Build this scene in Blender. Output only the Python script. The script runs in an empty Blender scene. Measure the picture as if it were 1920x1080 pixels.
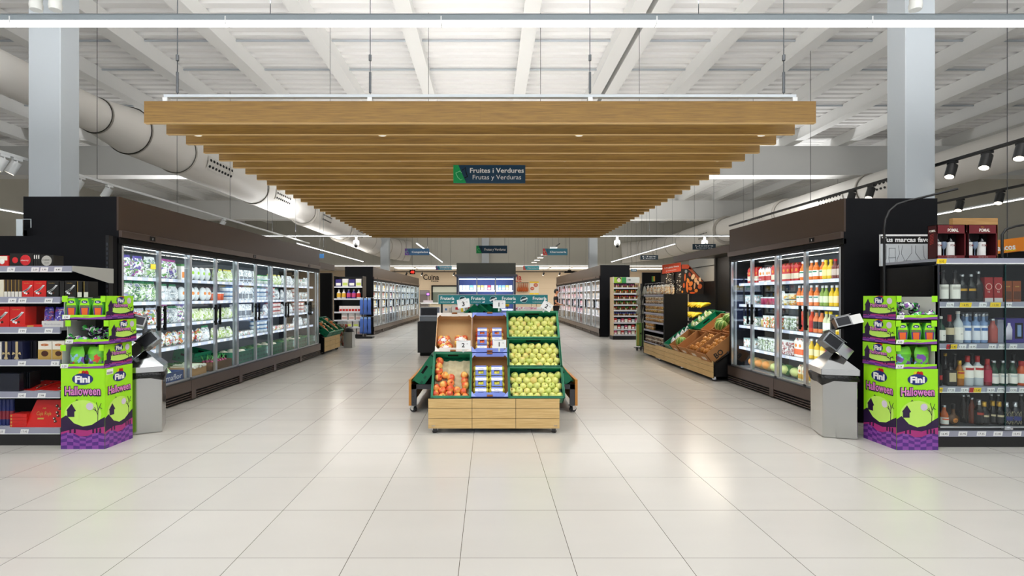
import bpy, math, random
from mathutils import Matrix, Vector
random.seed(7)
R = math.radians
SC = bpy.context.scene
C = SC.collection

# ------------------------------------------------------------------ camera, world, exposure, large lights
F = 936.7; VX = 917.0; VY = 556.0; CH = 1.407     # focal length in pixels, vanishing point, eye height
cam_d = bpy.data.cameras.new('camera'); cam = bpy.data.objects.new('camera', cam_d); C.objects.link(cam)
cam_d.sensor_width = 36.0; cam_d.lens = 36.0 * F / 1920.0
cam_d.shift_x = (960 - VX) / 1920.0; cam_d.shift_y = (VY - 540) / 1920.0
cam.location = (0, 0, CH); cam.rotation_euler = (R(90), 0, 0)
cam_d.clip_start = 0.05; cam_d.clip_end = 200
SC.camera = cam
w = bpy.data.worlds.new('ambient_fill'); SC.world = w; w.use_nodes = True  # even ambient fill added, entering from the open rear of the hall
w.node_tree.nodes['Background'].inputs[0].default_value = (0.90, 0.95, 1.0, 1)
w.node_tree.nodes['Background'].inputs[1].default_value = 0.5
SC.view_settings.view_transform = 'Standard'; SC.view_settings.look = 'None'
SC.view_settings.gamma = 1.0; SC.view_settings.exposure = 0.12
SC.view_settings.use_curve_mapping = False

def px(x, Y): return (x - VX) * Y / F
def pz(y, Y): return CH - (y - VY) * Y / F

def area(name, loc, rot, sx, sy, power, col=(1, 0.97, 0.93), spread=180):
    l = bpy.data.lights.new(name, 'AREA'); l.shape = 'RECTANGLE'; l.size = sx; l.size_y = sy
    l.energy = power; l.color = col; l.spread = R(spread)
    o = bpy.data.objects.new(name, l); o.location = loc; o.rotation_euler = rot; C.objects.link(o)
    return o
# rows of linear ceiling lights; the unseen rows behind the camera have no housings
for (Y, pw) in ((3.5, 42), (-0.5, 42), (-5, 35)):
    area('linear_light_glow', (0.3, Y, 3.30), (0, 0, 0), 12.0, 0.06, pw, (0.93, 0.97, 1.0))
    area('added_upward_fill', (0.3, Y, 3.46), (math.pi, 0, 0), 14.0, 0.06, 400, (0.97, 0.98, 1.0))  # upward fill added at each row to brighten the roof
for Y in (6.6, 9.6, 12.4):                            # unseen fill lights added on top of the slatted raft to brighten the roof
    area('added_upward_fill', (-0.13, Y, 3.22), (math.pi, 0, 0), 5.2, 0.12, 42, (1, 0.97, 0.93))
for (x0, x1) in ((-10.2, -4.0), (3.8, 10.8)):
    area('added_upward_fill', ((x0 + x1) / 2, 15.8, 3.46), (math.pi, 0, 0), x1 - x0, 0.06, 150, (0.97, 0.98, 1.0))  # more upward fill, added for the roof behind the raft
area('linear_light_glow', (5.6, 15.8, 3.30), (0, 0, 0), 6.5, 0.06, 95, (1, 0.97, 0.92))
area('linear_light_glow', (-5.6, 15.8, 3.30), (0, 0, 0), 6.5, 0.06, 95, (1, 0.97, 0.92))
for X in (-6.95, -2.6, 2.5, 6.8):
    area('linear_light_glow', (X, 23, 3.30), (0, 0, 0), 0.08, 9.0, 120, (1, 0.96, 0.9))
    area('added_upward_fill', (X, 23, 3.46), (math.pi, 0, 0), 0.08, 9.0, 70, (1, 0.98, 0.95))  # added fill aimed up at the far roof

# ------------------------------------------------------------------ materials
def lin(h):
    h = h.lstrip('#'); c = [int(h[i:i+2], 16) / 255 for i in (0, 2, 4)]
    return tuple(((v / 12.92) if v <= 0.04045 else ((v + 0.055) / 1.055) ** 2.4) for v in c) + (1,)
MC = {}
def M(col, rough=0.5, metal=0.0, emit=0.0, coat=0.0, noise=0.0, scale=30.0, spec=0.5, name=None, bump=0.0):
    key = (col, rough, metal, emit, coat, noise, scale, spec, bump)
    if key in MC: return MC[key]
    m = bpy.data.materials.new(name or ('finish_' + col.strip('#'))); m.use_nodes = True
    nt = m.node_tree; b = nt.nodes['Principled BSDF']; c = lin(col)
    b.inputs['Base Color'].default_value = c
    b.inputs['Roughness'].default_value = rough; b.inputs['Metallic'].default_value = metal
    b.inputs['Specular IOR Level'].default_value = spec
    if coat: b.inputs['Coat Weight'].default_value = coat
    if emit:
        b.inputs['Emission Color'].default_value = c; b.inputs['Emission Strength'].default_value = emit
    if noise or bump:
        tc = nt.nodes.new('ShaderNodeTexCoord'); n = nt.nodes.new('ShaderNodeTexNoise')
        n.inputs['Scale'].default_value = scale; n.inputs['Detail'].default_value = 3
        nt.links.new(tc.outputs['Object'], n.inputs['Vector'])
        if noise:
            r = nt.nodes.new('ShaderNodeMapRange')
            r.inputs['To Min'].default_value = 1 - noise; r.inputs['To Max'].default_value = 1 + noise
            nt.links.new(n.outputs['Fac'], r.inputs['Value'])
            h = nt.nodes.new('ShaderNodeHueSaturation'); h.inputs['Color'].default_value = c
            nt.links.new(r.outputs[0], h.inputs['Value']); nt.links.new(h.outputs[0], b.inputs['Base Color'])
        if bump:
            bp = nt.nodes.new('ShaderNodeBump'); bp.inputs['Strength'].default_value = bump; bp.inputs['Distance'].default_value = 0.01
            nt.links.new(n.outputs['Fac'], bp.inputs['Height']); nt.links.new(bp.outputs[0], b.inputs['Normal'])
    MC[key] = m
    return m

def node_mat(name, rough=0.5):
    m = bpy.data.materials.new(name); m.use_nodes = True
    nt = m.node_tree; b = nt.nodes['Principled BSDF']; b.inputs['Roughness'].default_value = rough
    return m, nt, b, nt.links.new, nt.nodes.new

def mat_floor():
    m, nt, b, L, N = node_mat('porcelain_tiles', 0.2)
    tc = N('ShaderNodeTexCoord'); mp = N('ShaderNodeMapping')
    mp.inputs['Location'].default_value = (0.1557, -0.289, 0)
    L(tc.outputs['Object'], mp.inputs['Vector'])
    br = N('ShaderNodeTexBrick'); br.offset = 0; br.squash = 1
    br.inputs['Scale'].default_value = 1.0; br.inputs['Brick Width'].default_value = 0.6; br.inputs['Row Height'].default_value = 0.6
    br.inputs['Mortar Size'].default_value = 0.0016; br.inputs['Mortar Smooth'].default_value = 0.0
    br.inputs['Color1'].default_value = lin('#c9c6c0'); br.inputs['Color2'].default_value = lin('#c4c1bb'); br.inputs['Mortar'].default_value = lin('#4f463b')
    L(mp.outputs[0], br.inputs['Vector'])
    n = N('ShaderNodeTexNoise'); n.inputs['Scale'].default_value = 0.9; n.inputs['Detail'].default_value = 4
    mp2 = N('ShaderNodeMapping'); mp2.inputs['Scale'].default_value = (1, 3.5, 1)
    L(tc.outputs['Object'], mp2.inputs['Vector']); L(mp2.outputs[0], n.inputs['Vector'])
    r = N('ShaderNodeMapRange'); r.inputs['To Min'].default_value = 0.95; r.inputs['To Max'].default_value = 1.04
    L(n.outputs['Fac'], r.inputs['Value'])
    h = N('ShaderNodeHueSaturation'); L(br.outputs['Color'], h.inputs['Color']); L(r.outputs[0], h.inputs['Value'])
    L(h.outputs[0], b.inputs['Base Color'])
    r2 = N('ShaderNodeMapRange'); r2.inputs['To Min'].default_value = 0.17; r2.inputs['To Max'].default_value = 0.27
    L(n.outputs['Fac'], r2.inputs['Value']); L(r2.outputs[0], b.inputs['Roughness'])
    return m
def mat_wood(name, c1, c2, axis='X', rough=0.45, sc=1.0):
    m, nt, b, L, N = node_mat(name, rough)
    tc = N('ShaderNodeTexCoord'); mp = N('ShaderNodeMapping')
    s = {'X': (1.2, 16, 30), 'Y': (16, 1.2, 30), 'Z': (16, 30, 1.2)}[axis]
    mp.inputs['Scale'].default_value = tuple(v * sc for v in s)
    L(tc.outputs['Object'], mp.inputs['Vector'])
    n = N('ShaderNodeTexNoise'); n.inputs['Scale'].default_value = 3.0; n.inputs['Detail'].default_value = 6; n.inputs['Roughness'].default_value = 0.65
    L(mp.outputs[0], n.inputs['Vector'])
    cr = N('ShaderNodeValToRGB'); cr.color_ramp.elements[0].position = 0.33; cr.color_ramp.elements[1].position = 0.67
    cr.color_ramp.elements[0].color = lin(c1); cr.color_ramp.elements[1].color = lin(c2)
    L(n.outputs['Fac'], cr.inputs['Fac']); L(cr.outputs[0], b.inputs['Base Color'])
    return m
def mat_glass(name, tint=(0.96, 0.985, 0.98, 1), gl=0.02):
    m = bpy.data.materials.new(name); m.use_nodes = True; nt = m.node_tree
    for n in list(nt.nodes):
        if n.type != 'OUTPUT_MATERIAL': nt.nodes.remove(n)
    out = [n for n in nt.nodes][0]; N = nt.nodes.new; L = nt.links.new
    t = N('ShaderNodeBsdfTransparent'); t.inputs[0].default_value = tint
    g = N('ShaderNodeBsdfGlossy'); g.inputs['Roughness'].default_value = gl
    lw = N('ShaderNodeLayerWeight'); lw.inputs['Blend'].default_value = 0.5
    pw = N('ShaderNodeMath'); pw.operation = 'POWER'; pw.inputs[1].default_value = 4.0; L(lw.outputs['Facing'], pw.inputs[0])
    ma = N('ShaderNodeMath'); ma.operation = 'MULTIPLY_ADD'; ma.inputs[1].default_value = 0.45; ma.inputs[2].default_value = 0.03; L(pw.outputs[0], ma.inputs[0])
    mx = N('ShaderNodeMixShader'); L(ma.outputs[0], mx.inputs[0]); L(t.outputs[0], mx.inputs[1]); L(g.outputs[0], mx.inputs[2])
    L(mx.outputs[0], out.inputs['Surface'])
    return m
def mat_speckle(name, cols, scale=22.0, rough=0.3, rnd=True, coat=0.4):
    """printed bags and mixed contents: cells of the given colours"""
    m, nt, b, L, N = node_mat(name, rough)
    tc = N('ShaderNodeTexCoord'); v = N('ShaderNodeTexVoronoi'); v.inputs['Scale'].default_value = scale
    oi = N('ShaderNodeObjectInfo'); add = N('ShaderNodeVectorMath'); add.operation = 'ADD'
    mul = N('ShaderNodeVectorMath'); mul.operation = 'SCALE'; mul.inputs['Scale'].default_value = 9.0
    cmb = N('ShaderNodeCombineXYZ')
    L(oi.outputs['Random'], cmb.inputs[0]); L(oi.outputs['Random'], cmb.inputs[2]); L(cmb.outputs[0], mul.inputs[0])
    n = N('ShaderNodeTexNoise'); n.inputs['Scale'].default_value = scale * 0.6
    L(tc.outputs['Object'], n.inputs['Vector'])
    m2 = N('ShaderNodeVectorMath'); m2.operation = 'SCALE'; m2.inputs['Scale'].default_value = 0.08
    L(n.outputs['Color'], m2.inputs[0])
    a2 = N('ShaderNodeVectorMath'); a2.operation = 'ADD'
    L(tc.outputs['Object'], a2.inputs[0]); L(m2.outputs[0], a2.inputs[1])
    L(a2.outputs[0], add.inputs[0]); L(mul.outputs[0], add.inputs[1]); L(add.outputs[0], v.inputs['Vector'])
    sep = N('ShaderNodeSeparateColor'); L(v.outputs['Color'], sep.inputs[0])
    cr = N('ShaderNodeValToRGB'); cr.color_ramp.interpolation = 'CONSTANT'
    els = cr.color_ramp.elements
    while len(els) < len(cols): els.new(0.5)
    for i, c in enumerate(cols):
        els[i].position = i / len(cols); els[i].color = lin(c)
    L(sep.outputs[0], cr.inputs['Fac']); L(cr.outputs[0], b.inputs['Base Color'])
    b.inputs['Coat Weight'].default_value = coat
    bp = N('ShaderNodeBump'); bp.inputs['Strength'].default_value = 0.35; bp.inputs['Distance'].default_value = 0.01
    L(v.outputs['Distance'], bp.inputs['Height']); L(bp.outputs[0], b.inputs['Normal'])
    return m
def mat_fruit(name, cols, rough=0.32, scale=9.0):
    """skin colour drifting between cols, different on every piece"""
    m, nt, b, L, N = node_mat(name, rough)
    tc = N('ShaderNodeTexCoord'); oi = N('ShaderNodeObjectInfo'); n = N('ShaderNodeTexNoise'); n.noise_dimensions = '4D'
    n.inputs['Scale'].default_value = scale; n.inputs['Detail'].default_value = 2
    L(tc.outputs['Object'], n.inputs['Vector'])
    mu = N('ShaderNodeMath'); mu.operation = 'MULTIPLY'; mu.inputs[1].default_value = 37; L(oi.outputs['Random'], mu.inputs[0]); L(mu.outputs[0], n.inputs['W'])
    ad = N('ShaderNodeMath'); ad.operation = 'MULTIPLY_ADD'; ad.inputs[1].default_value = 0.35; ad.inputs[2].default_value = -0.17
    L(oi.outputs['Random'], ad.inputs[0])
    a2 = N('ShaderNodeMath'); a2.operation = 'ADD'; L(n.outputs['Fac'], a2.inputs[0]); L(ad.outputs[0], a2.inputs[1])
    cr = N('ShaderNodeValToRGB'); els = cr.color_ramp.elements
    while len(els) < len(cols): els.new(0.5)
    for i, c in enumerate(cols):
        els[i].position = 0.3 + 0.4 * i / max(1, len(cols) - 1); els[i].color = lin(c)
    L(a2.outputs[0], cr.inputs['Fac']); L(cr.outputs[0], b.inputs['Base Color'])
    b.inputs['Coat Weight'].default_value = 0.2; b.inputs['Coat Roughness'].default_value = 0.25
    return m

FLOOR = mat_floor()
SLAT = mat_wood('oak_slat', '#76551c', '#98722c', 'X', 0.5)
SLATE = M('#e0bb80', 0.5, name='slat_bottom_edge_pale')  # paler strip along the bottom edge of each slat
OAK = mat_wood('oak_panel', '#c49f63', '#ddbe85', 'X', 0.5)
OAKY = mat_wood('oak_panel_side', '#c49f63', '#ddbe85', 'Y', 0.5)
OAKE = M('#c9883a', 0.5)
CARD = M('#b98a58', 0.8, noise=0.08, scale=8, name='cardboard')
CARDL = M('#cfa674', 0.8, noise=0.06, scale=8, name='pale_cardboard')
COLW = M('#c3cacf', 0.4, name='column_paint'); WHITE = M('#eceeee', 0.5, name='white_paint'); CEIL = M('#f0efed', 0.6, name='ceiling_white')
BEAM = M('#e9e9e6', 0.55); WALLG = M('#cfccc0', 0.7, noise=0.03, scale=1.5, name='grey_wall_paint')
CREAM = M('#ecd9bf', 0.6, name='cream_wall')
BLACK = M('#0e0e10', 0.35, name='black_metal'); BLK2 = M('#1b1c20', 0.45, noise=0.15, scale=200, name='black_laminate')
BLUB = M('#0a0b10', 0.6, noise=0.1, scale=150, spec=0.2, name='blue_black_laminate')
BROWN = M('#45352a', 0.42, noise=0.12, scale=260, name='bronze_laminate')
BRNM = M('#5b4d46', 0.3, 0.5, name='bronze_metal'); DARK = M('#0a0a0b', 0.6, spec=0.25)
DGREY = M('#3a3b40', 0.45, name='graphite_metal')
ALU = M('#c9ced2', 0.28, 0.9, name='brushed_aluminium'); STEEL = M('#c3c3c1', 0.16, 1.0, noise=0.05, scale=3, name='stainless_steel')
CHROME = M('#d9dadd', 0.12, 1.0, name='chrome'); GREYP = M('#a9adb3', 0.4, name='grey_plastic')
RAIL = M('#9d9fb0', 0.3, name='price_rail'); TAG = M('#f2f2f2', 0.4, name='white_card')
PAPER = M('#f4f4f2', 0.6); INK = M('#222222', 0.7); YEL = M('#f4d21f', 0.4); RED = M('#c8171a', 0.35)
GREEN = M('#0b7d57', 0.38, name='green_crate_plastic'); GREEND = M('#075c42', 0.45)
LIME = M('#a5f01e', 0.4); LIMEL = M('#c8f56a', 0.4); PURP = M('#5b2a86', 0.4); PURPD = M('#2a1240', 0.45); PURPM = M('#8e4aa8', 0.4)
MAG = M('#b0307c', 0.4); PINK = M('#e58bd0', 0.4); MOON = M('#d9cfe0', 0.5); NAVY = M('#1f2b78', 0.35)
TEAL = M('#137a80', 0.4); SIGNB = M('#17405c', 0.4); SIGNG = M('#0aa35a', 0.4)
BLUEC = M('#6a7fd0', 0.5, name='periwinkle_card'); RUBBER = M('#26262a', 0.7)
LED = M('#ffffff', 0.5, emit=4.0, name='led_diffuser'); LEDC = M('#f2f8ff', 0.5, emit=4.0, name='cooler_led'); LEDW = M('#fff3e0', 0.5, emit=4.0, name='warm_spot_lens')
GLASS = mat_glass('door_glass'); PLASTIC = mat_glass('clear_plastic', (0.9, 0.94, 0.95, 1), 0.12)

# ------------------------------------------------------------------ mesh builder
KIDS = {}
TXT = {}
def glyphs(s, off=0.0, sp=1.0):
    k = (s, off, sp)
    if k in TXT: return TXT[k]
    cu = bpy.data.curves.new('t', 'FONT'); cu.body = s; cu.size = 1.0; cu.resolution_u = 2; cu.offset = off; cu.space_character = sp
    o = bpy.data.objects.new('t', cu); C.objects.link(o)
    dg = bpy.context.evaluated_depsgraph_get(); me = bpy.data.meshes.new_from_object(o.evaluated_get(dg))
    vs = [(v.co.x, v.co.y) for v in me.vertices]; fs = [tuple(p.vertices) for p in me.polygons]
    bpy.data.objects.remove(o); bpy.data.curves.remove(cu); bpy.data.meshes.remove(me)
    if not vs: vs = [(0, 0)]
    x0 = min(v[0] for v in vs); x1 = max(v[0] for v in vs)
    TXT[k] = ([(v[0] - x0, v[1]) for v in vs], fs, x1 - x0)
    return TXT[k]

class MB:
    def __init__(s, T=None): s.v = []; s.f = []; s.m = []; s.sm = []; s.mats = []; s.T = T
    def add(s, vs, fs, mat, smooth=False):
        if mat not in s.mats: s.mats.append(mat)
        k = s.mats.index(mat); n = len(s.v)
        if s.T is not None: vs = [s.T @ Vector(v) for v in vs]
        s.v += [tuple(v) for v in vs]
        for f in fs:
            s.f.append([i + n for i in f]); s.m.append(k); s.sm.append(smooth)
        return s
    def box(s, x0, x1, y0, y1, z0, z1, mat):
        if x0 > x1: x0, x1 = x1, x0
        if y0 > y1: y0, y1 = y1, y0
        if z0 > z1: z0, z1 = z1, z0
        return s.add([(x0, y0, z0), (x1, y0, z0), (x1, y1, z0), (x0, y1, z0), (x0, y0, z1), (x1, y0, z1), (x1, y1, z1), (x0, y1, z1)],
              [(0, 3, 2, 1), (4, 5, 6, 7), (0, 1, 5, 4), (1, 2, 6, 5), (2, 3, 7, 6), (3, 0, 4, 7)], mat)
    def quad(s, a, b, c, d, mat): return s.add([a, b, c, d], [(0, 1, 2, 3)], mat)
    def poly(s, O, Rv, U, pts, mat):
        O = Vector(O); Rv = Vector(Rv); U = Vector(U)
        return s.add([O + Rv * p[0] + U * p[1] for p in pts], [tuple(range(len(pts)))], mat)
    def text(s, t, O, Rv, U, size, mat, off=0.0, width=None, align='L', sp=1.0):
        vs, fs, wd = glyphs(t, off, sp); O = Vector(O); Rv = Vector(Rv); U = Vector(U)
        sx = size if width is None else width / max(wd, 1e-6)
        dx = {'L': 0, 'C': -wd * sx / 2, 'R': -wd * sx}[align]
        return s.add([O + Rv * (v[0] * sx + dx) + U * (v[1] * size) for v in vs], fs, mat)
    def tube(s, pts, r, mat, n=8, closed_ends=True, smooth=True):
        """round tube through pts; r a number or one radius per point"""
        pts = [Vector(p) for p in pts]; k = len(pts); rs = r if isinstance(r, (list, tuple)) else [r] * k
        vs = []; fs = []
        up = None
        for i, p in enumerate(pts):
            d = (pts[min(i + 1, k - 1)] - pts[max(i - 1, 0)]).normalized()
            if up is None:
                up = Vector((0, 0, 1)) if abs(d.z) < 0.9 else Vector((1, 0, 0))
            a = d.cross(up)
            if a.length < 1e-4: a = d.cross(Vector((0, 1, 0)))
            a.normalize(); b2 = a.cross(d).normalized(); up = b2
            for j in range(n):
                t = 2 * math.pi * j / n
                vs.append(p + a * (math.cos(t) * rs[i]) + b2 * (math.sin(t) * rs[i]))
        for i in range(k - 1):
            for j in range(n):
                j2 = (j + 1) % n
                fs.append((i * n + j, i * n + j2, (i + 1) * n + j2, (i + 1) * n + j))
        s.add(vs, fs, mat, smooth)
        if closed_ends:
            s.add(vs[:n], [tuple(range(n))], mat); s.add(vs[-n:], [tuple(reversed(range(n)))], mat)
        return s
    def lathe(s, prof, mat, c=(0, 0, 0), n=16, smooth=True, arc=None, a0=0.0, sxy=(1, 1)):
        """prof: (r, z) list, spun about Z; mat may be a function of ring index"""
        vs = []; full = arc is None; A = 2 * math.pi if full else arc; m = n if full else n + 1
        for (r, z) in prof:
            for j in range(m):
                t = a0 + A * j / n
                vs.append((c[0] + r * math.cos(t) * sxy[0], c[1] + r * math.sin(t) * sxy[1], c[2] + z))
        base = vs
        groups = {}
        for i in range(len(prof) - 1):
            mt = mat(i) if callable(mat) else mat
            for j in range(n):
                j2 = (j + 1) % m
                groups.setdefault(mt, []).append((i * m + j, i * m + j2, (i + 1) * m + j2, (i + 1) * m + j))
        for mt, fs in groups.items(): s.add(base, fs, mt, smooth)
        return s
    def sphere(s, c, r, mat, n=10, m=7, sc=(1, 1, 1), smooth=True, jit=0.0):
        vs = [(c[0], c[1], c[2] - r * sc[2])]; fs = []
        for i in range(1, m):
            ph = math.pi * i / m
            for j in range(n):
                t = 2 * math.pi * j / n; q = 1 + random.uniform(-jit, jit)
                vs.append((c[0] + q * r * sc[0] * math.sin(ph) * math.cos(t), c[1] + q * r * sc[1] * math.sin(ph) * math.sin(t), c[2] - q * r * sc[2] * math.cos(ph)))
        vs.append((c[0], c[1], c[2] + r * sc[2])); top = len(vs) - 1
        for j in range(n): fs.append((0, 1 + (j + 1) % n, 1 + j))
        for i in range(m - 2):
            for j in range(n):
                a = 1 + i * n + j; b2 = 1 + i * n + (j + 1) % n
                fs.append((a, b2, b2 + n, a + n))
        for j in range(n): fs.append((top, top - n + j, top - n + (j + 1) % n))
        return s.add(vs, fs, mat, smooth)
    def prism(s, pts, a0, a1, mat, axis='Y', side=None):
        """polygon pts in the plane across axis, extruded a0..a1"""
        def P(p, a): return {'X': (a, p[0], p[1]), 'Y': (p[0], a, p[1]), 'Z': (p[0], p[1], a)}[axis]
        n = len(pts); vs = [P(p, a0) for p in pts] + [P(p, a1) for p in pts]
        s.add(vs, [tuple(range(n)), tuple(reversed(range(n, 2 * n)))], mat)
        s.add(vs, [(i, i + n, (i + 1) % n + n, (i + 1) % n) for i in range(n)], side or mat)
        return s
    def build(s, name, parent=None, loc=(0, 0, 0), bevel=0.0, label=None, recalc=True):
        me = bpy.data.meshes.new(name); me.from_pydata(s.v, [], s.f)
        for m in s.mats: me.materials.append(m)
        me.polygons.foreach_set('material_index', s.m); me.polygons.foreach_set('use_smooth', s.sm)
        me.update()
        o = bpy.data.objects.new(name, me); C.objects.link(o); o.location = loc
        if parent is not None:
            o.parent = parent; KIDS.setdefault(parent.name, []).append(o)
        if bevel:
            b = o.modifiers.new('edge', 'BEVEL'); b.width = bevel; b.segments = 1; b.limit_method = 'ANGLE'
        if label: o['label'] = label
        return o

def tag(o, label, cat, group=None, kind=None):
    o['label'] = label; o['category'] = cat
    if group: o['group'] = group
    if kind: o['kind'] = kind
    return o
def thing(name, label, cat, loc=(0, 0, 0), rz=0.0, group=None):
    o = bpy.data.objects.new(name, None); C.objects.link(o); o.location = loc; o.rotation_euler = (0, 0, rz)
    o.empty_display_size = 0.1
    return tag(o, label, cat, group)
def struct(o): o['kind'] = 'structure'; return o
def copy_tree(o, parent=None):
    c = o.copy(); C.objects.link(c); c.parent = parent
    if parent is not None: KIDS.setdefault(parent.name, []).append(c)
    for ch in list(KIDS.get(o.name, [])): copy_tree(ch, c)
    return c
class Proto:
    """one kind of thing; the first placement uses the original, later ones are copies"""
    def __init__(s, make): s.make = make; s.o = None; s.used = False
    def put(s, loc, label, cat, group=None, rz=0.0, rot=None, scale=None):
        if s.o is None: s.o = s.make(); o = s.o
        else: o = copy_tree(s.o)
        o.location = loc; o.rotation_mode = 'XYZ'
        o.rotation_euler = rot if rot is not None else (0, 0, rz)
        if scale is not None: o.scale = scale if isinstance(scale, (tuple, list)) else (scale,) * 3
        for k in ('group', 'kind'):
            if k in o: del o[k]
        tag(o, label, cat, group)
        return o


# ------------------------------------------------------------------ setting
struct(MB().box(-18, 18, -6, 37, -0.1, 0, FLOOR).build('floor'))
ZD = 6.25; ZB = 5.95
def deck():
    m = MB(); p = []; y = -6.0
    while y < 31:                                   # trapezoid ribs 25 cm apart, running across the hall
        p += [(y, ZD), (y + 0.13, ZD), (y + 0.16, ZD + 0.05), (y + 0.22, ZD + 0.05)]; y += 0.25
    vs = []
    for a in p: vs += [(-18, a[0], a[1]), (18, a[0], a[1])]
    m.add(vs, [(2 * i, 2 * i + 1, 2 * i + 3, 2 * i + 2) for i in range(len(p) - 1)], CEIL)
    m.box(-18, 18, -6, 31, ZD + 0.051, ZD + 0.1, CEIL)
    return m
struct(deck().build('ceiling'))
for X in (-15.2, -13.5, -11.8, -10.05, -8.3, -6.57, -4.85, -3.05, -1.35, 0.68, 2.37, 2.72, 4.25, 5.85, 7.3, 9.0, 10.6, 12.3, 14.0, 15.7):
    m = MB(); m.box(X - 0.09, X + 0.09, -6, 30.9, ZB, ZD, BEAM); m.box(X - 0.13, X + 0.13, -6, 30.9, ZB - 0.02, ZB, BEAM)
    struct(m.build('ceiling_beam'))
for Y in (15.0, 23.5):
    m = MB(); m.box(-18, 18, Y, Y + 0.4, 5.1, ZB - 0.022, BEAM); m.box(-18, 18, Y - 0.05, Y + 0.45, 5.04, 5.1, BEAM)
    struct(m.build('ceiling_girder'))
for (x0, x1, y0, y1) in ((-6.0, -5.58, 6.5, 6.81), (5.42, 5.81, 6.5, 6.81), (-6.1, -5.62, 28, 28.4), (5.62, 6.08, 28, 28.4), (-0.45, 0.0, 30.5, 30.95)):
    m = MB(); m.box(x0, x1, y0, y1, 0, ZB if y0 < 30 else ZB - 0.1, COLW)
    struct(m.build('column', bevel=0.01))
struct(MB().box(-18.2, -18, -6, 37, 0, 6.4, WALLG).build('wall_left'))
struct(MB().box(18, 18.2, -6, 37, 0, 6.4, WALLG).build('wall_right'))
m = MB(); m.box(-18, 18, 31, 31.2, 3.32, 6.24, WALLG)
for i in range(-14, 15): m.box(i * 1.2, i * 1.2 + 0.012, 30.985, 31.0, 3.32, 6.24, M('#b8b5a9', 0.7))
struct(m.build('wall_upper_back'))
struct(MB().box(-18, 18, 30.95, 31.2, 3.29, 3.318, M('#ffffff', 0.5, emit=1.1)).build('trim_1'))
struct(MB().box(-18, 18, 31.2, 37, 3.3, 3.4, CEIL).build('ceiling_low_back'))
m = MB(); m.box(-18, 18, 36.5, 36.7, 0, 3.3, CREAM)
for k in range(8): m.box(-18, 18, 36.492, 36.5, 0.4 * k, 0.4 * k + 0.008, M('#d9c5aa', 0.6))
m.text('Cuina', (px(793, 36.4), 36.48, pz(524.5, 36.4)), (1, 0, 0), (0, 0, 1), 0.55, M('#2b1a12', 0.6), 0.02, width=1.17)
m.text('Cocina', (px(808, 36.4), 36.48, pz(528.6, 36.4)), (1, 0, 0), (0, 0, 1), 0.2, M('#2b1a12', 0.6), 0.02, width=0.54)
m.text('Carnisseria', (px(978, 36.4), 36.48, pz(524.5, 36.4)), (1, 0, 0), (0, 0, 1), 0.55, RED, 0.02, width=2.3, align='R')
m.text('Carniceria', (px(978, 36.4), 36.48, pz(528.6, 36.4)), (1, 0, 0), (0, 0, 1), 0.2, RED, 0.02, width=1.3, align='R')
struct(m.build('wall_back'))
# kitchen window in the back wall
m = MB(); x0 = px(809, 36.4); x1 = px(866, 36.4); z1 = pz(535, 36.4)
m.box(x0, x1, 36.35, 36.49, z1 - 0.08, z1, DARK); m.box(x0, x0 + 0.1, 36.35, 36.49, 0.9, z1 - 0.08, DARK); m.box(x1 - 0.1, x1, 36.35, 36.49, 0.9, z1 - 0.08, DARK)
m.box(x0 + 0.1, x1 - 0.1, 36.42, 36.48, 0.9, z1 - 0.08, M('#7c8a80', 0.25)); m.box(x0 + 0.1, x1 - 0.1, 36.4, 36.42, z1 - 0.5, z1 - 0.1, M('#d6dcd0', 0.4))
struct(m.build('window_1'))
for (x, Y) in ((760, 33), (800, 33), (840, 33), (1010, 33), (1050, 33), (1090, 33), (1150, 33.5), (1200, 33.5), (1240, 33.5)):
    m = MB(); X = px(x, Y); m.box(X - 0.62, X + 0.62, Y - 0.62, Y + 0.62, 3.27, 3.31, M('#fff6e6', 0.5, emit=4.0)); m.box(X - 0.66, X + 0.66, Y - 0.66, Y + 0.66, 3.285, 3.3, WHITE)
    tag(m.build('ceiling_panel_light'), 'square light panel set into the low cream ceiling at the back', 'ceiling light', 'square light panels of the low back ceiling')
area('low_ceiling_glow', (0, 33.5, 3.22), (0, 0, 0), 16, 3.5, 130, (1, 0.93, 0.82))
for Y in (9.4, 10.6, 12.6):
    m = MB(); m.tube([(-17.9, Y, 6.22 - 0.0), (17.9, Y, 6.22)], 0.02, M('#bfc6cc', 0.4, 0.3), 6); tag(m.build('conduit_pipe'), {9.4: 'thin grey conduit crossing the ceiling just behind the long front light', 10.6: 'thin grey conduit crossing the ceiling, middle one of three', 12.6: 'thin grey conduit crossing the ceiling, nearest the wooden slat ceiling'}[Y], 'pipe')

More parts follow.
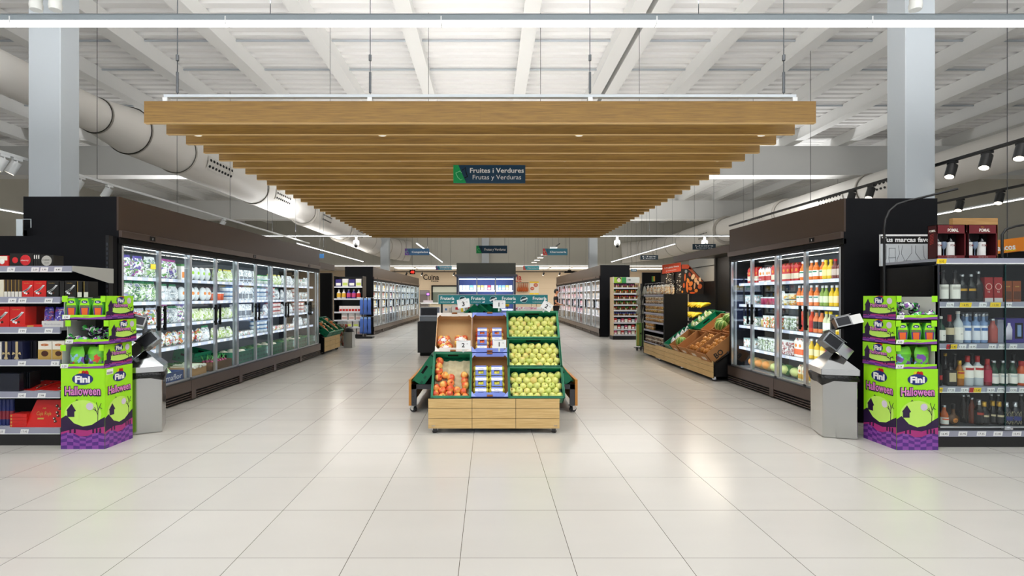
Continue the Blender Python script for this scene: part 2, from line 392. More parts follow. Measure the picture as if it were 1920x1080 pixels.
# ------------------------------------------------------------------ air ducts
DUCT = M('#e4e0d9', 0.45, name='duct_paint'); DUCTD = M('#c4beb4', 0.5)
def duct(X, Z, steps, endX, endZ, label):
    t = thing('air_duct', label, 'air duct', (X, 5, Z))
    for (a, b2, r0, r1) in steps:
        m = MB(); m.tube([(0, a - 5, 0), (0, b2 - 5, 0)], [r0, r1], DUCT, 28, False)
        for q, rr in ((a, r0), (b2, r1)):
            m.tube([(0, q - 5.02, 0), (0, q - 4.98, 0)], rr + 0.014, DUCTD, 28, True)
        m.build('duct_section', t)
        if abs(r0 - r1) < 1e-4 and b2 - a > 1.5:
            # perforated outlet plate curved round the lower inner flank
            m = MB(); sd = 1 if X < 0 else -1; L0 = a + (b2 - a) * 0.12 - 5; L1 = L0 + min(1.1, (b2 - a) * 0.6)
            for h in range(2):
                pass
            A0, A1 = -0.52, 0.12; vs = []
            for k in range(7):
                an = A0 + (A1 - A0) * k / 6
                for q in (L0, L1): vs.append((sd * (r0 + 0.02) * math.cos(an), q, (r0 + 0.02) * math.sin(an)))
            m.add(vs, [(2 * k, 2 * k + 1, 2 * k + 3, 2 * k + 2) for k in range(6)], M('#d9d5cd', 0.45))
            for k in range(2):
                an = -0.36 + 0.3 * k
                for j in range(8):
                    cy = L0 + (L1 - L0) * (j + 0.7) / 8.4; c0 = Vector((sd * (r0 + 0.026) * math.cos(an), cy, (r0 + 0.026) * math.sin(an)))
                    tn = Vector((-math.sin(an) * sd, 0, math.cos(an)))
                    m.add([c0 + tn * (0.033 * math.cos(q * math.pi / 4)) + Vector((0, 0.045 * math.sin(q * math.pi / 4), 0)) for q in range(8)], [tuple(range(8))], DARK)
            m.build('outlet_plate', t)
    a, r = steps[-1][1], steps[-1][3]; pts = []
    for k in range(9):
        u = k / 8; pts.append(((endX - X) * (u ** 2) , a - 5 + (30.9 - a) * (1 - (1 - u) ** 1.6), (endZ - Z) * u))
    m = MB(); m.tube(pts, r, DUCT, 28, True)
    for k in (2, 4, 6, 7): 
        d = (Vector(pts[k + 1]) - Vector(pts[k - 1])).normalized() * 0.025; q = Vector(pts[k]); m.tube([q - d, q + d], r + 0.012, DUCTD, 28, True)
    m.build('duct_elbow', t)
    return t
duct(-6.7, 4.49, [(4.5, 7.6, .28, .28), (7.6, 8.5, .28, .30), (8.5, 9.3, .30, .43), (9.3, 10.7, .43, .43), (10.7, 14.2, .44, .44), (14.2, 18.0, .45, .45), (18.0, 22.5, .52, .52), (22.5, 27, .62, .62)], -4.9, 4.2, 'long round cream air duct hanging along the left side of the hall')
duct(10.7, 4.4, [(7, 12, .42, .42), (12, 14, .42, .42), (14, 18, .45, .45), (18, 22.5, .52, .52), (22.5, 27, .62, .62)], 8.2, 4.1, 'long round cream air duct hanging along the right side of the hall')

# ------------------------------------------------------------------ slatted oak raft with its sign and downlights
Y1 = 4.33; SX0 = px(270, Y1); SX1 = px(1530, Y1)
raft = thing('slatted_ceiling_raft', 'oak slatted ceiling raft hung on wires above the fruit displays', 'ceiling raft', (0, Y1, 2.91))
for i in range(29):
    m = MB(); a = 0.0 if i else 0.0
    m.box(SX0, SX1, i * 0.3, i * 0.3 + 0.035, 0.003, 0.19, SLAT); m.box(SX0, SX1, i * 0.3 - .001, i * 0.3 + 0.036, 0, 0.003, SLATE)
    if i % 2 == 0: m.box((SX0 + SX1) / 2 + 0.1 * (i % 3), (SX0 + SX1) / 2 + 0.1 * (i % 3) + 0.002, i * 0.3 - 0.0006, i * 0.3, 0, 0.19, M('#7a5826', 0.6))
    m.build('slat', raft)
for X in (SX0 + 0.18, px(693, Y1), px(1107, Y1), SX1 - 0.18):
    m = MB(); m.box(X - 0.02, X + 0.02, 0, 8.44, 0.192, 0.225, WHITE); m.build('carrier_rail', raft)
m = MB(); m.box(SX0 + 0.17, SX1 - 0.17, 0.0, 0.04, 0.226, 0.25, M('#cfd6dc', 0.4)); m.build('front_rail', raft)
for X in (px(330, Y1), px(693, Y1), px(1107, Y1), px(1472, Y1)):
    for dy in (0.02, 4.2, 8.3):
        m = MB(); m.tube([(X, dy, 0.25), (X, dy, ZD - 2.91)], 0.004, M('#55585c', 0.4, 0.8), 5)
        m.tube([(X, dy, 0.27), (X, dy, 0.45)], 0.011, M('#6b6e72', 0.35, 0.9), 6); m.tube([(X, dy, 0.55), (X, dy, 0.6)], 0.013, M('#6b6e72', 0.35, 0.9), 6)
        m.build('hanging_wire', raft)
def mk_down():
    m = MB(); m.lathe([(0.0, 0.09), (0.045, 0.09), (0.048, 0.0), (0.042, -0.002)], WHITE, n=20)
    o = m.build('downlight')
    MB().lathe([(0.042, 0.004), (0.03, 0.012), (0.0, 0.014)], LEDW, n=20).build('lens', o)
    return o
dl = Proto(mk_down)
for k in range(9):
    for j, X in enumerate((-2.78, -1.02, 0.86, 2.6)):
        dl.put((X, Y1 + 0.42 + 0.9 * k, 2.945), 'round white downlight between the oak slats, %s column, %s' % (('far left', 'inner left', 'inner right', 'far right')[j], ('nearest row', 'second row', 'third row', 'fourth row', 'fifth row', 'sixth row', 'seventh row', 'eighth row', 'rearmost row')[k]), 'downlight', 'downlights in the oak slat ceiling')
for k in range(4):
    for X in (-1.9, 1.75):
        l = bpy.data.lights.new('downlight_beam', 'SPOT'); l.energy = 60; l.spot_size = R(95); l.spot_blend = 0.7; l.shadow_soft_size = 0.3; l.color = (1, 0.87, 0.7)
        o = bpy.data.objects.new('downlight_beam', l); o.location = (X, Y1 + 0.45 + 1.8 * k, 2.9); C.objects.link(o)

def sign(x0, x1, y0, y1, Y, t1, t2, accent, label, body=SIGNB, icon=True, wires=True, h1=0.33, top=None, w1=None, name='hanging_sign'):
    h1 = h1 * 1.15
    X0, X1, Z0, Z1 = px(x0, Y), px(x1, Y), pz(y1, Y), pz(y0, Y); W = X1 - X0; H = Z1 - Z0
    m = MB(); m.box(0, W, 0, 0.025, 0, H, body)
    E = (1, 0, 0); U = (0, 0, 1)
    if accent: m.poly((0, -0.001, 0), E, U, [(0, 0), (H * 0.72, 0), (H * 0.28, H), (0, H)], accent)
    if icon and accent:
        ic = [(0.02, .38), (.42, .52), (.12, .16), (.32, .02)]
        m.tube([(H * .14, -.004, H * .55), (H * .38, -.004, H * .66), (H * .46, -.004, H * .56)], H * .02, M('#7fd9a4', 0.5), 5)
        m.tube([(H * .14, -.004, H * .55), (H * .24, -.004, H * .32), (H * .42, -.004, H * .15), (H * .5, -.004, H * .22)], H * .02, M('#7fd9a4', 0.5), 5)
        m.tube([(H * .48, -.004, H * .7), (H * .68, -.004, H * .86), (H * .72, -.004, H * .55), (H * .8, -.004, H * .35), (H * .62, -.004, H * .28)], H * .025, DARK, 5)
    ac = (W + H * 0.85) / 2 if accent else W / 2; aw = W - H * 0.95 if accent else W * 0.8
    if t2:
        m.text(t1, (ac, -0.002, H * 0.57), E, U, H * h1, PAPER, 0.02, width=aw * 0.98, align='C'); m.text(t2, (ac, -0.002, H * 0.2), E, U, H * h1 * 0.95, PAPER, 0.0, width=aw * 0.88, align='C')
    else: m.text(t1, (ac, -0.002, H * 0.36), E, U, H * h1, PAPER, 0.02, width=aw * 0.9, align='C')
    o = tag(m.build(name, loc=(X0, Y, Z0)), label, 'sign')
    if wires:
        for q in (0.08, 0.92): MB().tube([(W * q, 0.012, H), (W * q, 0.012, (top or ZD) - Z0)], 0.004, M('#55585c', 0.4, 0.8), 5).build('wire', o)
    return o
sign(850, 985, 309.5, 343, 5.70, 'Fruites i Verdures', 'Frutas y Verduras', SIGNG, 'green and navy sign reading Fruites i Verdures under the oak slats', top=2.912, w1=0.385)
sign(893, 951, 460.5, 475, 13.2, 'Frutas y Verduras', '', SIGNG, 'small green and navy sign reading Frutas y Verduras, behind the slats', w1=0.38, h1=.38)
sign(759, 805, 466, 478.5, 18.3, 'Congelados', '', PURP, 'blue sign with purple edge reading Congelados above the left aisle', body=M('#1e5a86', 0.4), w1=0.42)
sign(1018, 1064, 466, 478.5, 18.3, 'Charcutería', '', RED, 'teal sign with red edge reading Charcutería above the right aisle', body=M('#1b6f86', 0.4), w1=0.42)
sign(817, 847, 498.5, 506, 29.5, 'Congelats', 'Congelados', PURP, 'small teal sign with purple edge low over the far left aisle', body=M('#2a8fae', 0.4))
sign(981, 1011, 498.5, 506, 29.5, 'Charcutería', '', RED, 'small teal sign with red edge low over the far right aisle', body=M('#2a9fae', 0.4))
sign(1201, 1234, 478.5, 487, 18.5, 'Llet', 'Leche', None, 'small dark blue sign reading Llet and Leche on the right', body=M('#16303f', 0.5))
sign(1299, 1342, 457.5, 468, 14.0, 'Licors', 'Licores', None, 'dark blue sign reading Licors and Licores above the fruit canopy', body=M('#16303f', 0.5))
sign(1183, 1194, 504, 509, 24, 'Oli', '', None, 'tiny blue sign over the tall spice shelves', body=M('#23485c', 0.5))
sign(599, 607, 476, 484, 16, '', '', None, 'tiny plain blue sign hanging past the end of the left cooler', body=M('#2a5f92', 0.5))

HOUS = M('#8f9aa0', 0.4, name='light_housing')
# ------------------------------------------------------------------ linear lights, tracks, cameras
def linear(name_loc, L, axis, label, group=None, joints=1.5, wires=True, s=1.0, hous=WHITE, top=ZD):
    t = thing('linear_ceiling_light', label, 'ceiling light', name_loc, 0, group)
    def B(m, a0, a1, b0, b1, z0, z1, mat):
        m.box(a0, a1, b0, b1, z0, z1, mat) if axis == 'X' else m.box(b0, b1, a0, a1, z0, z1, mat)
    m = MB(); B(m, -L / 2, L / 2, -0.028 * s, 0.028 * s, 0.022 * s, 0.062 * s, hous); B(m, -L / 2, L / 2, -0.03 * s, 0.03 * s, 0.062 * s, 0.066 * s, M('#6f777d', 0.4)); m.build('housing', t)
    m = MB(); B(m, -L / 2, L / 2, -0.026 * s, 0.026 * s, 0.0, 0.022 * s, LED); m.build('diffuser', t)
    n = int(L / joints)
    for i in range(n + 1):
        m = MB(); a = -L / 2 + i * joints; B(m, a - 0.005, a + 0.003, -0.03 * s, 0.03 * s, -0.001, 0.05 * s, WHITE); m.build('joint_clip', t)
    if wires:
        for i in range(0, n + 1, 2):
            a = -L / 2 + i * joints + 0.3; p = (a, 0, 0.066 * s) if axis == 'X' else (0, a, 0.066 * s)
            MB().tube([p, (p[0], p[1], top - name_loc[2])], 0.003, M('#55585c', 0.4, 0.8), 5).build('hanging_wire', t)
    return t
linear((px(828, 3.5), 3.5, pz(47.5, 3.5)), 15.0, 'X', 'long white linear light across the top of the hall, nearest one', hous=HOUS)
linear((0.3, 15.9, 3.32), 21.0, 'X', 'long white linear light crossing the hall behind the oak slats', s=.7)
for (X, Y, L, lb) in ((-6.95, 22.8, 9.5, 'linear light running into the distance left of the left duct end'), (-2.62, 23, 10, 'slanting linear light above the far left aisle'), (6.8, 23, 9.5, 'linear light running into the distance over the right far coolers'),
        (10.5, 11.2, 4.5, 'linear light high behind the liquor shelf'), (-10.8, 10.6, 4.0, 'linear light high at the far left edge of the hall'), (11.5, 9.6, 1.6, 'short linear light behind the orange sign at the right edge')):
    linear((X, Y, 3.32), L, 'Y', lb, s=.75)
for Y in (6.6, 9.6, 12.4):  # bodies for the fill lights added to brighten the roof, unseen from below
    t = thing('added_raft_fill', 'long slim fill light added out of sight above the oak slats, %s' % {6.6: 'front one', 9.6: 'middle one', 12.4: 'rear one'}[Y], 'ceiling light', (-0.13, Y, 3.137)); MB().box(-2.7, 2.7, -.08, .08, 0, .06, WHITE).build('housing', t); MB().box(-2.6, 2.6, -.06, .06, .06, .065, LED).build('diffuser', t)
def track(X, Y0, Yb, Z, col, heads, label, hl, g, wires=True, tilt=0.35, sdx=1):
    t = thing('light_track', label, 'light track', (X, Y0, Z))
    MB().box(-0.02, 0.02, 0, Yb - Y0, 0, 0.035, col).build('track_rail', t)
    for k in range(int((Yb - Y0) / 2) + 1): MB().tube([(0, 0.2 + 2 * k, 0.035), (0, 0.2 + 2 * k, ZD - Z)], 0.004, DGREY, 5).build('hanging_rod', t)
    return t
def mk_spot(col, nm):
    def f():
        o = MB().box(-0.02, 0.02, -0.06, 0.06, -0.03, 0, col).build(nm)
        MB().tube([(0, 0, -0.03), (0, 0, -0.09)], 0.012, col, 8).build('stem', o)
        b2 = MB(); b2.tube([(0.0, 0, -0.05), (-0.07, -0.03, -0.2)], 0.055, col, 14); b2.build('lamp_head', o)
        b2 = MB(); b2.tube([(-0.07, -0.03, -0.2), (-0.0705, -0.0302, -0.201)], 0.047, LEDW, 14); b2.build('lens', o)
        return o
    return f
track(5.92, 5.0, 12.3, 3.13, BLACK, 0, 'black light track running above the right coolers past the white column', '', '')
bs = Proto(mk_spot(BLACK, 'track_spotlight'))
def spot_at(P, X, x, Z, label, grp, rz=0):
    Y = F * X / (x - VX); return P.put((X, Y, Z), label, 'spotlight', grp, rz)
for x, lb in ((1786, 'lit black track spotlight just right of the white column'), (1851, 'black track spotlight between the lit one and the frame edge, beside the duct'), (1917, 'black track spotlight at the right edge near the duct outlet'), (1634, 'black track spotlight just left of the white column'), (1598, 'black track spotlight above the drinks cooler, over its nearest door')):
    spot_at(bs, 5.92, x, 3.128, lb, 'black spotlights on the right track')
track(8.2, 7.2, 9.2, 3.1, BLACK, 0, 'short black light track above the gift boxes on the liquor shelf', '', '')
for x, lb in ((1801, 'small black spotlight above the left red gift box'), (1876, 'small black spotlight above the right red gift box')):
    spot_at(bs, 8.2, x, 3.098, lb, 'black spotlights over the liquor shelf')
track(-6.12, 5.6, 17, 3.2, WHITE, 0, 'white light track running above the left cooler behind the column', '', '')
ws = Proto(mk_spot(WHITE, 'track_spotlight'))
for x, lb in ((8, 'lit white track spotlight at the left edge of the picture'), (32, 'white track spotlight just left of the left column'), (152, 'white track spotlight partly behind the left column'), (205, 'white track spotlight right of the left column, above the cooler'), (420, 'small white track spotlight above the middle of the left cooler')):
    Y = F * -6.12 / (x - VX); ws.put((-6.12, Y, 3.198), lb, 'spotlight', 'white spotlights on the left track')
def mk_cam():
    o = MB().tube([(0, 0, 0), (0, 0, -0.13)], 0.035, WHITE, 12).build('security_camera')
    m = MB(); m.lathe([(0.0, -0.13), (0.08, -0.14), (0.095, -0.2), (0.09, -0.27), (0.06, -0.32), (0, -0.34)], WHITE, n=16); m.build('housing', o)
    m = MB(); m.sphere((0, -0.04, -0.32), 0.05, DARK, 12, 8); m.build('lens_dome', o); return o
pc = Proto(mk_cam)
for x, lb in ((668, 'white dome security camera under the rear linear light, left of the oak slats'), (1157, 'white dome security camera just right of the oak slats'), (1321, 'white dome security camera above the fruit canopy on the right')):
    pc.put((px(x, 15.9), 15.9, 3.33), lb, 'security camera', 'dome cameras')
# panel spots over the far right aisle
track(2.75, 19.5, 30.5, 3.45, BLACK, 0, 'black light track with square lamps over the far right aisle', '', '')
def mk_flood():
    o = MB().box(-0.28, 0.02, -0.1, 0.1, -0.06, -0.01, WHITE).build('panel_spotlight')
    MB().box(-0.27, 0.01, -0.09, 0.09, -0.066, -0.06, LEDW).build('lens', o); return o
pf = Proto(mk_flood)
for k, q in enumerate(('nearest', 'second nearest', 'third', 'fourth', 'fifth', 'farthest')):
    pf.put((2.75, 20.3 + 1.75 * k, 3.445), '%s square white lamp on the track over the far right aisle' % q, 'spotlight', 'square lamps over the far right aisle')
t = thing('light_track', 'black light track crossing in front of the cream back wall', 'light track', (-6.6, 32.3, 2.98))
MB().box(0, 13.8, 0, 0.04, 0, 0.06, BLACK).build('track_rail', t)
for k in range(5): MB().tube([(0.5 + 3.2 * k, .02, 0.06), (0.5 + 3.2 * k, .02, 0.32)], 0.01, BLACK, 5).build('hanging_rod', t)
for k, x in enumerate((763, 792, 852, 1020, 1050, 1075)):
    bs.put((px(x, 32.32), 32.32, 2.98), ('small black spotlight before the cream wall, ' + ('left of the word Cuina', 'right above the word Cuina', 'just left of the centre cooler', 'above the meat poster', 'right of the meat poster', 'above the far right coolers')[k]), 'spotlight', 'black spotlights before the back wall')
# flexible conduits at the very top
for (xa, xb, lb) in ((58, 68, 'ribbed white flexible hose rising above the left column'), (98, 104, 'smooth white pipe rising above the left column'), (1733, 1716, 'ribbed white flexible hose rising above the right column')):
    Y = 6.2; m = MB(); pts = [(px(xb, Y) + 0.02 * (i % 2) * 0, Y, 4.75 + 0.045 * i) for i in range(26)]
    m.tube([(px(xb + (xa - xb) * i / 25, Y), Y, 4.96 + (ZD - 4.96) * i / 25) for i in range(51) if i <= 25], [0.065 + (0.008 if i % 2 else 0) for i in range(26)], M('#d8d9d4', 0.5), 12)
    tag(m.build('flexible_hose'), lb, 'hose')

# ------------------------------------------------------------------ product kinds
LBL = M('#f5f3ea', 0.45)
def pillow(m, w, h, d, mat, band=None, bandf=0.2, ny=9, nx=8, jit=0.12):
    """a filled bag standing on its base; origin bottom centre, facing -Y"""
    vs = []; 
    for sgn in (-1, 1):
        for j in range(ny + 1):
            v = j / ny
            for i in range(nx + 1):
                u = i / nx; a = (2 * u - 1)
                t = max(0.0, (1 - abs(a) ** 3)) * (min(1, 0.55 + v * 3) if v < 0.2 else 1) * (1 - max(0, (v - 0.45) / 0.55) ** 1.6)
                t *= 1 + (random.uniform(-jit, jit) if 0 < i < nx and 0 < j < ny else 0)
                wv = w * (0.92 + 0.08 * math.cos(v * 9) - (0.12 * v))
                vs.append((a * wv / 2, sgn * (t * d / 2 + 0.001), v * h + (random.uniform(-.02, .02) * h if j == ny else 0)))
    n = nx + 1; k = (ny + 1) * n; f1 = []; f2 = []
    for s_ in (0, 1):
        for j in range(ny):
            for i in range(nx):
                a = s_ * k + j * n + i; q = (a, a + 1, a + n + 1, a + n)
                (f2 if band is not None and j >= ny * (1 - bandf) else f1).append(q if s_ == 0 else q[::-1])
    edge = [(i, k + i, k + i + 1, i + 1) for i in range(nx)]
    m.add(vs, f1 + edge, mat, True)
    if f2: m.add(vs, f2, band, True)
    return m
def bag(name, w, h, d, mat, band, bandf=0.22, labelc=None):
    def f():
        m = pillow(MB(), w, h, d, mat, band, bandf)
        o = m.build(name)
        if labelc: MB().box(-w * .22, w * .2, -d / 2 - 0.006, -d / 2 - 0.003, h * .42, h * .66, labelc).build('label', o)
        return o
    return Proto(f)
def boxp(name, w, d, h, mat, face=None, topc=None, extra=None):
    def f():
        m = MB(); m.box(-w / 2, w / 2, -d / 2, d / 2, 0, h, mat)
        if face: m.box(-w * .42, w * .42, -d / 2 - .0015, -d / 2 + .001, h * .12, h * .5, face)
        if topc: m.box(-w / 2 - .001, w / 2 + .001, -d / 2 - .001, d / 2 + .001, h * .86, h + .001, topc)
        if extra: extra(m, w, d, h)
        return m.build(name, bevel=min(w, h) * 0.02)
    return Proto(f)
def oval(name, mat, lab):
    def f():
        m = MB(); m.sphere((0, 0, 0.085), 0.085, mat, 16, 9, (0.8, 0.42, 1.0))
        o = m.build(name); m2 = MB(); m2.sphere((0, -0.006, 0.09), 0.055, lab, 12, 8, (0.8, 0.62, 0.7)); m2.build('label', o)
        return o
    return Proto(f)
def tub(name, r, h, mat, lid, stack=1):
    def f():
        m = MB()
        for k in range(stack):
            z = k * (h + 0.012)
            m.lathe([(0, z), (r * .86, z), (r, z + h * .94), (r, z + h)], mat, n=14); m.lathe([(r * 1.04, z + h * .9), (r * 1.04, z + h + .006), (0, z + h + .007)], lid, n=14, smooth=False)
        return m.build(name)
    return Proto(f)
def bottle(name, prof, body, cap, lab, lz=(0.25, 0.6), n=16, capz=0.92, sxy=(1, 1), lab2=None, txt=None):
    """prof: (radius, height) metres; lab: label colour wrapped on the front; separate cap and label parts"""
    H = prof[-1][1]
    def f():
        m = MB(); m.lathe([(0, 0)] + prof, body, n=n, sxy=sxy); o = m.build(name)
        rn = prof[-1][0]
        m = MB(); m.lathe([(rn + .0018, H * capz), (rn + .0025, H * capz + .001), (rn + .0025, H + .003), (0, H + .004)], cap, n=12); m.build('cap', o)
        if lab:
            rb = max([p[0] for p in prof if lz[0] * H - .02 <= p[1] <= lz[1] * H + .02] or [max(p[0] for p in prof)])
            m = MB(); m.lathe([(rb + .0012, H * lz[0]), (rb + .0012, H * lz[1])], lab, n=12, arc=R(200), a0=R(170), sxy=sxy)
            if lab2: m.lathe([(rb + .002, H * (lz[0] * .35 + lz[1] * .65)), (rb + .002, H * (lz[0] * .15 + lz[1] * .85))], lab2, n=10, arc=R(120), a0=R(210), sxy=sxy)
            if txt: m.text(txt, (0, -rb * sxy[1] - .003, H * (lz[0] * .55 + lz[1] * .45)), (1, 0, 0), (0, 0, 1), H * 0.05, INK, 0.01, align='C')
            m.build('label', o)
        return o
    return Proto(f)
def bp(r, h, rn, sh=0.62, nk=0.78, base=0.96):
    return [(r * base, 0.002), (r, 0.01), (r, h * sh), (r * .82, h * (sh * .5 + nk * .5 - .02)), (rn * 1.1, h * nk), (rn, h * (nk + .04)), (rn, h)]
SP = {}
def sp(key, cols, scale=22): 
    if key not in SP: SP[key] = mat_speckle('printed_' + key, cols, scale)
    return SP[key]
salad = sp('salad', ['#dfe8df', '#6fa35a', '#eef3ec', '#2f6b3e', '#c6d8b4', '#ffffff', '#9cc27c', '#8f8fb5'], 48)
saladp = sp('salad_purple', ['#e8ecea', '#7ea56a', '#6d5aa8', '#f6f8f6', '#a75a9c', '#ffffff', '#55913f'], 46)
salado = sp('salad_orange', ['#f2f2ea', '#e08a2c', '#f7f7f2', '#7aa353', '#ffffff', '#c9483a', '#8aa0c8'], 46)
lettuce = sp('lettuce', ['#eef2dc', '#cfe09a', '#a9c86a', '#ffffff', '#e4edc4'], 40)
whites = sp('white_pack', ['#ffffff', '#e9eef2', '#c9d3da', '#ffffff', '#9aa3a8'], 50)
mixed = sp('mixed', ['#dfe6ea', '#ffffff', '#b8c4cc', '#7ca088', '#c98f7a', '#e9edef'], 44)
K = {}
K['purple-topped bag of mixed salad'] = (bag('salad_bag', .19, .22, .10, saladp, M('#5a4ca0', .3)), .19)
K['green-topped bag of leafy salad'] = (bag('salad_bag', .19, .21, .10, salad, M('#1b7a4a', .3)), .19)
K['tall clear bag of salad with yellow band'] = (bag('salad_bag', .2, .25, .11, salad, M('#dfe3df', .25), labelc=YEL), .2)
K['magenta-edged bag of salad leaves'] = (bag('salad_bag', .19, .22, .1, saladp, M('#a8408c', .3)), .19)
K['white and green bag of chopped salad'] = (bag('salad_bag', .19, .19, .1, whites, M('#1b8a55', .3)), .19)
K['clear bag of salad with orange toppings'] = (bag('salad_bag', .19, .18, .1, salado, M('#cfd6e6', .3)), .19)
K['pale bag of lettuce hearts'] = (bag('lettuce_bag', .17, .15, .1, lettuce, None), .16)
K['yellow-green bag of fresh vegetables'] = (bag('vegetable_bag', .14, .17, .08, lettuce, M('#e0d23a', .3)), .14)
K['white bag of packed vegetables'] = (bag('vegetable_bag', .14, .17, .09, whites, M('#e6ebee', .3)), .145)
K['upright white packet with dark stripe'] = (boxp('vegetable_packet', .10, .07, .19, whites, M('#6e7478', .4)), .125)
K['orange and white salad box'] = (boxp('salad_box', .15, .1, .18, M('#f3efe8', .4), M('#e2832b', .4), M('#3d7f3f', .4)), .17)
K['oval clear salad tray with green label'] = (oval('salad_tray', PLASTIC if False else M('#dfe5e6', .15), M('#9fd23c', .4)), .145)
K['oval clear salad tray with orange label'] = (oval('salad_tray', M('#dfe5e6', .15), M('#e88a3a', .4)), .145)
K['round bowl of mixed salad with blue lid'] = (oval('salad_bowl', salado, M('#e9eef8', .3)), .15)
K['stack of green-lidded tubs'] = (tub('vegetable_tub', .055, .06, M('#e8efe2', .3), M('#2f9c43', .35), 2), .12)
K['stack of red-lidded tubs'] = (tub('vegetable_tub', .055, .055, M('#ebe4e2', .3), M('#c33a35', .35), 3), .12)
K['stack of pale tubs with blue lids'] = (tub('vegetable_tub', .055, .05, M('#e8eef2', .3), M('#4f86b8', .35), 3), .12)
K['orange and white cup'] = (tub('snack_cup', .04, .1, M('#f06a35', .35), M('#f4f4f4', .3), 1), .09)
K['grey-lidded jar of vegetables'] = (tub('vegetable_tub', .055, .13, mixed, M('#9aa3a8', .3), 1), .125)
K['low clear tray of vegetables'] = (boxp('vegetable_tray', .17, .12, .06, mixed), .19)
K['low tray of orange carrots'] = (boxp('vegetable_tray', .15, .12, .07, salado), .17)
def mk_cauli(col='#efe9d2', nm='cauliflower'):
    def f():
        m = MB(); hd = M(col, .7, bump=.8, scale=60)
        m.sphere((0, 0, .085), .085, hd, 14, 9, (1, 1, .8), jit=.05)
        for k in range(7):
            a = k * .9; m.sphere((.06 * math.cos(a), .06 * math.sin(a), .045), .06, M('#7fa85a', .5), 8, 6, (.8, .8, .75), jit=.06)
        return m.build(nm)
    return Proto(f)
CAUL = mk_cauli(); BROC = mk_cauli('#3f7a3a', 'broccoli')

ORD = ('nearest', 'second', 'third', 'fourth', 'fifth', 'sixth', 'seventh', 'eighth', 'ninth', 'farthest')
SHN = ('top', 'second', 'third', 'fourth')

def mk_crate_mesh(w, l, d, mat=None, matd=None, handle=True):
    """open plastic crate, base at z=0, open up; w across X, l along Y, rim at z=d"""
    mat = mat or GREEN; matd = matd or GREEND; m = MB(); t = .012
    m.box(-w / 2 + .01, w / 2 - .01, -l / 2 + .01, l / 2 - .01, 0, .008, mat)
    for sx in (-1, 1):
        m.box(sx * (w / 2 - t), sx * w / 2, -l / 2, l / 2, .004, d, mat); m.box(sx * (w / 2 - t - .004), sx * (w / 2 + .006), -l / 2 - .006, l / 2 + .006, d - .014, d, mat)
        m.box(sx * (w / 2 + .0), sx * (w / 2 + .003), -l / 2, l / 2, d * .45, d * .5, mat)
        for k in range(5):
            y = -l / 2 + l * (k + .5) / 5; m.box(sx * (w / 2 - t - .0006), sx * (w / 2 + .0012), y - l * .07, y + l * .07, d * .2, d * .34, matd)
            m.box(sx * (w / 2 - t - .0006), sx * (w / 2 + .0012), y - l * .07, y + l * .07, d * .58, d * .72, matd)
    for sy in (-1, 1):
        m.box(-w / 2, w / 2, sy * (l / 2 - t), sy * l / 2, .004, d, mat); m.box(-w / 2 - .006, w / 2 + .006, sy * (l / 2 - t - .004), sy * (l / 2 + .006), d - .014, d, mat)
        if handle: m.box(-w * .14, w * .14, sy * (l / 2 - t - .001), sy * (l / 2 + .0015), d * .6, d * .8, DARK)
        for k in (-2, -1, 1, 2):
            x = w * .19 * k; m.box(x - w * .05, x + w * .05, sy * (l / 2 - t - .0008), sy * (l / 2 + .001), d * .22, d * .4, matd)
    return m

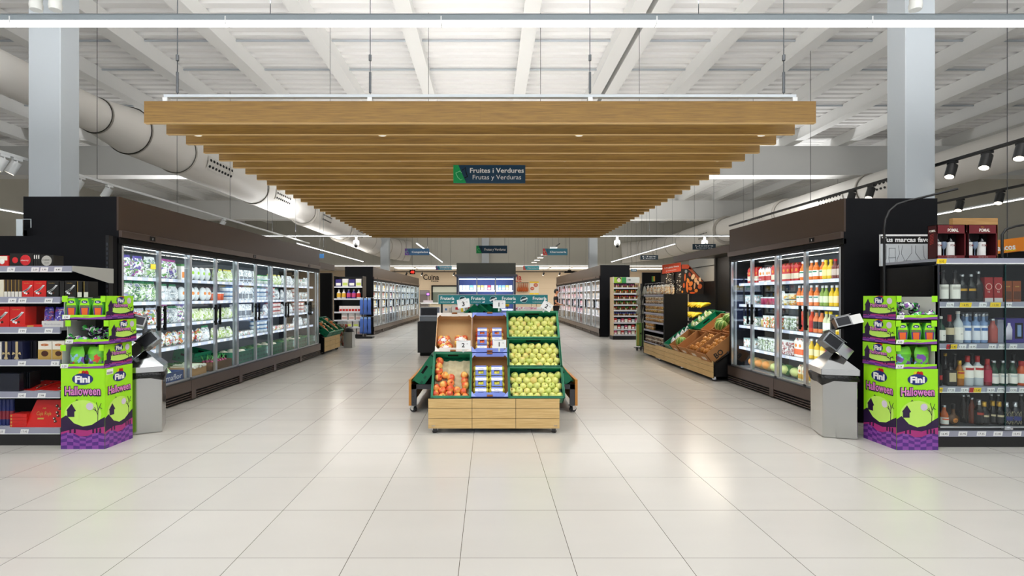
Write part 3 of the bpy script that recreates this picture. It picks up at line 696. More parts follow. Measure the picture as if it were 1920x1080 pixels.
# ------------------------------------------------------------------ glass-door coolers
def cooler(nm, label, xf, y0, L, side, nd, shz, tint=LEDC, power=14, depth=1.04, lcol=(0.93, 0.97, 1.0), interior=None, handles=True, tags=True, gz=(0.30, 1.98)):
    t = thing(nm, label, 'refrigerated display', (xf, y0, 0)); inter = interior or M('#8b929a', .5)
    def B(m, d0, d1, u0, u1, z0, z1, mat): return m.box(side * d0, side * d1, u0, u1, z0, z1, mat)
    m = MB()
    B(m, depth - .04, depth, 0, L, 0.02, 2.13, BLUB); B(m, depth - .1, depth - .04, .06, L - .06, .3, 2.0, inter)
    B(m, 0.0, depth, 0, .05, 0.02, 2.13, BLUB); B(m, 0.0, depth, L - .05, L, 0.02, 2.13, BLUB)
    B(m, .02, depth - .04, .05, L - .05, 2.0, 2.12, inter); B(m, .02, depth - .04, .05, L - .05, .1, .285, inter)
    B(m, .03, .04, .05, .052, .3, 2, inter)
    m.build('cabinet_shell', t)
    m = MB(); B(m, 0.02, depth, 0.0, L, 2.13, 2.5, BLUB); B(m, -.0, .02, 0.0, L, 2.13, 2.5, BROWN); m.build('header_fascia', t)
    m = MB(); B(m, -.035, .0, 0, L, 2.055, 2.13, BRNM); B(m, -.01, .03, 0, L, 1.99, 2.055, DARK); m.build('top_rail', t, bevel=.004)
    m = MB(); B(m, -.03, .02, 0, L, .13, .285, BRNM); B(m, .0, .02, 0, L, .02, .13, DARK); B(m, -.034, .0, 0, L, .277, .289, BLACK)
    ng = max(1, nd // 2)
    for k in range(ng):
        a = L * k / ng; b2 = L * (k + 1) / ng
        B(m, -.032, .0, a + .0, a + .1, .02, .13, BRNM)
        B(m, -.0305, .0, a - .002, a + .002, .13, .285, DARK)
        for q in range(3): B(m, -.025, .0, a + .1, b2, .03 + q * .032, .041 + q * .032, BRNM)
    m.build('kick_plate', t)
    mu = 0.05; W = (L - 2 * mu) / nd
    for z in shz:
        m = MB(); B(m, .14, depth - .12, .06, L - .06, z - .025, z - .004, M('#d5dade', .4)); B(m, .128, .14, .06, L - .06, z - .042, z, M('#c9cfe4', .35))
        if tags:
            u = .15
            while u < L - .2:
                B(m, .1245, .128, u, u + .075, z - .04, z - .004, TAG); u += random.uniform(.14, .26)
        m.build('shelf', t)
    for k in range(nd):
        a = mu + k * W; m = MB()
        sh = ((a, a + .03), (a + W - .022, a + W)) 
        for (p, q) in sh: B(m, 0.0, .035, p, q, gz[0] - .01, gz[1] + .01, ALU)
        B(m, 0.0, .03, a, a + W, gz[1] - .012, gz[1] + .012, DGREY); B(m, 0.0, .03, a, a + W, gz[0] - .015, gz[0] + .01, ALU)
        dr = m.build('door', t)
        pm = MB(); B(pm, .012, .016, a + .03, a + W - .022, gz[0] + .01, gz[1] - .012, GLASS); pm.build('pane', dr)
        if handles:
            hu = a + W - .02 if k % 2 == 0 else a + .03
            hm = MB(); hu0 = hu - .05 if k % 2 == 0 else hu + .02; B(hm, -.035, -.012, hu0, hu0 + .026, .99, 1.29, DARK); B(hm, -.02, .0, hu0 + .003, hu0 + .023, 1.02, 1.05, DARK); B(hm, -.02, .0, hu0 + .003, hu0 + .023, 1.22, 1.25, DARK)
            hm.build('handle', dr)
    for k in range(0, nd + 1, 2):
        a = min(max(mu + k * W, .075), L - .075)
        m = MB(); B(m, .045, .075, a - .02, a + .02, gz[0], gz[1], M('#b9c0c6', .3)); m.build('mullion', t)
        m = MB(); B(m, .062, .085, a + .021, a + .03, gz[0] + .05, gz[1] - .05, tint); m.build('light_strip', t)
    m = MB(); B(m, .1, .13, .08, L - .08, 1.975, 1.995, tint); m.build('light_strip', t)
    for k in range(nd // 2 if nd < 12 else 2):
        n_ = nd // 2 if nd < 12 else 2; c = L * (k + .5) / n_
        area('cooler_glow', (xf + side * .09, y0 + c, 1.15), (0, R(-90) if side > 0 else R(90), 0), 1.6, L / n_ * .9, power, lcol)
    for k in range(nd // 4 + 1):
        m = MB(); u = .5 + k * 2.6
        if u < L - .2:
            B(m, -.039, -.034, u - .045, u + .045, 2.068, 2.118, DARK); m.text('2', (side * -.0395, u, 2.08), (0, -side * 1 if side > 0 else 1, 0), (0, 0, 1), .035, M('#e8e8e8', .5, emit=.5), align='C'); m.build('temperature_display', t)
    return t, mu, W

LC = cooler('glass_door_cooler', 'long dark bronze cooler with ten glass doors along the left aisle', -4.05, 5.46, 6.46, -1, 10, (1.64, 1.345, 1.05, .742), power=6)
def put(kind, xf, y0, side, u, z, d, where, grp, rzj=.15, sc=None):
    P, wd = K[kind]
    rz = (R(90) if side < 0 else R(-90)) + random.uniform(-rzj, rzj)
    o = P.put((xf + side * d, y0 + u, z), kind + ', ' + where, 'food package', kind + ', ' + grp, rz, scale=sc)
    o['category'] = CATS.get(o.name.split('.')[0], 'food package'); return o
CATS = {'salad_bag': 'salad bag', 'juice_bottle': 'bottle', 'juice_carton': 'carton', 'drink_can': 'can', 'salad_box': 'box', 'fruit_box': 'fruit box', 'snack_cup': 'cup', 'fruit_cup': 'cup', 'salad_tray': 'salad tray', 'vegetable_tub': 'tub', 'fruit_tub': 'tub'}
def fill(xf, y0, side, mu, W, shz, table, who, dd=.235, doors=None):
    for si, row in enumerate(table):
        for di, ents in enumerate(row):
            if not ents: continue
            us = mu + di * W + (.3 if side < 0 else .2); ents = ents if side < 0 else ents[::-1]; SCL = 1.18; tot = sum(K[e][1] * n * SCL for e, n in ents); gap = max(0, (W - .08 - tot)) / max(1, sum(n for e, n in ents))
            shrink = min(1.0, (W - .03) / tot) if tot else 1
            u = us
            dn = (doors or ORD)[di]
            for e, n in ents:
                for q in range(n):
                    wd = K[e][1] * SCL * shrink + gap
                    if u + wd > mu + len(row) * W - .03: u += wd; continue
                    o = put(e, xf, y0, side, u + wd / 2, shz[si] + .001, dd + random.uniform(-.01, .02), '%s shelf, %s door of the %s' % (SHN[si], dn, who), '%s shelf, %s door, %s' % (SHN[si], dn, who), sc=(.98 if ('tall' in e and 'bottle' in e) else 1.06 if 'tall' in e else 1.18))
                    u += wd
PB, GB, TB, MB_, WG, OB = 'purple-topped bag of mixed salad', 'green-topped bag of leafy salad', 'tall clear bag of salad with yellow band', 'magenta-edged bag of salad leaves', 'white and green bag of chopped salad', 'clear bag of salad with orange toppings'
LH, YG, WB, WP, OX, OG, OO, RB = 'pale bag of lettuce hearts', 'yellow-green bag of fresh vegetables', 'white bag of packed vegetables', 'upright white packet with dark stripe', 'orange and white salad box', 'oval clear salad tray with green label', 'oval clear salad tray with orange label', 'round bowl of mixed salad with blue lid'
GT, RT, BT, CUP, JR, LT, CT = 'stack of green-lidded tubs', 'stack of red-lidded tubs', 'stack of pale tubs with blue lids', 'orange and white cup', 'grey-lidded jar of vegetables', 'low clear tray of vegetables', 'low tray of orange carrots'
T = [
 [[(PB, 2), (TB, 1)], [(MB_, 2), (OX, 1)], [(OG, 4)], [(YG, 4)], [(WP, 4)], [(WP, 1), (GT, 3)], [(YG, 4)], [(WB, 4)], [(JR, 4)], [(WB, 4)]],
 [[(GB, 3)], [(WG, 2), (OO, 1)], [(OO, 4)], [(CUP, 3), (BT, 2)], [(WP, 5)], [(BT, 4)], [(RT, 2), (WG, 1)], [(WB, 3)], [(RT, 2), (JR, 2)], [(JR, 4)]],
 [[(OB, 3)], [(MB_, 1), (WG, 1), (PB, 1)], [(LH, 4)], [(LH, 3)], [(WP, 5)], [(LT, 2), (WB, 1)], [(RT, 4)], [(WB, 3)], [(RT, 3)], [(JR, 4)]],
 [[(GB, 1), (OB, 2)], [(RB, 4)], [(RB, 2), (WG, 1)], [(LH, 3)], [(LT, 3)], [(BT, 4)], [(CT, 3)], [(CT, 3)], [(WB, 3)], [(JR, 3)]],
]
fill(-4.05, 5.46, -1, LC[1], LC[2], (1.64, 1.345, 1.05, .742), T, 'left cooler')
# bottom deck of the left cooler
def bluebox(label, y, txt):
    t = thing('produce_box', label, 'box', (-4.32, y, .29)); m = MB(); c = M('#33508f', .5)
    m.box(-.2, .2, -.27, .27, 0, .01, CARD); m.box(.19, .2, -.27, .27, 0, .13, c); m.box(-.2, -.19, -.27, .27, 0, .13, c); m.box(-.2, .2, -.27, -.26, 0, .13, c); m.box(-.2, .2, .26, .27, 0, .13, c)
    m.text(txt, (.2012, -.24, .03), (0, 1, 0), (0, 0, 1), .1, M('#dfe6f4', .5), .01, width=.47); m.build('box_body', t)
    return t
for k, y in enumerate((5.88, 6.47)):
    bluebox('blue cardboard box lettered in white, bottom of the left cooler, %s door' % ORD[k], y, 'Primaflor')
    for j in range(6): K[LH][0].put((-4.42 + .17 * (j % 2), y - .18 + .17 * (j // 2), .305), 'pale bag of lettuce in the blue box behind the %s door of the left cooler' % ORD[k], 'food package', 'lettuce bags in the %s blue box' % ORD[k], rot=(random.uniform(-.3, .3), random.uniform(-.4, .4), R(90)), scale=1.0)
def openbox(nm, label, loc, w, l, d, mat, rot=None, cat='box', inner=None):
    m = MB(); t = .008
    m.box(-w / 2, w / 2, -l / 2, l / 2, 0, .006, inner or mat)
    for sx in (-1, 1): m.box(sx * (w / 2 - t), sx * w / 2, -l / 2, l / 2, 0, d, mat)
    for sy in (-1, 1): m.box(-w / 2, w / 2, sy * (l / 2 - t), sy * l / 2, 0, d, mat)
    o = m.build(nm, loc=loc); o.rotation_euler = rot or (0, 0, 0); return tag(o, label, cat)
openbox('produce_box', 'small brown cardboard box with spring onions, third door of the left cooler', (-4.32, 7.08, .29), .38, .45, .14, CARDL)
openbox('produce_box', 'wooden box of radishes, behind the fourth door of the left cooler', (-4.32, 7.75, .29), .38, .55, .13, M('#6d5136', .7))
def mk_onion():
    m = MB(); m.tube([(0, -.1, .015), (0, -.02, .02), (0, .1, .02), (.01, .2, .03)], [.012, .009, .008, .012], M('#dfead0', .5), 6); o = m.build('spring_onion')
    m = MB(); m.tube([(.01, .2, .03), (.03, .32, .05)], [.012, .003], M('#2f7a3a', .5), 5); m.build('leaves', o); m = MB(); m.sphere((0, -.11, .015), .018, M('#f4f4ea', .4), 8, 6); m.build('bulb', o); return o
on = Proto(mk_onion)
for j in range(12): on.put((-4.2 - .02 * (j % 3), 6.93 + .028 * j, .40 + .012 * (j % 2)), 'spring onion in the brown cardboard box of the left cooler', 'spring onion', 'spring onions in the left cooler', rz=R(90) + random.uniform(-.3, .3))
def mk_rad():
    m = MB(); m.sphere((0, 0, .02), .024, M('#8a2350', .4), 9, 7); o = m.build('radish'); m = MB(); m.tube([(0, 0, .04), (.01, .02, .09), (.03, .04, .12)], [.004, .012, .002], M('#3b8a3f', .5), 5); m.build('leaves', o); return o
rd = Proto(mk_rad)
for j in range(18): rd.put((-4.18 - .06 * (j % 3), 7.52 + .075 * (j // 3), .40), 'dark pink radish in the wooden box of the left cooler', 'radish', 'radishes in the left cooler', rz=j)
cr_c = Proto(lambda: mk_crate_mesh(.4, .58, .2).build('plastic_crate'))
for k, y in enumerate((8.45, 9.08, 9.71, 10.34, 10.97, 11.57)):
    cr_c.put((-4.34, y, .288), 'green plastic crate at the bottom of the left cooler behind the %s door' % ORD[4 + k], 'crate', 'green crates at the bottom of the left cooler')
    for j in range(4):
        (CAUL if k % 2 == 0 else BROC).put((-4.25 - .18 * (j % 2), y - .13 + .25 * (j // 2), .38), '%s in the green crate behind the %s door of the left cooler' % (('white cauliflower', 'dark green broccoli')[k % 2], ORD[4 + k]), 'vegetable', '%s behind the %s cooler door' % (('cauliflowers', 'broccoli heads')[k % 2], ORD[4 + k]), rz=j, scale=.84)
cr_c.put((-4.62, 7.75, .42), 'green plastic crate leaning above the wooden radish box in the left cooler', 'crate', None, rot=(0, R(12), 0), scale=.8)

# ------------------------------------------------------------------ right cooler with drinks
RC = cooler('glass_door_cooler', 'dark bronze cooler with four glass doors full of juices on the right', 3.95, 5.56, 2.65, 1, 4, (1.62, 1.285, .946, .60), power=7)
def juice(col, cap, lab, h=.21, r=.034, nm='juice_bottle', lab2=None): return bottle(nm, bp(r, h, .014, .6, .78), M(col, .2), cap, lab, (.18, .5), capz=.9, lab2=lab2)
CW = M('#f3f3f3', .4); CGc = M('#2c8a4c', .4); CRc = M('#cc2222', .4); CK = DARK
K['orange juice bottle with white label'] = (juice('#ef7d22', CW, LBL, .21, lab2=M('#1f8a6a', .4)), .075)
K['tall orange juice bottle with teal label'] = (juice('#f07a28', CW, LBL, .27, .036, lab2=M('#1f8a7a', .4)), .078)
K['bottle of yellow juice'] = (juice('#e8c21e', YEL, M('#f1e6a0', .4), .2), .072)
K['tall bottle of yellow juice'] = (juice('#ecc31c', CW, M('#f5e9b0', .4), .26, .035), .075)
K['tall bottle of green juice'] = (juice('#8aa64a', CW, M('#dfe8c8', .4), .26, .035), .075)
K['tall bottle of dark red juice'] = (juice('#6e1220', CW, M('#d03850', .4), .26, .035), .075)
K['small dark smoothie bottle'] = (juice('#7a3a34', CRc, M('#c9b7ac', .4), .2, .034), .074)
K['lemonade bottle with yellow cap'] = (juice('#d5d9ae', YEL, M('#e9efe4', .4), .23, .034), .075)
K['peach juice bottle with black label'] = (juice('#e8834a', CK, M('#1e1e1e', .4), .24, .034), .075)
K['bottle of red-orange juice'] = (juice('#e4502a', CW, M('#c22a2a', .4), .25, .035), .075)
K['small cream-coloured drink bottle'] = (juice('#efe6cc', CRc, M('#6a4a8a', .4), .2, .033), .07)
def carton(col, band, cap, h=.2, nm='juice_carton'):
    def f():
        w = .07; m = MB(); m.box(-w / 2, w / 2, -w / 2, w / 2, 0, h * .84, M(col, .4)); m.box(-w / 2 - .0008, w / 2 + .0008, -w / 2 - .0008, w / 2 + .0008, h * .12, h * .42, band)
        m.prism([(-w / 2, h * .84), (w / 2, h * .84), (0, h * .97)], -w / 2, w / 2, M(col, .4)); m.box(-w / 2, w / 2, -.002, .002, h * .95, h, M(col, .4)) if False else m.box(-.003, .003, -w / 2, w / 2, h * .95, h, M(col, .4))
        m.sphere((0, -w / 2 - .001, h * .6), .02, M('#e98a2a', .4), 10, 7, (1, .15, 1))
        o = m.build(nm); MB().tube([(0, -.012, h * .88), (0, -.03, h * .95)], .012, cap, 10).build('cap', o); return o
    return Proto(f)
K['red and green fruit juice carton'] = (carton('#c8231e', M('#e9dcc2', .4), CGc, .21), .078)
K['white and red drink carton'] = (carton('#f1efec', M('#c32c2c', .4), CRc, .19), .076)
K['orange and white juice carton'] = (carton('#f2ede4', M('#ea6a2f', .4), CRc, .21), .078)
K['cream carton with red cap'] = (carton('#e9dfc0', M('#d6a83e', .4), CRc, .21), .078)
K['brown striped drinks can'] = (tub('drink_can', .032, .14, mat_speckle('striped', ['#7a3f36', '#9fb04a', '#7a3f36', '#c9b7a0'], 40), M('#9a9a9a', .3)), .072)
K['magenta fruit cup'] = (tub('fruit_cup', .04, .09, M('#b5305e', .3), CLEARL if False else M('#cfe0e2', .15)), .09)
K['stack of yellow and orange fruit tubs'] = (tub('fruit_tub', .05, .06, mat_speckle('fruitmix', ['#f0a02a', '#f6e6b0', '#e0c23a', '#eef0e8'], 40), M('#d6dfe0', .15), 2), .11)
K['stack of clear boxes of cut fruit'] = (boxp('fruit_box', .11, .1, .15, mat_speckle('cutfruit', ['#e08a35', '#dfe6dc', '#7fa04e', '#f2f4ee', '#c7482f'], 42), None, M('#d5dcdc', .15)), .13)
K['stack of clear boxes of grapes'] = (boxp('fruit_box', .12, .1, .16, mat_speckle('grapes', ['#9fb08a', '#dfe6e2', '#6c8a54', '#c8d0cc', '#525c50'], 46), None, M('#d5dcdc', .15)), .135)
K['stack of clear boxes of red berries'] = (boxp('fruit_box', .11, .1, .17, mat_speckle('berries', ['#9c3038', '#d8d3d0', '#6e2a30', '#c9908c', '#e6e8e6'], 46), None, M('#d5dcdc', .15)), .13)
K['stack of grey fruit trays'] = (boxp('fruit_tray', .14, .1, .12, mixed, None, M('#8fa8a8', .2)), .16)
K['yellow cup of cut fruit'] = (tub('fruit_cup', .03, .1, M('#ecd88a', .3), M('#f0f0ea', .2)), .075)
K['orange bag of juice oranges'] = (bag('orange_bag', .15, .18, .1, sp('oranges', ['#f0941e', '#f6b02a', '#e8801a', '#f3a83a'], 30), M('#5a3a8a', .4)), .16)
JO, JOT, JY, JYT, JG, JR2, JD, JL, JP, JRo, JCr = [k for k in K if 'juice' in k or 'smoothie' in k or 'lemonade' in k or 'drink bottle' in k][:11]
CR1, CR2, CR3, CR4 = 'red and green fruit juice carton', 'white and red drink carton', 'orange and white juice carton', 'cream carton with red cap'
TR = [
 [[(JO, 2), (JY, 2), (JD, 2), (JY, 1)], [(CR1, 4), (JO, 3)], [(CR2, 4), (CR1, 3)], [('brown striped drinks can', 4), (CR1, 3)]],
 [[(JOT, 1), (JG, 2), (JYT, 2), (JR2, 2)], [('stack of yellow and orange fruit tubs', 2), (JOT, 4)], [('magenta fruit cup', 4), (WB, 1)], [('stack of grey fruit trays', 3)]],
 [[(JP, 2), (JL, 2), (JY, 3)], [('stack of clear boxes of grapes', 2), (JRo, 3)], [('yellow cup of cut fruit', 2), ('stack of clear boxes of cut fruit', 3)], [('stack of clear boxes of cut fruit', 1), ('stack of grey fruit trays', 2)]],
 [[(JYT, 2), (JR2, 2), (JCr, 3)], [('stack of clear boxes of red berries', 2), (CR3, 3), (JYT, 1)], [('stack of clear boxes of grapes', 4)], [('stack of grey fruit trays', 3)]],
]
fill(3.95, 5.56, 1, RC[1], RC[2], (1.62, 1.285, .946, .60), TR, 'right cooler')
for j in range(5): K[CR4][0].put((4.18, 6.33 + .085 * j, .288), 'cream carton with red cap, bottom deck of the right cooler, second door', 'carton', 'cream cartons at the bottom of the right cooler', rz=R(-90))
for j in range(3): K['orange bag of juice oranges'][0].put((4.2, 5.72 + .17 * j, .288), 'orange bag of fruit, bottom deck of the right cooler, nearest door', 'food package', 'orange bags at the bottom of the right cooler', rz=R(-90))
def mk_melon(fl, rind):
    def f():
        m = MB(); m.sphere((0, 0, .08), .1, M(rind, .35, noise=.5, scale=40), 16, 10, (1, 1.25, .8)); o = m.build('melon_half'); m = MB(); m.sphere((-.05, 0, .085), .085, M(fl, .4), 14, 8, (.65, 1.15, .75)); m.build('flesh', o); return o
    return Proto(f)
mg = mk_melon('#cfd98a', '#3f7a35'); mo = mk_melon('#e79a45', '#c9a86a')
for j in range(3): mg.put((4.22, 6.8 + .24 * j, .288), 'dark green wrapped melon half, bottom deck of the right cooler, third door', 'fruit', 'green melon halves in the right cooler')
for j in range(3): mo.put((4.22, 7.5 + .2 * j, .288), 'orange wrapped melon half, bottom deck of the right cooler, farthest door', 'fruit', 'orange melon halves in the right cooler')

# ------------------------------------------------------------------ chocolate shelves on the left
RL = random.Random(3)
def price(parent, x, y, z, txt, mat=TAG, w=.075, h=.042):
    m = MB(); m.poly((x, y, z), (1, 0, 0), (0, 0, 1), [(0, 0), (w, 0), (w + .008, h), (.008, h)], mat); m.text(txt, (x + w / 2 + .004, y - .0006, z + h * .25), (1, 0, 0), (0, 0, 1), h * .62, INK, .005, align='C')
    return m.build('price_tag', parent)
GX = -4.05; GY = 4.72
gl = thing('shelf_unit', 'black shelf unit stocked with boxed chocolates at the left edge', 'shelf unit', (GX, GY, 0))
m = MB(); m.box(-3.2, 0, .66, .72, 0, 2.06, BLUB); m.build('back_panel', gl)
m = MB(); m.box(-.035, 0.0, .6, .66, 0.0, 2.06, BLACK)
for k in range(38): m.box(-.024, -.012, .5985, .6, .1 + .05 * k, .13 + .05 * k, DARK if k % 1 else M('#3c3f47', .4))
m.build('upright', gl)
m = MB(); m.box(-3.2, 0, .0, .66, 0, .115, BLACK); m.build('base', gl)
LZ = (1.70, 1.40, 1.115, .807, .505, .165)
for k, z in enumerate(LZ):
    y0 = .13 if k == 0 else 0.0; m = MB()
    m.box(-3.2, 0, y0 + .01, .66, z - .03, z, M('#b9bcc6', .4)); m.box(-3.2, 0, y0 - .004, y0 + .012, z - .055, z + .004, RAIL); m.box(-3.2, 0, y0 - .006, y0, z - .058, z - .05, WHITE)
    m.build('shelf', gl)
m = MB(); m.prism([(.13, 1.705), (.66, 1.705), (.66, 1.55), (.6, 1.55), (.13, 1.655)], .0, .006, M('#b9b9b2', .4), axis='X'); m.build('shelf_bracket', gl)
for (x, y, k, tx) in ((21, 503, 0, '1.79'), (66, 503, 0, '2.69'), (83, 503, 0, '3.99'), (109, 503, 0, '4.49'), (23, 557, 1, '3.49'), (42, 557, 1, '8.99'), (91, 557, 1, '8.49'), (42, 616, 2, '7.99'), (91, 616, 2, '4.95'), (41, 676, 3, '9.49'), (103, 676, 3, '9.25'), (41, 736, 4, '6.45'), (78, 736, 4, '7.99'), (2, 816, 5, '5.55'), (46, 816, 5, '17.95')):
    Yp = GY + (.13 if k == 0 else 0); price(gl, px(x - 7, Yp) - GX, (.13 if k == 0 else 0) - .007, LZ[k] - .052, tx)
m = MB(); m.box(px(31, 5.39), px(43, 5.39), 5.385, 5.39, 2.062, pz(411, 5.39), M('#c9d2d6', .5)); m.box(px(43, 5.39), px(58.5, 5.39), 5.385, 5.389, pz(411.5, 5.39), pz(410.5, 5.39), M('#c9d2d6', .5)); m.box(px(58, 5.39), px(59, 5.39), 5.385, 5.389, pz(427, 5.39), pz(410.5, 5.39), M('#c9d2d6', .5))
tag(m.build('sign_holder'), 'small pale card in a thin frame on top of the chocolate shelves', 'sign holder')
def cbox(name, w, d, h, mat, deco=None, edge=None):
    m = MB(); m.box(-w / 2, w / 2, 0, d, 0, h, mat)
    if edge: m.box(-w / 2 - .0006, -w / 2 + .0006, -.0006, d, 0, h, edge)
    o = m.build(name, bevel=.0015)
    if deco: dm = MB(); deco(dm, w, h); dm.build('print', o)
    return o
E3 = (1, 0, 0); U3 = (0, 0, 1)
GOLD = M('#d8b25a', .3, .5); CHOC = M('#4a2413', .4); REDB = M('#d0211c', .35); NAVB = M('#151a3c', .4)
def swirl(m, w, h, col=WHITE, top=GOLD, ball=CHOC):
    m.text('Lindor', (-w * .3, -.0012, h * .84), E3, U3, h * .07, top, .01, width=w * .5)
    for k in range(9):
        u = k / 8; x = -w * .34 + w * .62 * u; z = h * (.36 + .34 * u ** 1.6); m.poly((x, -.0013, z), E3, U3, [(-.012 * w / .1, -h * .04), (.006 * w / .1, -h * .055), (.016 * w / .1, h * .035), (-.002, h * .05)], col)
    for (a, b2) in ((-.25, .26), (-.1, .22), (.08, .25)): m.sphere((w * a, -.001, h * b2), w * .085, col if a < 0 else ball, 8, 6, (1, .1, 1))
def cherry(m, w, h):
    for (a, r) in ((-.27, .17), (.18, .3)): m.sphere((w * a, -.001, h * .48), h * r * 1.4, M('#d3262c', .3), 12, 8, (1, .05, 1))
    m.text('cherry', (w * .0, -.008, h * .42), E3, U3, h * .16, LBL, .01, width=w * .35)
def disc(m, w, h):
    m.poly((0, -.001, h * .5), E3, U3, [(h * .46 * math.cos(q * .39), h * .46 * math.sin(q * .39)) for q in range(16)], M('#b8b6ae', .4))
    m.text('CHERRY', (0, -.002, h * .5), E3, U3, h * .17, M('#55534f', .5), .01, width=h * .75, align='C'); m.text('CLUB', (0, -.002, h * .26), E3, U3, h * .15, M('#55534f', .5), .01, width=h * .4, align='C')
def ribbon(m, w, h):
    g = M('#cdb98a', .35); m.box(-w * .12, w * .1, -.004, -.0005, 0, h, g)
    for s_ in (-1, 1): m.poly((0, -.006, h * .32), E3, U3, [(0, -.006), (s_ * w * .36, h * .12), (s_ * w * .44, -h * .05), (0, .006)], g) ; m.poly((0, -.0062, h * .3), E3, U3, [(0, 0), (s_ * w * .25, -h * .24), (s_ * w * .12, -h * .26)], g)
def cream(m, w, h):
    m.box(-w * .5, w * .5, -.001, -.0004, 0, h * .55, M('#bd9a4c', .35)); m.poly((0, -.0015, h * .8), E3, U3, [(w * .3 * math.cos(q * .52), h * .07 * math.sin(q * .52)) for q in range(12)], M('#c77a4a', .4))
    m.sphere((0, -.001, h * .33), w * .27, CHOC, 12, 8, (1, .1, .8)); m.text('nut', (-w * .1, -.003, h * .77), E3, U3, h * .07, LBL, .01)
def golds(m, w, h): m.box(-w * .5, -w * .38, -.001, -.0003, h * .3, h, GOLD); m.box(-w * .5, w * .5, -.0012, -.0003, 0, h * .32, M('#e4e0d6', .4))
def darkp(m, w, h): m.text('noir', (-w * .3, -.001, h * .55), E3, U3, h * .16, GOLD, .01)
def cprod(nm, x0, x1, h, k, mat, deco, label, cat='chocolate box', d=.12, grp=None, back=0.0, lift=0.0, ry=0, rz=0):
    Yp = GY + (.13 if k == 0 else 0) + .02 + back; a, b2 = px(x0, Yp), px(x1, Yp)
    o = cbox(nm, b2 - a - .003, d, h, mat, deco); o.location = ((a + b2) / 2, Yp, LZ[k] + .001 + lift); o.rotation_euler = (0, ry, rz)
    return tag(o, label, cat, grp)
BKB = M('#15130f', .35)
cprod('chocolate_box', -24, 16, .105, 0, REDB, lambda m, w, h: (m.box(w * .0, w * .45, -.001, -.0003, h * .55, h * .95, M('#efe6d0', .4)), m.sphere((w * .2, -.001, h * .45), h * .25, LBL, 10, 7, (1, .05, 1))), 'red and cream chocolate box at the left end of the top shelf')
cprod('chocolate_box', 18, 62, .125, 0, BKB, cherry, 'black chocolate box with big red cherries on the top shelf')
cprod('chocolate_box', 75, 100, .11, 0, BKB, disc, 'black box with grey round emblem reading Cherry Club on the top shelf')
for j in range(3): cprod('chocolate_box', 63 + 4 * j, 66.6 + 4 * j, .122, 0, M('#23211f', .4), lambda m, w, h: m.box(-w * .3, w * .3, -.001, -.0003, h * .6, h * .9, LBL), 'slim black box with small white label between cherry box and round emblem', grp='slim black boxes on the top shelf')
cprod('chocolate_box', -18, 7, .165, 1, M('#e4dcc6', .4), None, 'cream box at the left end of the second shelf')
for j in range(5): cprod('chocolate_box', 7.5 + 6.8 * j, 13.8 + 6.8 * j, .165, 1, M('#3a2a1c', .35), golds, 'narrow brown box with gold edge and white foot on the second shelf', grp='narrow brown and gold boxes, second shelf')
for a, b2, q in ((41, 62.5, 'left'), (63, 86, 'right')): cprod('chocolate_box', a, b2, .155, 1, REDB, swirl, 'red chocolate box with white ribbon print, %s one of the pair on the second shelf' % q)
for a, b2, q in ((87, 110, 'beside the red pair'), (121, 143, 'further right, above the green display')): cprod('chocolate_box', a, b2, .155, 1, BKB, swirl, 'black chocolate box with pale ribbon print, second shelf, %s' % q)
for a, q in ((111.5, 'left'), (145, 'middle'), (157, 'right')): cprod('chocolate_box', a, a + 8.6, .15, 1, BKB, golds if a > 120 else None, 'slim black chocolate box on the second shelf, %s of the three' % q)
for a, b2, q in ((-14, 17.5, 'left'), (18, 47.5, 'right')): cprod('chocolate_box', a, b2, .195, 2, REDB, swirl, 'tall red chocolate box with ribbon print, %s of the pair on the third shelf' % q)
for a, b2, q in ((49, 58, 'near'), (60, 69, 'far')): cprod('chocolate_box', a, b2, .195, 2, M('#8c1712', .4), None, 'dark red box behind the tall pair, third shelf, %s one' % q, back=.14)
cprod('chocolate_box', 35, 79, .022, 2, REDB, lambda m, w, h: m.box(-.03, .03, -.001, 0, h * .2, h * .8, GOLD), 'flat red chocolate bar box lying at the front of the third shelf', back=-.015)
m = MB(); w_ = .205; m.box(0, w_, 0, .16, 0, .06, M('#d7d6d2', .45)); m.text('Bombones', (w_ / 2, -.001, .02), E3, U3, .026, M('#9a97a6', .5), 0, width=.15, align='C')
tag(m.build('display_carton', loc=(px(80, GY + .02), GY + .01, LZ[2] + .001)), 'white carton tray lettered Bombones on the third shelf', 'carton')
PBG = bag('candy_bag', .1, .14, .07, sp('purplewrap', ['#4b3fa6', '#5a4cc0', '#d6d6e6', '#3a2f88', '#b33a3a', '#5a4cc0'], 60), M('#4b3fb0', .25))
for j, q in enumerate(('left', 'right')): PBG.put((px(91 + 20 * j, GY + .08), GY + .09, LZ[2] + .05), 'purple foil bag of sweets in the white carton, %s one' % q, 'candy bag', None)
cprod('chocolate_box', -22, 2.5, .165, 3, M('#e6e3dc', .4), None, 'white box at the left end of the fourth shelf')
for a, b2, q in ((3.5, 21, 'left'), (22, 42, 'right')): cprod('chocolate_box', a, b2, .172, 3, NAVB, ribbon, 'navy gift box tied with beige ribbon, %s of the pair on the fourth shelf' % q)
for j in range(3): cprod('chocolate_box', 45 + 8 * j, 52 + 8 * j, .165, 3, M('#12131d', .4), None, 'dark navy box end-on beside the ribboned boxes', grp='dark navy boxes on the fourth shelf', back=.08)
for a, b2, q in ((71, 97, 'left'), (98, 121, 'right')): cprod('chocolate_box', a, b2, .175, 3, M('#efe9db', .4), cream, 'cream and gold box with chocolate praline, %s of the pair' % q)
cprod('chocolate_bag', -30, 36, .17, 4, M('#171b28', .2), darkp, 'shiny black bag of chocolates at the left end of the fifth shelf', d=.05)
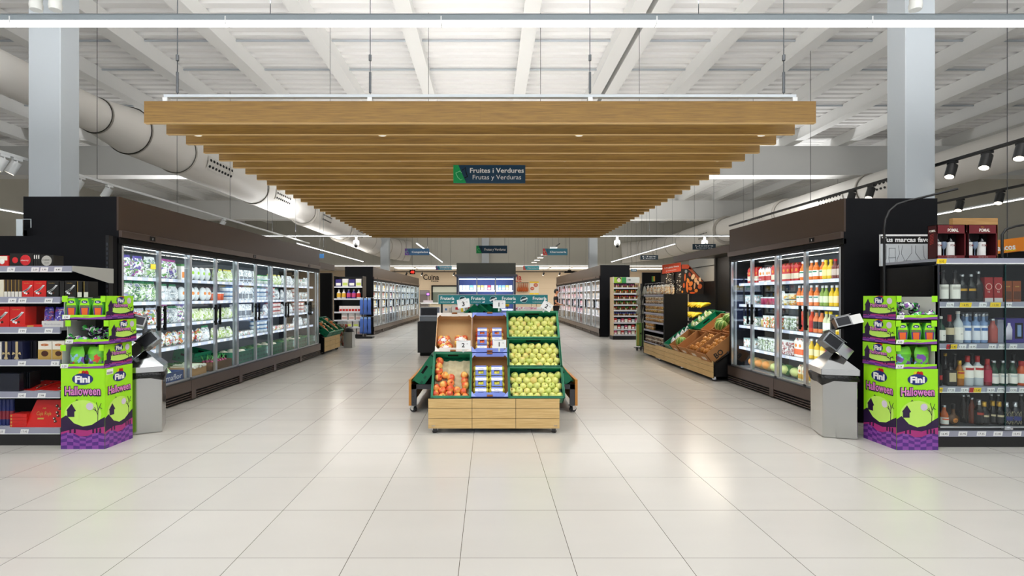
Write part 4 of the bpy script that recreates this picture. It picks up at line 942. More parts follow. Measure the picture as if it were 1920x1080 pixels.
for j in range(4): cprod('chocolate_box', 39 + 4.5 * j, 42.5 + 4.5 * j, .165, 4, M('#10131c', .3), None, 'thin black packet standing in line on the fifth shelf', grp='thin black packets on the fifth shelf', back=.1)
def lying(x, Yo, z, w, d, h, ang, label, k=4):
    m = MB(); m.box(-w / 2, w / 2, -d / 2, d / 2, 0, h, REDB)
    o = m.build('chocolate_box', bevel=.0015); q = MB()
    for (a, b2, r) in ((.28, .3, .022), (.33, .05, .018), (.2, -.1, .02), (.3, -.25, .02)): q.sphere((w * a, d * b2, h), r, CHOC, 8, 6, (1, 1, .15)); q.sphere((w * a - .01, d * b2, h + .002), r * .4, LBL, 6, 5, (1, 1, .2))
    q.text('Caja Roja', (-w * .35, -d * .02, h + .0012), (1, 0, 0), (0, 1, 0), .03, GOLD, .005); q.build('print', o)
    o.location = (x, GY + Yo, z); o.rotation_euler = ang; tag(o, label, 'chocolate box')
lying(px(67, GY + .15), .2, LZ[4] + .012, .2, .24, .018, (R(14), 0, R(-14)), 'flat red chocolate box propped on the fifth shelf, left one')
lying(px(108, GY + .15), .2, LZ[4] + .012, .2, .24, .018, (R(14), 0, R(-14)), 'flat red chocolate box propped on the fifth shelf, right one by the green display')
for j in range(4):
    m = MB(); m.tube([(0, 0, 0), (0, 0, .25)], .018, M('#1d2b6a', .3), 12); m.tube([(0, 0, .06), (0, 0, .14)], .0186, M('#8f2a3a', .3), 12)
    o = m.build('chocolate_tube', loc=(px(-2 + 7.2 * j, GY + .08), GY + .1, LZ[5] + .001)); tag(o, 'navy blue chocolate tube standing at the left of the bottom shelf', 'chocolate tube', 'navy tubes on the bottom shelf')
for j in range(4): cprod('chocolate_box', 18, 50, .03, 5, REDB, lambda m, w, h: m.box(-w * .45, -w * .36, -.001, 0, h * .2, h * .8, GOLD), 'flat red chocolate box in a stack on the bottom shelf, %s' % ('lowest', 'second from the bottom', 'third from the bottom', 'topmost')[j], lift=.0315 * j)
m = MB(); w_ = .35; h_ = .245; m.add([(0, 0, 0), (w_, 0, 0), (w_, .07, h_), (.06, .07, h_), (0, .02, 0), (w_, .02, 0), (w_, .09, h_), (.06, .09, h_)], [(0, 1, 2, 3), (4, 7, 6, 5), (0, 4, 5, 1), (1, 5, 6, 2), (2, 6, 7, 3), (3, 7, 4, 0)], REDB)
o = m.build('chocolate_box', loc=(px(45, GY + .02), GY + .02, LZ[5] + .002)); q = MB(); UU = Vector((0, .07, h_)).normalized()
q.text('Caja Roja', (.09, .029, .108), E3, UU, .05, GOLD, 0, width=.14); q.text('nut', (.14, .043, .165), E3, UU, .025, GOLD, .01); q.poly((.11, .018, .07), E3, UU, [(0, 0), (.06, 0), (.06, .015), (0, .015)], GOLD)
for (a, b2) in ((.27, .19), (.3, .165), (.285, .13), (.3, .1), (.27, .075), (.285, .05)): q.sphere((a, b2 * .27, b2), .016, CHOC, 8, 6, (1, .2, 1)); q.sphere((a - .005, b2 * .27 - .002, b2 + .005), .006, LBL, 6, 5, (1, .4, 1))
q.build('print', o); tag(o, 'large red chocolate box lettered Caja Roja leaning on the bottom shelf', 'chocolate box')

# ------------------------------------------------------------------ liquor shelves on the right
BX = 4.19; BY = 4.67
gr = thing('shelf_unit', 'black glazed shelf unit full of liquor bottles at the right edge', 'shelf unit', (BX, BY, 0))
BZ = (1.762, 1.355, .965, .56, .19)
m = MB(); m.box(0, 3.2, .62, .68, 0, 1.74, DARK); m.build('back_panel', gr)
m = MB(); m.box(0, .02, .0, .62, .115, 1.70, M('#0d0e10', .15)); m.build('side_panel', gr)
m = MB(); m.box(0.0, .012, -.01, .03, .1, 1.71, M('#4b4d55', .3, .7)); m.build('upright', gr)
m = MB(); m.box(0, 3.2, .0, .62, 0, .1, BLACK); m.box(0, 3.2, -.012, .0, .1, .155, RAIL); m.box(0, 3.2, .0, .62, .1, .188, DGREY); m.build('base', gr)
for k, z in enumerate(BZ[:4]):
    m = MB(); m.box(.0, 3.2, .01, .62, z - .025, z, M('#8f929c', .4)); m.box(0, 3.2, -.006, .012, z - .05, z + .003, RAIL); m.box(0, 3.2, -.009, -.005, z - .052, z - .042, WHITE)
    m.build('shelf', gr)
m = MB(); m.box(.02, .615, -.016, -.012, .2, 1.71, GLASS); m.build('glass_door', gr)
m = MB(); m.box(.612, 1.9, -.022, -.018, .2, 1.71, GLASS); m.box(.612, .618, -.024, -.016, .2, 1.71, M('#1d3a3a', .15)); m.build('glass_door', gr)
m = MB(); m.box(.0, 3.2, -.03, -.008, .188, .2, ALU); m.box(.59, .66, -.04, -.008, .17, .205, ALU); m.tube([(.64, -.04, .185), (.64, -.055, .185)], .012, CHROME, 10); m.build('door_track', gr)
for (x, k, tx, mt, w_) in ((1763, 0, '9.95', YEL, .09), (1779, 1, '12.75', TAG, .07), (1808, 1, '14.95', YEL, .11), (1840, 1, '11.99', TAG, .07), (1864, 1, '11.50', YEL, .1), (1888, 1, '29.95', TAG, .065), (1776, 2, '14.5', RED, .04), (1785, 2, '15.45', YEL, .07), (1802, 2, '13.25', TAG, .07), (1821, 2, '16.95', TAG, .07), (1858, 2, '18.45', TAG, .07), (1876, 2, '21.50', TAG, .065), (1897, 2, '26.95', TAG, .07),
        (1760, 3, '9.95', YEL, .05), (1781, 3, '17.25', TAG, .07), (1806, 3, '12.95', TAG, .07), (1819, 3, '12', RED, .04), (1830, 3, '13.45', YEL, .07), (1855, 3, '14.50', TAG, .07), (1874, 3, '17.75', TAG, .065), (1897, 3, '13.95', TAG, .065), (1915, 3, '17.95', TAG, .07), (1768, 4, '16.45', TAG, .085), (1802, 4, '22.95', TAG, .08), (1837, 4, '17.25', TAG, .085), (1868, 4, '13.45', TAG, .085), (1903, 4, '13.95', TAG, .085)):
    z = BZ[k] - .048 if k < 4 else .106; price(gr, px(x, BY) - BX - w_ / 2, -.0095 if k < 4 else -.0125, z, tx, mt, w_, .044)
def bot(P, x, k, label, back=.0, grp=None, rz=0.0, cat='bottle'):
    Y = BY + .08 + back; return P.put((px(x, Y), Y, BZ[k] + .001), label, cat, grp, rz)
DKG = M('#0f1712', .12); DKB = M('#17100c', .12); CLR = M('#bfc8cc', .08); BLUG = M('#7f9cc4', .1); AMB = M('#a5651c', .15); GRN = M('#123f2a', .12)
SIL = M('#c9ccd0', .2, .8); RDC = M('#b51d1d', .3); GLD = M('#d9a93c', .3, .6); BEI = M('#cdbf9a', .5); BLKL = M('#16171c', .3)
Ld = bottle('liquor_bottle', bp(.04, .3, .014, .55, .72), DKB, M('#1b1b1d', .3), LBL, (.1, .55), lab2=M('#c9c6bc', .5))
L1 = bottle('liquor_bottle', bp(.037, .26, .014, .58, .76), DKG, SIL, BLKL, (.12, .55), lab2=GLD)
Ly = bottle('liquor_bottle', bp(.03, .28, .013, .6, .78), DKG, RDC, YEL, (.3, .62), txt='B', lab2=RDC)
for x, q in ((1768, 'left'), (1790, 'right')): bot(Ld, x, 1, 'dark whisky bottle with white label, %s of the pair on the upper glass shelf' % q)
bot(Ly, 1758, 1, 'bottle with yellow and red label behind the shelf upright, upper glass shelf', .03)
for x, q in ((1803.5, 'left'), (1820, 'right')): bot(L1, x, 1, 'black-labelled bottle with silver neck, %s of the pair on the upper glass shelf' % q)
bot(bottle('liquor_bottle', bp(.036, .29, .014, .55, .74), DKB, SIL, None), 1834, 1, 'dark unlabelled bottle left of the red gift cartons')
def tallbox(c, deco, w, h): return Proto(lambda: cbox('gift_box', w, .085, h, c, deco))
rb_ = tallbox(M('#9e1c1c', .35), lambda m, w, h: (m.poly((0, -.001, h * .62), E3, U3, [(w * .4 * math.cos(q * .63), w * .4 * math.sin(q * .63)) for q in range(10)], M('#e8c9b8', .4)), m.poly((0, -.0015, h * .62), E3, U3, [(w * .33 * math.cos(q * .63), w * .33 * math.sin(q * .63)) for q in range(10)], M('#a52020', .4)), m.text('12', (0, -.002, h * .38), E3, U3, h * .1, LBL, .01, align='C'), m.box(-w * .5, w * .5, -.002, -.0005, 0, h * .16, M('#d9d6d4', .5))), .078, .235)
for x, q in ((1854, 'left'), (1872, 'right')): bot(rb_, x, 1, 'red gift carton with round crest and number 12, %s of the pair' % q, cat='gift box')
ob_ = tallbox(M('#8a4416', .4), lambda m, w, h: (m.box(-w * .42, w * .42, -.001, 0, h * .12, h * .5, M('#5e3012', .4)), m.text('rum', (0, -.0015, h * .7), E3, U3, h * .12, GOLD, .01, align='C')), .078, .2)
for x, q in ((1890, 'left'), (1907, 'right')): bot(ob_, x, 1, 'orange-brown gift carton, %s of the pair on the upper glass shelf' % q, cat='gift box')
bot(bottle('liquor_bottle', bp(.038, .25, .015, .55, .74), GRN, LBL, LBL, (.1, .5), txt='Bal'), 1763, 2, 'dark green bottle with white label at the left of the gin shelf')
bot(bottle('liquor_bottle', bp(.034, .265, .014, .6, .78), DKG, RDC, BEI, (.3, .55), capz=.74), 1780, 2, 'green bottle with red neck and cream label on the gin shelf')
bot(bottle('liquor_bottle', bp(.038, .3, .014, .6, .78), CLR, LBL, LBL, (.1, .5), txt='Jim'), 1796, 2, 'clear bottle with white label left of the blue gin bottles')
LB = bottle('gin_bottle', bp(.033, .285, .014, .7, .74), BLUG, SIL, M('#e8edf4', .4), (.1, .58), lab2=M('#3f6fb0', .4), capz=.88)
for x, q in ((1812, 'left'), (1829, 'middle'), (1843, 'right')): bot(LB, x, 2, 'light blue gin bottle, %s one of the front three' % q)
for x, q in ((1805, 'leftmost'), (1818, 'second'), (1835, 'third'), (1849, 'rightmost')): bot(LB, x, 2, 'light blue gin bottle standing in the rear row, %s' % q, .11)
bot(bottle('gin_bottle', bp(.036, .23, .016, .6, .8), M('#a8524a', .15), SIL, None), 1861, 2, 'pinkish red bottle right of the blue gin bottles')
bot(tallbox(M('#8d90a0', .4), None, .075, .22), 1878, 2, 'grey carton behind the glass door edge on the gin shelf', cat='gift box')
def purpbox():
    m = MB(); m.box(-.1, .1, 0, .1, 0, .235, M('#3d2f86', .35)); o = m.build('gift_box', bevel=.002)
    q = MB(); q.box(.01, .085, -.002, 0, .04, .19, DARK); q.box(.03, .065, -.006, -.001, .06, .17, M('#7f9cc4', .1)); q.build('window', o)
    q = MB(); q.lathe([(0, .03), (.03, .03), (.032, .13), (.015, .17), (.013, .19), (0, .19)], M('#e3e0ee', .3), c=(-.05, -.004, 0), n=14, sxy=(1, .2)); q.build('print', o)
    return o
bot(Proto(purpbox), 1901, 2, 'wide purple gift box with a pale bottle and window, gin shelf', cat='gift box')
bot(bottle('liquor_bottle', bp(.03, .29, .012, .6, .78), DKG, DKG, RDC, (.2, .35)), 1759, 3, 'dark bottle half hidden behind the green sweets display, vodka shelf')
def sqb():
    m = MB(); m.box(-.045, .045, -.03, .03, 0, .15, DKB); m.lathe([(.03, .15), (.012, .175), (.012, .2)], DKB, n=10); o = m.build('liqueur_bottle', bevel=.006); MB().box(-.032, .032, -.0315, -.03, .04, .125, BEI).build('label', o)
    MB().lathe([(.014, .18), (.015, .2), (.015, .215), (0, .216)], DARK, n=10).build('cap', o); return o
bot(Proto(sqb), 1781, 3, 'square black bottle with beige label on the vodka shelf')
bot(bottle('liqueur_bottle', bp(.033, .235, .014, .55, .78), AMB, GLD, M('#e3a91e', .4), (.3, .6), lab2=RDC, capz=.85), 1799, 3, 'amber bottle with gold cap and yellow label on the vodka shelf')
VO = bottle('vodka_bottle', bp(.043, .28, .016, .62, .76), CLR, RDC, LBL, (.28, .68), lab2=RDC, capz=.8)
for x, q in ((1814, 'left'), (1832.5, 'right')): bot(VO, x, 3, 'clear vodka bottle with red cap and red and white label, %s one' % q)
bot(bottle('liqueur_bottle', bp(.033, .25, .016, .66, .8), M('#8c1226', .12), RDC, M('#b32a4a', .35), (.15, .6), capz=.8), 1851, 3, 'dark red liqueur bottle right of the vodka pair')
GB_ = bottle('gin_bottle', bp(.035, .235, .015, .6, .78), GRN, SIL, LBL, (.1, .5), lab2=M('#cfd6d2', .4))
for x, q in ((1863, 'left'), (1880, 'middle'), (1898, 'right')): bot(GB_, x, 3, 'green gin bottle with white label and silver cap, %s of the three' % q)
bot(bottle('liqueur_bottle', bp(.036, .23, .018, .6, .8), M('#c8501e', .2), RDC, LBL, (.12, .5), capz=.82), 1915, 3, 'orange-red liqueur bottle at the right edge of the vodka shelf')
for x, q in ((1772, 'left'), (1790, 'second'), (1822, 'third'), (1900, 'right')): bot(bottle('liquor_bottle', bp(.03, .29, .012, .6, .78), DKB, GLD if x == 1772 else DKG, None), x, 3, 'dim dark bottle in the rear row of the vodka shelf, %s one' % q, .12)
bot(bottle('liquor_bottle', bp(.033, .18, .014, .5, .75), M('#b5561c', .2), SIL, LBL, (.05, .4), lab2=M('#d8571c', .4)), 1770, 4, 'small orange bottle with white label on the lowest glass shelf')
def rnd():
    m = MB(); m.sphere((0, 0, .05), .05, M('#5a3a1c', .15), 14, 10, (1, .6, 1)); m.lathe([(.02, .09), (.014, .12), (.014, .19)], M('#5a3a1c', .15), n=10); o = m.build('liqueur_bottle'); MB().lathe([(.016, .15), (.016, .195), (0, .196)], DARK, n=10).build('cap', o)
    m = MB(); m.sphere((0, -.022, .045), .026, M('#e08a2a', .4), 10, 7, (1, .4, 1)); m.text('43', (0, -.035, .037), E3, U3, .022, INK, .01, align='C'); m.build('label', o); return o
bot(Proto(rnd), 1787, 4, 'squat brown bottle with round orange label reading 43')
tall = bottle('liquor_bottle', bp(.026, .27, .011, .62, .8), DKB, SIL, None)
for x, q in ((1806, 'left'), (1815, 'right')): bot(tall, x, 4, 'slim dark bottle with silver top, %s of the pair on the lowest glass shelf' % q, .08)
bot(bottle('liquor_bottle', bp(.025, .25, .011, .62, .8), M('#6e2a16', .15), SIL, None), 1822, 4, 'slim reddish bottle left of the black-labelled rum bottles', .04)
BR = bottle('rum_bottle', bp(.035, .235, .015, .6, .78), DKB, SIL, BLKL, (.1, .58), lab2=M('#a8321e', .4), capz=.8)
bot(BR, 1835, 4, 'dark rum bottle with silver cap and red label')
GR_ = bottle('rum_bottle', bp(.034, .215, .015, .58, .76), M('#0d0b0a', .12), GLD, BLKL, (.1, .5), lab2=BEI, capz=.8)
for x, q in ((1845, 'left'), (1861, 'middle'), (1873, 'right')): bot(GR_, x, 4, 'black rum bottle with gold cap, %s of the three' % q, .03 if x == 1861 else 0)
def diam():
    m = MB(); m.lathe([(0, 0), (.036, .002), (.042, .02), (.042, .11), (.03, .15), (.015, .17), (.014, .2)], M('#23242c', .15), n=16); o = m.build('rum_bottle'); MB().lathe([(.0165, .165), (.0165, .215), (0, .216)], SIL, n=12).build('cap', o)
    m = MB(); g = M('#b9b08c', .35, .4)
    for k in range(10):
        for s_ in (-1, 1): m.tube([(.0425 * math.cos(k * .63 + s_ * j * .31), .0425 * math.sin(k * .63 + s_ * j * .31), .01 + j * .03) for j in range(5)], .0012, g, 4, False)
    m.build('netting', o); m = MB(); m.lathe([(.044, .045), (.044, .085)], NAVY, n=10, arc=R(110), a0=R(215)); m.build('label', o); return o
dp = Proto(diam)
for x, q in ((1887, 'left'), (1903, 'right')): bot(dp, x, 4, 'netted bottle with navy diamond label, %s of the pair' % q)
for x, q in ((1858, 'behind the gold-capped rum'), (1871, 'behind the right gold-capped rum'), (1914, 'at the right edge')): bot(tall, x, 4, 'slim dark bottle with silver top, lowest glass shelf, %s' % q, .12)
# gift boxes on top
MAR = M('#6a1c22', .35); MARD = M('#3a0d12', .4)
def pomal():
    r = bpy.data.objects.new('gift_box', None); C.objects.link(r); w, d, h = .272, .1, .315
    m = MB(); m.box(0, w, .0, .006, h * .74, h, MAR); m.box(0, w, .0, .006, 0, h * .085, MAR); m.box(0, .006, 0, d, 0, h, MARD); m.box(w - .006, w, 0, d, 0, h, MARD); m.box(0, w, 0, d, h - .004, h, MAR); m.box(0, w, d - .004, d, 0, h, M('#160809', .5)); m.box(0, w, 0, d, 0, .004, MAR); m.box(w - .014, w, .0, .005, 0, h, MAR)
    m.text('POMAL', (w * .55, -.001, h * .79), E3, U3, .042, LBL, .02, width=.1, align='C'); m.text('vino', (w * .42, -.001, h * .915), E3, U3, .018, GLD, .01); m.text('VINO TINTO - 750 ML', (w * .5, -.001, h * .03), E3, U3, .009, LBL, 0, align='C')
    m.text('POMAL', (-.0008, d * .85, h * .8), (0, -1, 0), U3, .028, LBL, .02, width=.07)
    for k in range(7): m.poly((-.0008, d * .75, h * (.42 + .045 * k)), (0, -1, 0), U3, [(0, 0), (.04, .012), (.04, .016), (0, .006)], M('#a8322a', .5))
    m.build('carton', r)
    for x in (.045, .17):
        q = MB(); q.lathe([(0, .006), (.03, .006), (.032, .15), (.026, .17), (.012, .19), (.012, .225), (0, .226)], M('#101014', .15), c=(x, .055, 0), n=16); o = q.build('wine_bottle', r)
        q = MB(); q.lathe([(.0333, .03), (.0333, .155)], M('#e2e2e0', .5), c=(x, .055, 0), n=14, arc=R(200), a0=R(170)); q.text('POM', (x - .002, .0205, .115), E3, U3, .026, M('#7a2a2a', .5), .01, width=.045, align='C'); q.build('label', o)
    q = MB(); q.lathe([(0, .008), (.02, .009), (.003, .014), (.003, .085), (.018, .105), (.024, .135), (.02, .16)], M('#6f7f96', .08), c=(.107, .05, 0), n=14); q.build('wine_glass', r)
    return r
pp = Proto(pomal)
pp.put((px(1757, BY), BY, BZ[0] + .002), 'maroon POMAL gift box with two bottles on the liquor shelf, left one', 'gift box'); pp.put((px(1816, BY), BY, BZ[0] + .002), 'maroon POMAL gift box with two bottles on the liquor shelf, right one', 'gift box')
m = MB(); a = px(1783, 4.97); m.box(a, px(1871, 4.95), 4.95, 4.99, BZ[0] + .001, pz(409, 4.95), mat_wood('raw_wood', '#a97c48', '#c49a62', 'X')); tag(m.build('wooden_board'), 'plain wooden board standing behind the maroon gift boxes', 'board')
# "marcas favoritas" board
m = MB(); a, b2, Yb = px(1651, 5.3), px(1763, 5.3), 5.30; z0, z1 = 1.73, pz(439.5, 5.3)
m.box(a, b2, Yb, Yb + .02, z0, z1, M('#c9ced0', .5)); m.box(a, b2, Yb - .001, Yb, z1 - .018, z1, PAPER); m.box(a, b2, Yb - .0015, Yb, pz(457, 5.3), z1 - .02, M('#0b0d10', .4))
m.text('Tus marcas favoritas', (px(1653, 5.3), Yb - .003, pz(453.5, 5.3)), E3, U3, .068, PAPER, .03, width=.65)
ik = M('#3d4247', .6)
def ol(pts): m.tube([(a + p[0], Yb - .002, z0 + p[1]) for p in pts], .0016, ik, 4, False)
ol([(.09, .19), (.09, .12), (.085, .08), (.1, .03), (.125, .02), (.15, .03), (.16, .08), (.155, .12), (.155, .19), (.09, .19)]); ol([(.085, .09), (.16, .09)])
ol([(.19, .22), (.2, .13), (.17, .06), (.18, .02), (.24, .02), (.25, .07), (.22, .13), (.23, .22)]); ol([(.33, .22), (.33, .14), (.27, .06), (.28, .02), (.42, .02), (.43, .06), (.37, .14), (.37, .22)]); ol([(.25, .06), (.32, .06)]); ol([(.45, .22), (.46, .1), (.5, .04)]); ol([(.03, .02), (.06, .08), (.06, .22)])
tag(m.build('header_board'), 'black and white board lettered Tus marcas favoritas with bottle drawings', 'sign')
m = MB(); m.tube([(px(1658, 5.0), 5.0, .9), (px(1658, 5.0), 5.0, pz(430, 5.0)), (px(1660, 5.0), 5.0, pz(412, 5.0)), (px(1668, 5.0), 5.0, pz(395, 5)), (px(1682, 5), 5.0, pz(383, 5)), (px(1705, 5), 5.0, pz(376, 5)), (px(1778, 5), 4.9, pz(358, 5))], .011, BLACK, 8)
tag(m.build('hanger_pole'), 'curved black metal pole arching over the lettered board', 'pole')
m = MB(); m.tube([(px(1879, 5.2), 5.2, 1.76), (px(1879, 5.2), 5.2, pz(440, 5.2)), (px(1886, 5.2), 5.2, pz(430, 5.2)), (px(1905, 5.2), 5.2, pz(424, 5.2)), (px(1945, 5.2), 5.2, pz(418, 5.2))], .012, BLACK, 8)
tag(m.build('hanger_pole'), 'curved black metal pole right of the maroon gift boxes', 'pole')
Yb = 6.2; m = MB(); m.poly((px(1870, Yb), Yb, pz(476, Yb)), E3, U3, [(0, 0), (.6, .07), (.6, .24), (0, .17)], M('#ef8a1e', .4)); m.prism([(px(1870, Yb), pz(476, Yb)), (px(1870, Yb) + .6, pz(476, Yb) + .07), (px(1870, Yb) + .6, pz(476, Yb) + .24), (px(1870, Yb), pz(476, Yb) + .17)], Yb + .001, Yb + .02, M('#ef8a1e', .4))
m.text('blancos', (px(1904, Yb), Yb - .002, pz(467, Yb)), (.99, 0, .1), (-.1, 0, .99), .1, PAPER, .03, align='R'); m.poly((px(1884, Yb), Yb - .002, pz(471.5, Yb)), (.99, 0, .1), U3, [(0, 0), (.14, 0), (.14, .012), (0, .012)], YEL)
m.tube([(px(1890, Yb), Yb + .01, 1.9), (px(1890, Yb), Yb + .01, ZD)], .004, DGREY, 5); m.tube([(px(1960, Yb), Yb + .01, 1.95), (px(1960, Yb), Yb + .01, ZD)], .004, DGREY, 5)
tag(m.build('hanging_sign'), 'orange sign with white letters at the right edge behind the liquor shelf', 'sign')
tag(MB().box(5.05, 8.5, 6.22, 6.7, 0, 1.97, DARK).build('shelf_unit'), 'tall dark shelf backs behind the orange sign', 'shelf unit')

# ------------------------------------------------------------------ halloween sweets displays
def art(m, O, Rv, U, w, h, small, eps=.0007):
    O = Vector(O); Rv = Vector(Rv).normalized(); U = Vector(U).normalized(); N = Rv.cross(U).normalized()
    def pl(pts, mat, k): m.poly(O + N * (eps * k), Rv, U, [(p[0] * w, p[1] * h) for p in pts], mat)
    pl([(0, 0), (1, 0), (1, 1), (0, 1)], LIME, 1)
    g = .30 if not small else .24
    pl([(.5 + .42 * math.cos(q * .3), g + .13 + .18 * math.sin(q * .3)) for q in range(21)], LIMEL, 1.5)
    hill = [(0, g + .08), (.12, g + .12), (.3, g + .02), (.5, g - .02), (.7, g + .0), (.9, g + .07), (1, g + .1)]
    pl(hill[::-1] + [(0, 0), (1, 0)], PURPD, 2)
    pl([(0, g - .09), (.3, g - .05), (.6, g - .07), (1, g - .02), (1, g - .13), (0, g - .15)], MAG, 3)
    nx, ny = (7, 5) if not small else (5, 2); top = g - .12
    for j in range(ny):
        for i in range(nx):
            def cp(a, b2): return (a / nx, max(0, min(1, (top + .03 * math.sin(a * 1.3)) * (1 - (b2 / ny) ** 1.15))))
            pl([cp(i, j), cp(i, j + 1), cp(i + 1, j + 1), cp(i + 1, j)], PURPM if (i + j) % 2 else PURP, 4)
    mr = .085 if not small else .1; mx_, mz = (.66, .53) if not small else (.82, .78)
    pl([(mx_ + mr * math.cos(q * .35) * min(1, h / w if not small else .8), mz + mr * math.sin(q * .35) * (w / h if h > w else 1.4)) for q in range(18)], MOON, 4)
    hx, hz = (.13, g + .1) if not small else (.06, g + .08); s_ = .9 if not small else .8; q_ = w / h
    pl([(hx + .02 * s_, hz), (hx + .2 * s_, hz), (hx + .2 * s_, hz + .12 * q_), (hx + .24 * s_, hz + .14 * q_), (hx + .13 * s_, hz + .3 * q_), (hx, hz + .15 * q_), (hx + .02 * s_, hz + .13 * q_)], PURPD, 5)
    tx = .84 if not small else .86
    P0 = lambda a, b2: O + N * (eps * 5) + Rv * (a * w) + U * (b2 * h)
    T_ = [((tx, g + .03), (tx + .01, g + .2)), ((tx + .01, g + .12), (tx - .07, g + .22)), ((tx, g + .17), (tx + .08, g + .27)), ((tx - .03, g + .17), (tx - .1, g + .2)), ((tx + .01, g + .2), (tx - .03, g + .28)), ((tx + .05, g + .22), (tx + .1, g + .2))]
    for a, b2 in T_: m.tube([P0(*a), P0(*b2)], w * .006, PURPD, 4, False)
    for gx in (.2, .3, .72, .8, .88) if not small else (.12, .2, .66, .74): pl([(gx, g - .1), (gx + .04, g - .1), (gx + .04, g - .05), (gx + .02, g - .035), (gx, g - .05)], PURPD, 6)
    pl([(.33, .6 if not small else .9), (.37, .62 if not small else .93), (.4, .6 if not small else .9), (.37, .605 if not small else .905)], PURPD, 6)
    lx, lz, lr = (.5, .87, .24) if not small else (.5, .8, .15); q_ = w / h * .55
    if small: q_ = w / h * .62
    for k, c in enumerate((YEL, RED, RED)): pl([(lx + (-.05 + .07 * k) + .05 * math.cos(q * .8), lz + lr * q_ * .95 + .04 * math.sin(q * .8)) for q in range(8)], c, 5)
    pl([(lx + lr * math.cos(q * .26), lz + lr * q_ * math.sin(q * .26)) for q in range(24)], NAVY, 6)
    m.text('Fini', O + N * (eps * 7) + Rv * (lx * w) + U * ((lz - lr * q_ * .55) * h), Rv, U, lr * q_ * h * 1.55, PAPER, .05, width=lr * w * 1.45, align='C')
    tz = .67 if not small else .5; th = .115 * w / .4 * .95 if not small else h * .24
    tw = w * (.8 if not small else .52); Ob = O + Rv * (lx * w) + U * (tz * h)
    m.text('Halloween', Ob + N * (eps * 7), Rv, U, th, PURPD, .09, width=tw * 1.05, align='C'); m.text('Halloween', Ob + N * (eps * 8) + Rv * .002 + U * .003, Rv, U, th, PINK, .02, width=tw, align='C')
def fini(x0, x1, y0, y1, sd, label, offs, kinds, side_x):
    """sd=+1: graphic side is the right flank, -1: the left flank"""
    t = thing('sweets_display', label, 'cardboard display', (x0, y0, 0)); w, d, H = x1 - x0, y1 - y0, .742
    m = MB(); m.box(0, w, 0, d, 0, H, LIME); art(m, (0, 0, 0), (1, 0, 0), (0, 0, 1), w, H, False)
    if sd > 0: art(m, (w, 0, 0), (0, 1, 0), (0, 0, 1), d, H, False)
    else: art(m, (0, d, 0), (0, -1, 0), (0, 0, 1), d, H, False)
    m.build('base_carton', t)
    if sd > 0: m = MB(); m.box(w * .98, w * 1.003, .02, .1, .68, .73, PAPER); [m.box(w * 1.003, w * 1.0045, .025 + .007 * k, .028 + .007 * k, .685, .705, INK) for k in range(10)]; m.build('barcode_label', t)
    for k in range(3):
        z = H + .004 + (2 - k) * .226; ox, oy = offs[k]; hh = .215; m = MB(); a, b2 = ox, ox + w * 1.0; c, e = oy, oy + d
        if sd > 0: m.box(b2 - .004, b2, c, e, z, z + hh, LIME); m.box(a, a + .004, c + .02, e, z, z + hh * .96, M('#c9c9c4', .6))
        else: m.box(a, a + .004, c, e, z, z + hh, LIME); m.box(b2 - .004, b2, c + .02, e, z, z + hh * .96, M('#c9c9c4', .6))
        m.box(a, b2, e - .004, e, z, z + hh, M('#4a4a48', .7)); m.box(a, b2, c, e, z - .003, z, M('#4a4a48', .7))
        m.box(a, b2, c, c + .004, z, z + .04, LIME); m.poly((a, c - .0008, z), E3, U3, [(0, 0), (w, 0), (w, .025), (w * .6, .012), (w * .3, .018), (0, .004)], PURPM); m.text('Halloween', (a + w * .55, c - .0015, z + .02), E3, U3, .012, MAG, .02, align='C')
        for fx in ((a, a + .05), (b2 - .05, b2)): m.box(fx[0], fx[1], c, c + .003, z + hh * .74, z + hh, LIME)
        if sd > 0: art(m, (b2, c, z), (0, 1, 0), (0, 0, 1), d, hh, True)
        else: art(m, (a, e, z), (0, -1, 0), (0, 0, 1), d, hh, True)
        tr = m.build('tray', t); price(t, a + .0, c - .002, z + .0, ('1.99', '4.25', '3.29')[k], TAG, .07, .038)
        side = 'left' if sd > 0 else 'right'; tn = ('top', 'middle', 'lowest')[k]
        if kinds[k] == 'sachet':
            for j in range(3): SACH.put((x0 + a + .075 + .123 * j, y0 + c + .03, z + .004), 'green coffin-shaped sweet packet with orange window, %s display, %s of three' % (side, ('left', 'middle', 'right')[j]), 'sweet packet', 'coffin sweet packets, %s display' % side)
            for j in range(3): SACH.put((x0 + a + .085 + .115 * j, y0 + c + .11, z + .004), 'green coffin-shaped sweet packet standing in the second row, %s display' % side, 'sweet packet', 'second row of coffin packets, %s display' % side)
        elif kinds[k] == 'wrap':
            for j, (bx, by, bz, rr) in enumerate(((.1, .07, .03, .3), (.26, .06, .03, -.2), (.3, .16, .07, .5), (.12, .17, .08, -.5), (.2, .11, .12, .1))):
                WRAP.put((x0 + a + bx, y0 + c + by, z + bz), 'purple and green foil-wrapped sweet heaped in the %s tray of the %s display' % (tn, side), 'wrapped sweet', 'foil-wrapped sweets, %s display' % side, rot=(R(20) * rr, R(60) * rr, rr * 2))
        else:
            for j in range(2): FBAG.put((x0 + a + .11 + .18 * j, y0 + c + .06, z + .002), 'bright green bag of jelly sweets in the lowest tray, %s display, %s bag' % (side, ('left', 'right')[j]), 'sweet bag', None, rz=(-.15, .12)[j])
            for j in range(2): FBAG.put((x0 + a + .13 + .15 * j, y0 + c + .16, z + .004), 'bright green bag of jelly sweets in the rear of the lowest tray, %s display' % side, 'sweet bag', 'rear sweet bags, %s display' % side, rz=.1)
    return t
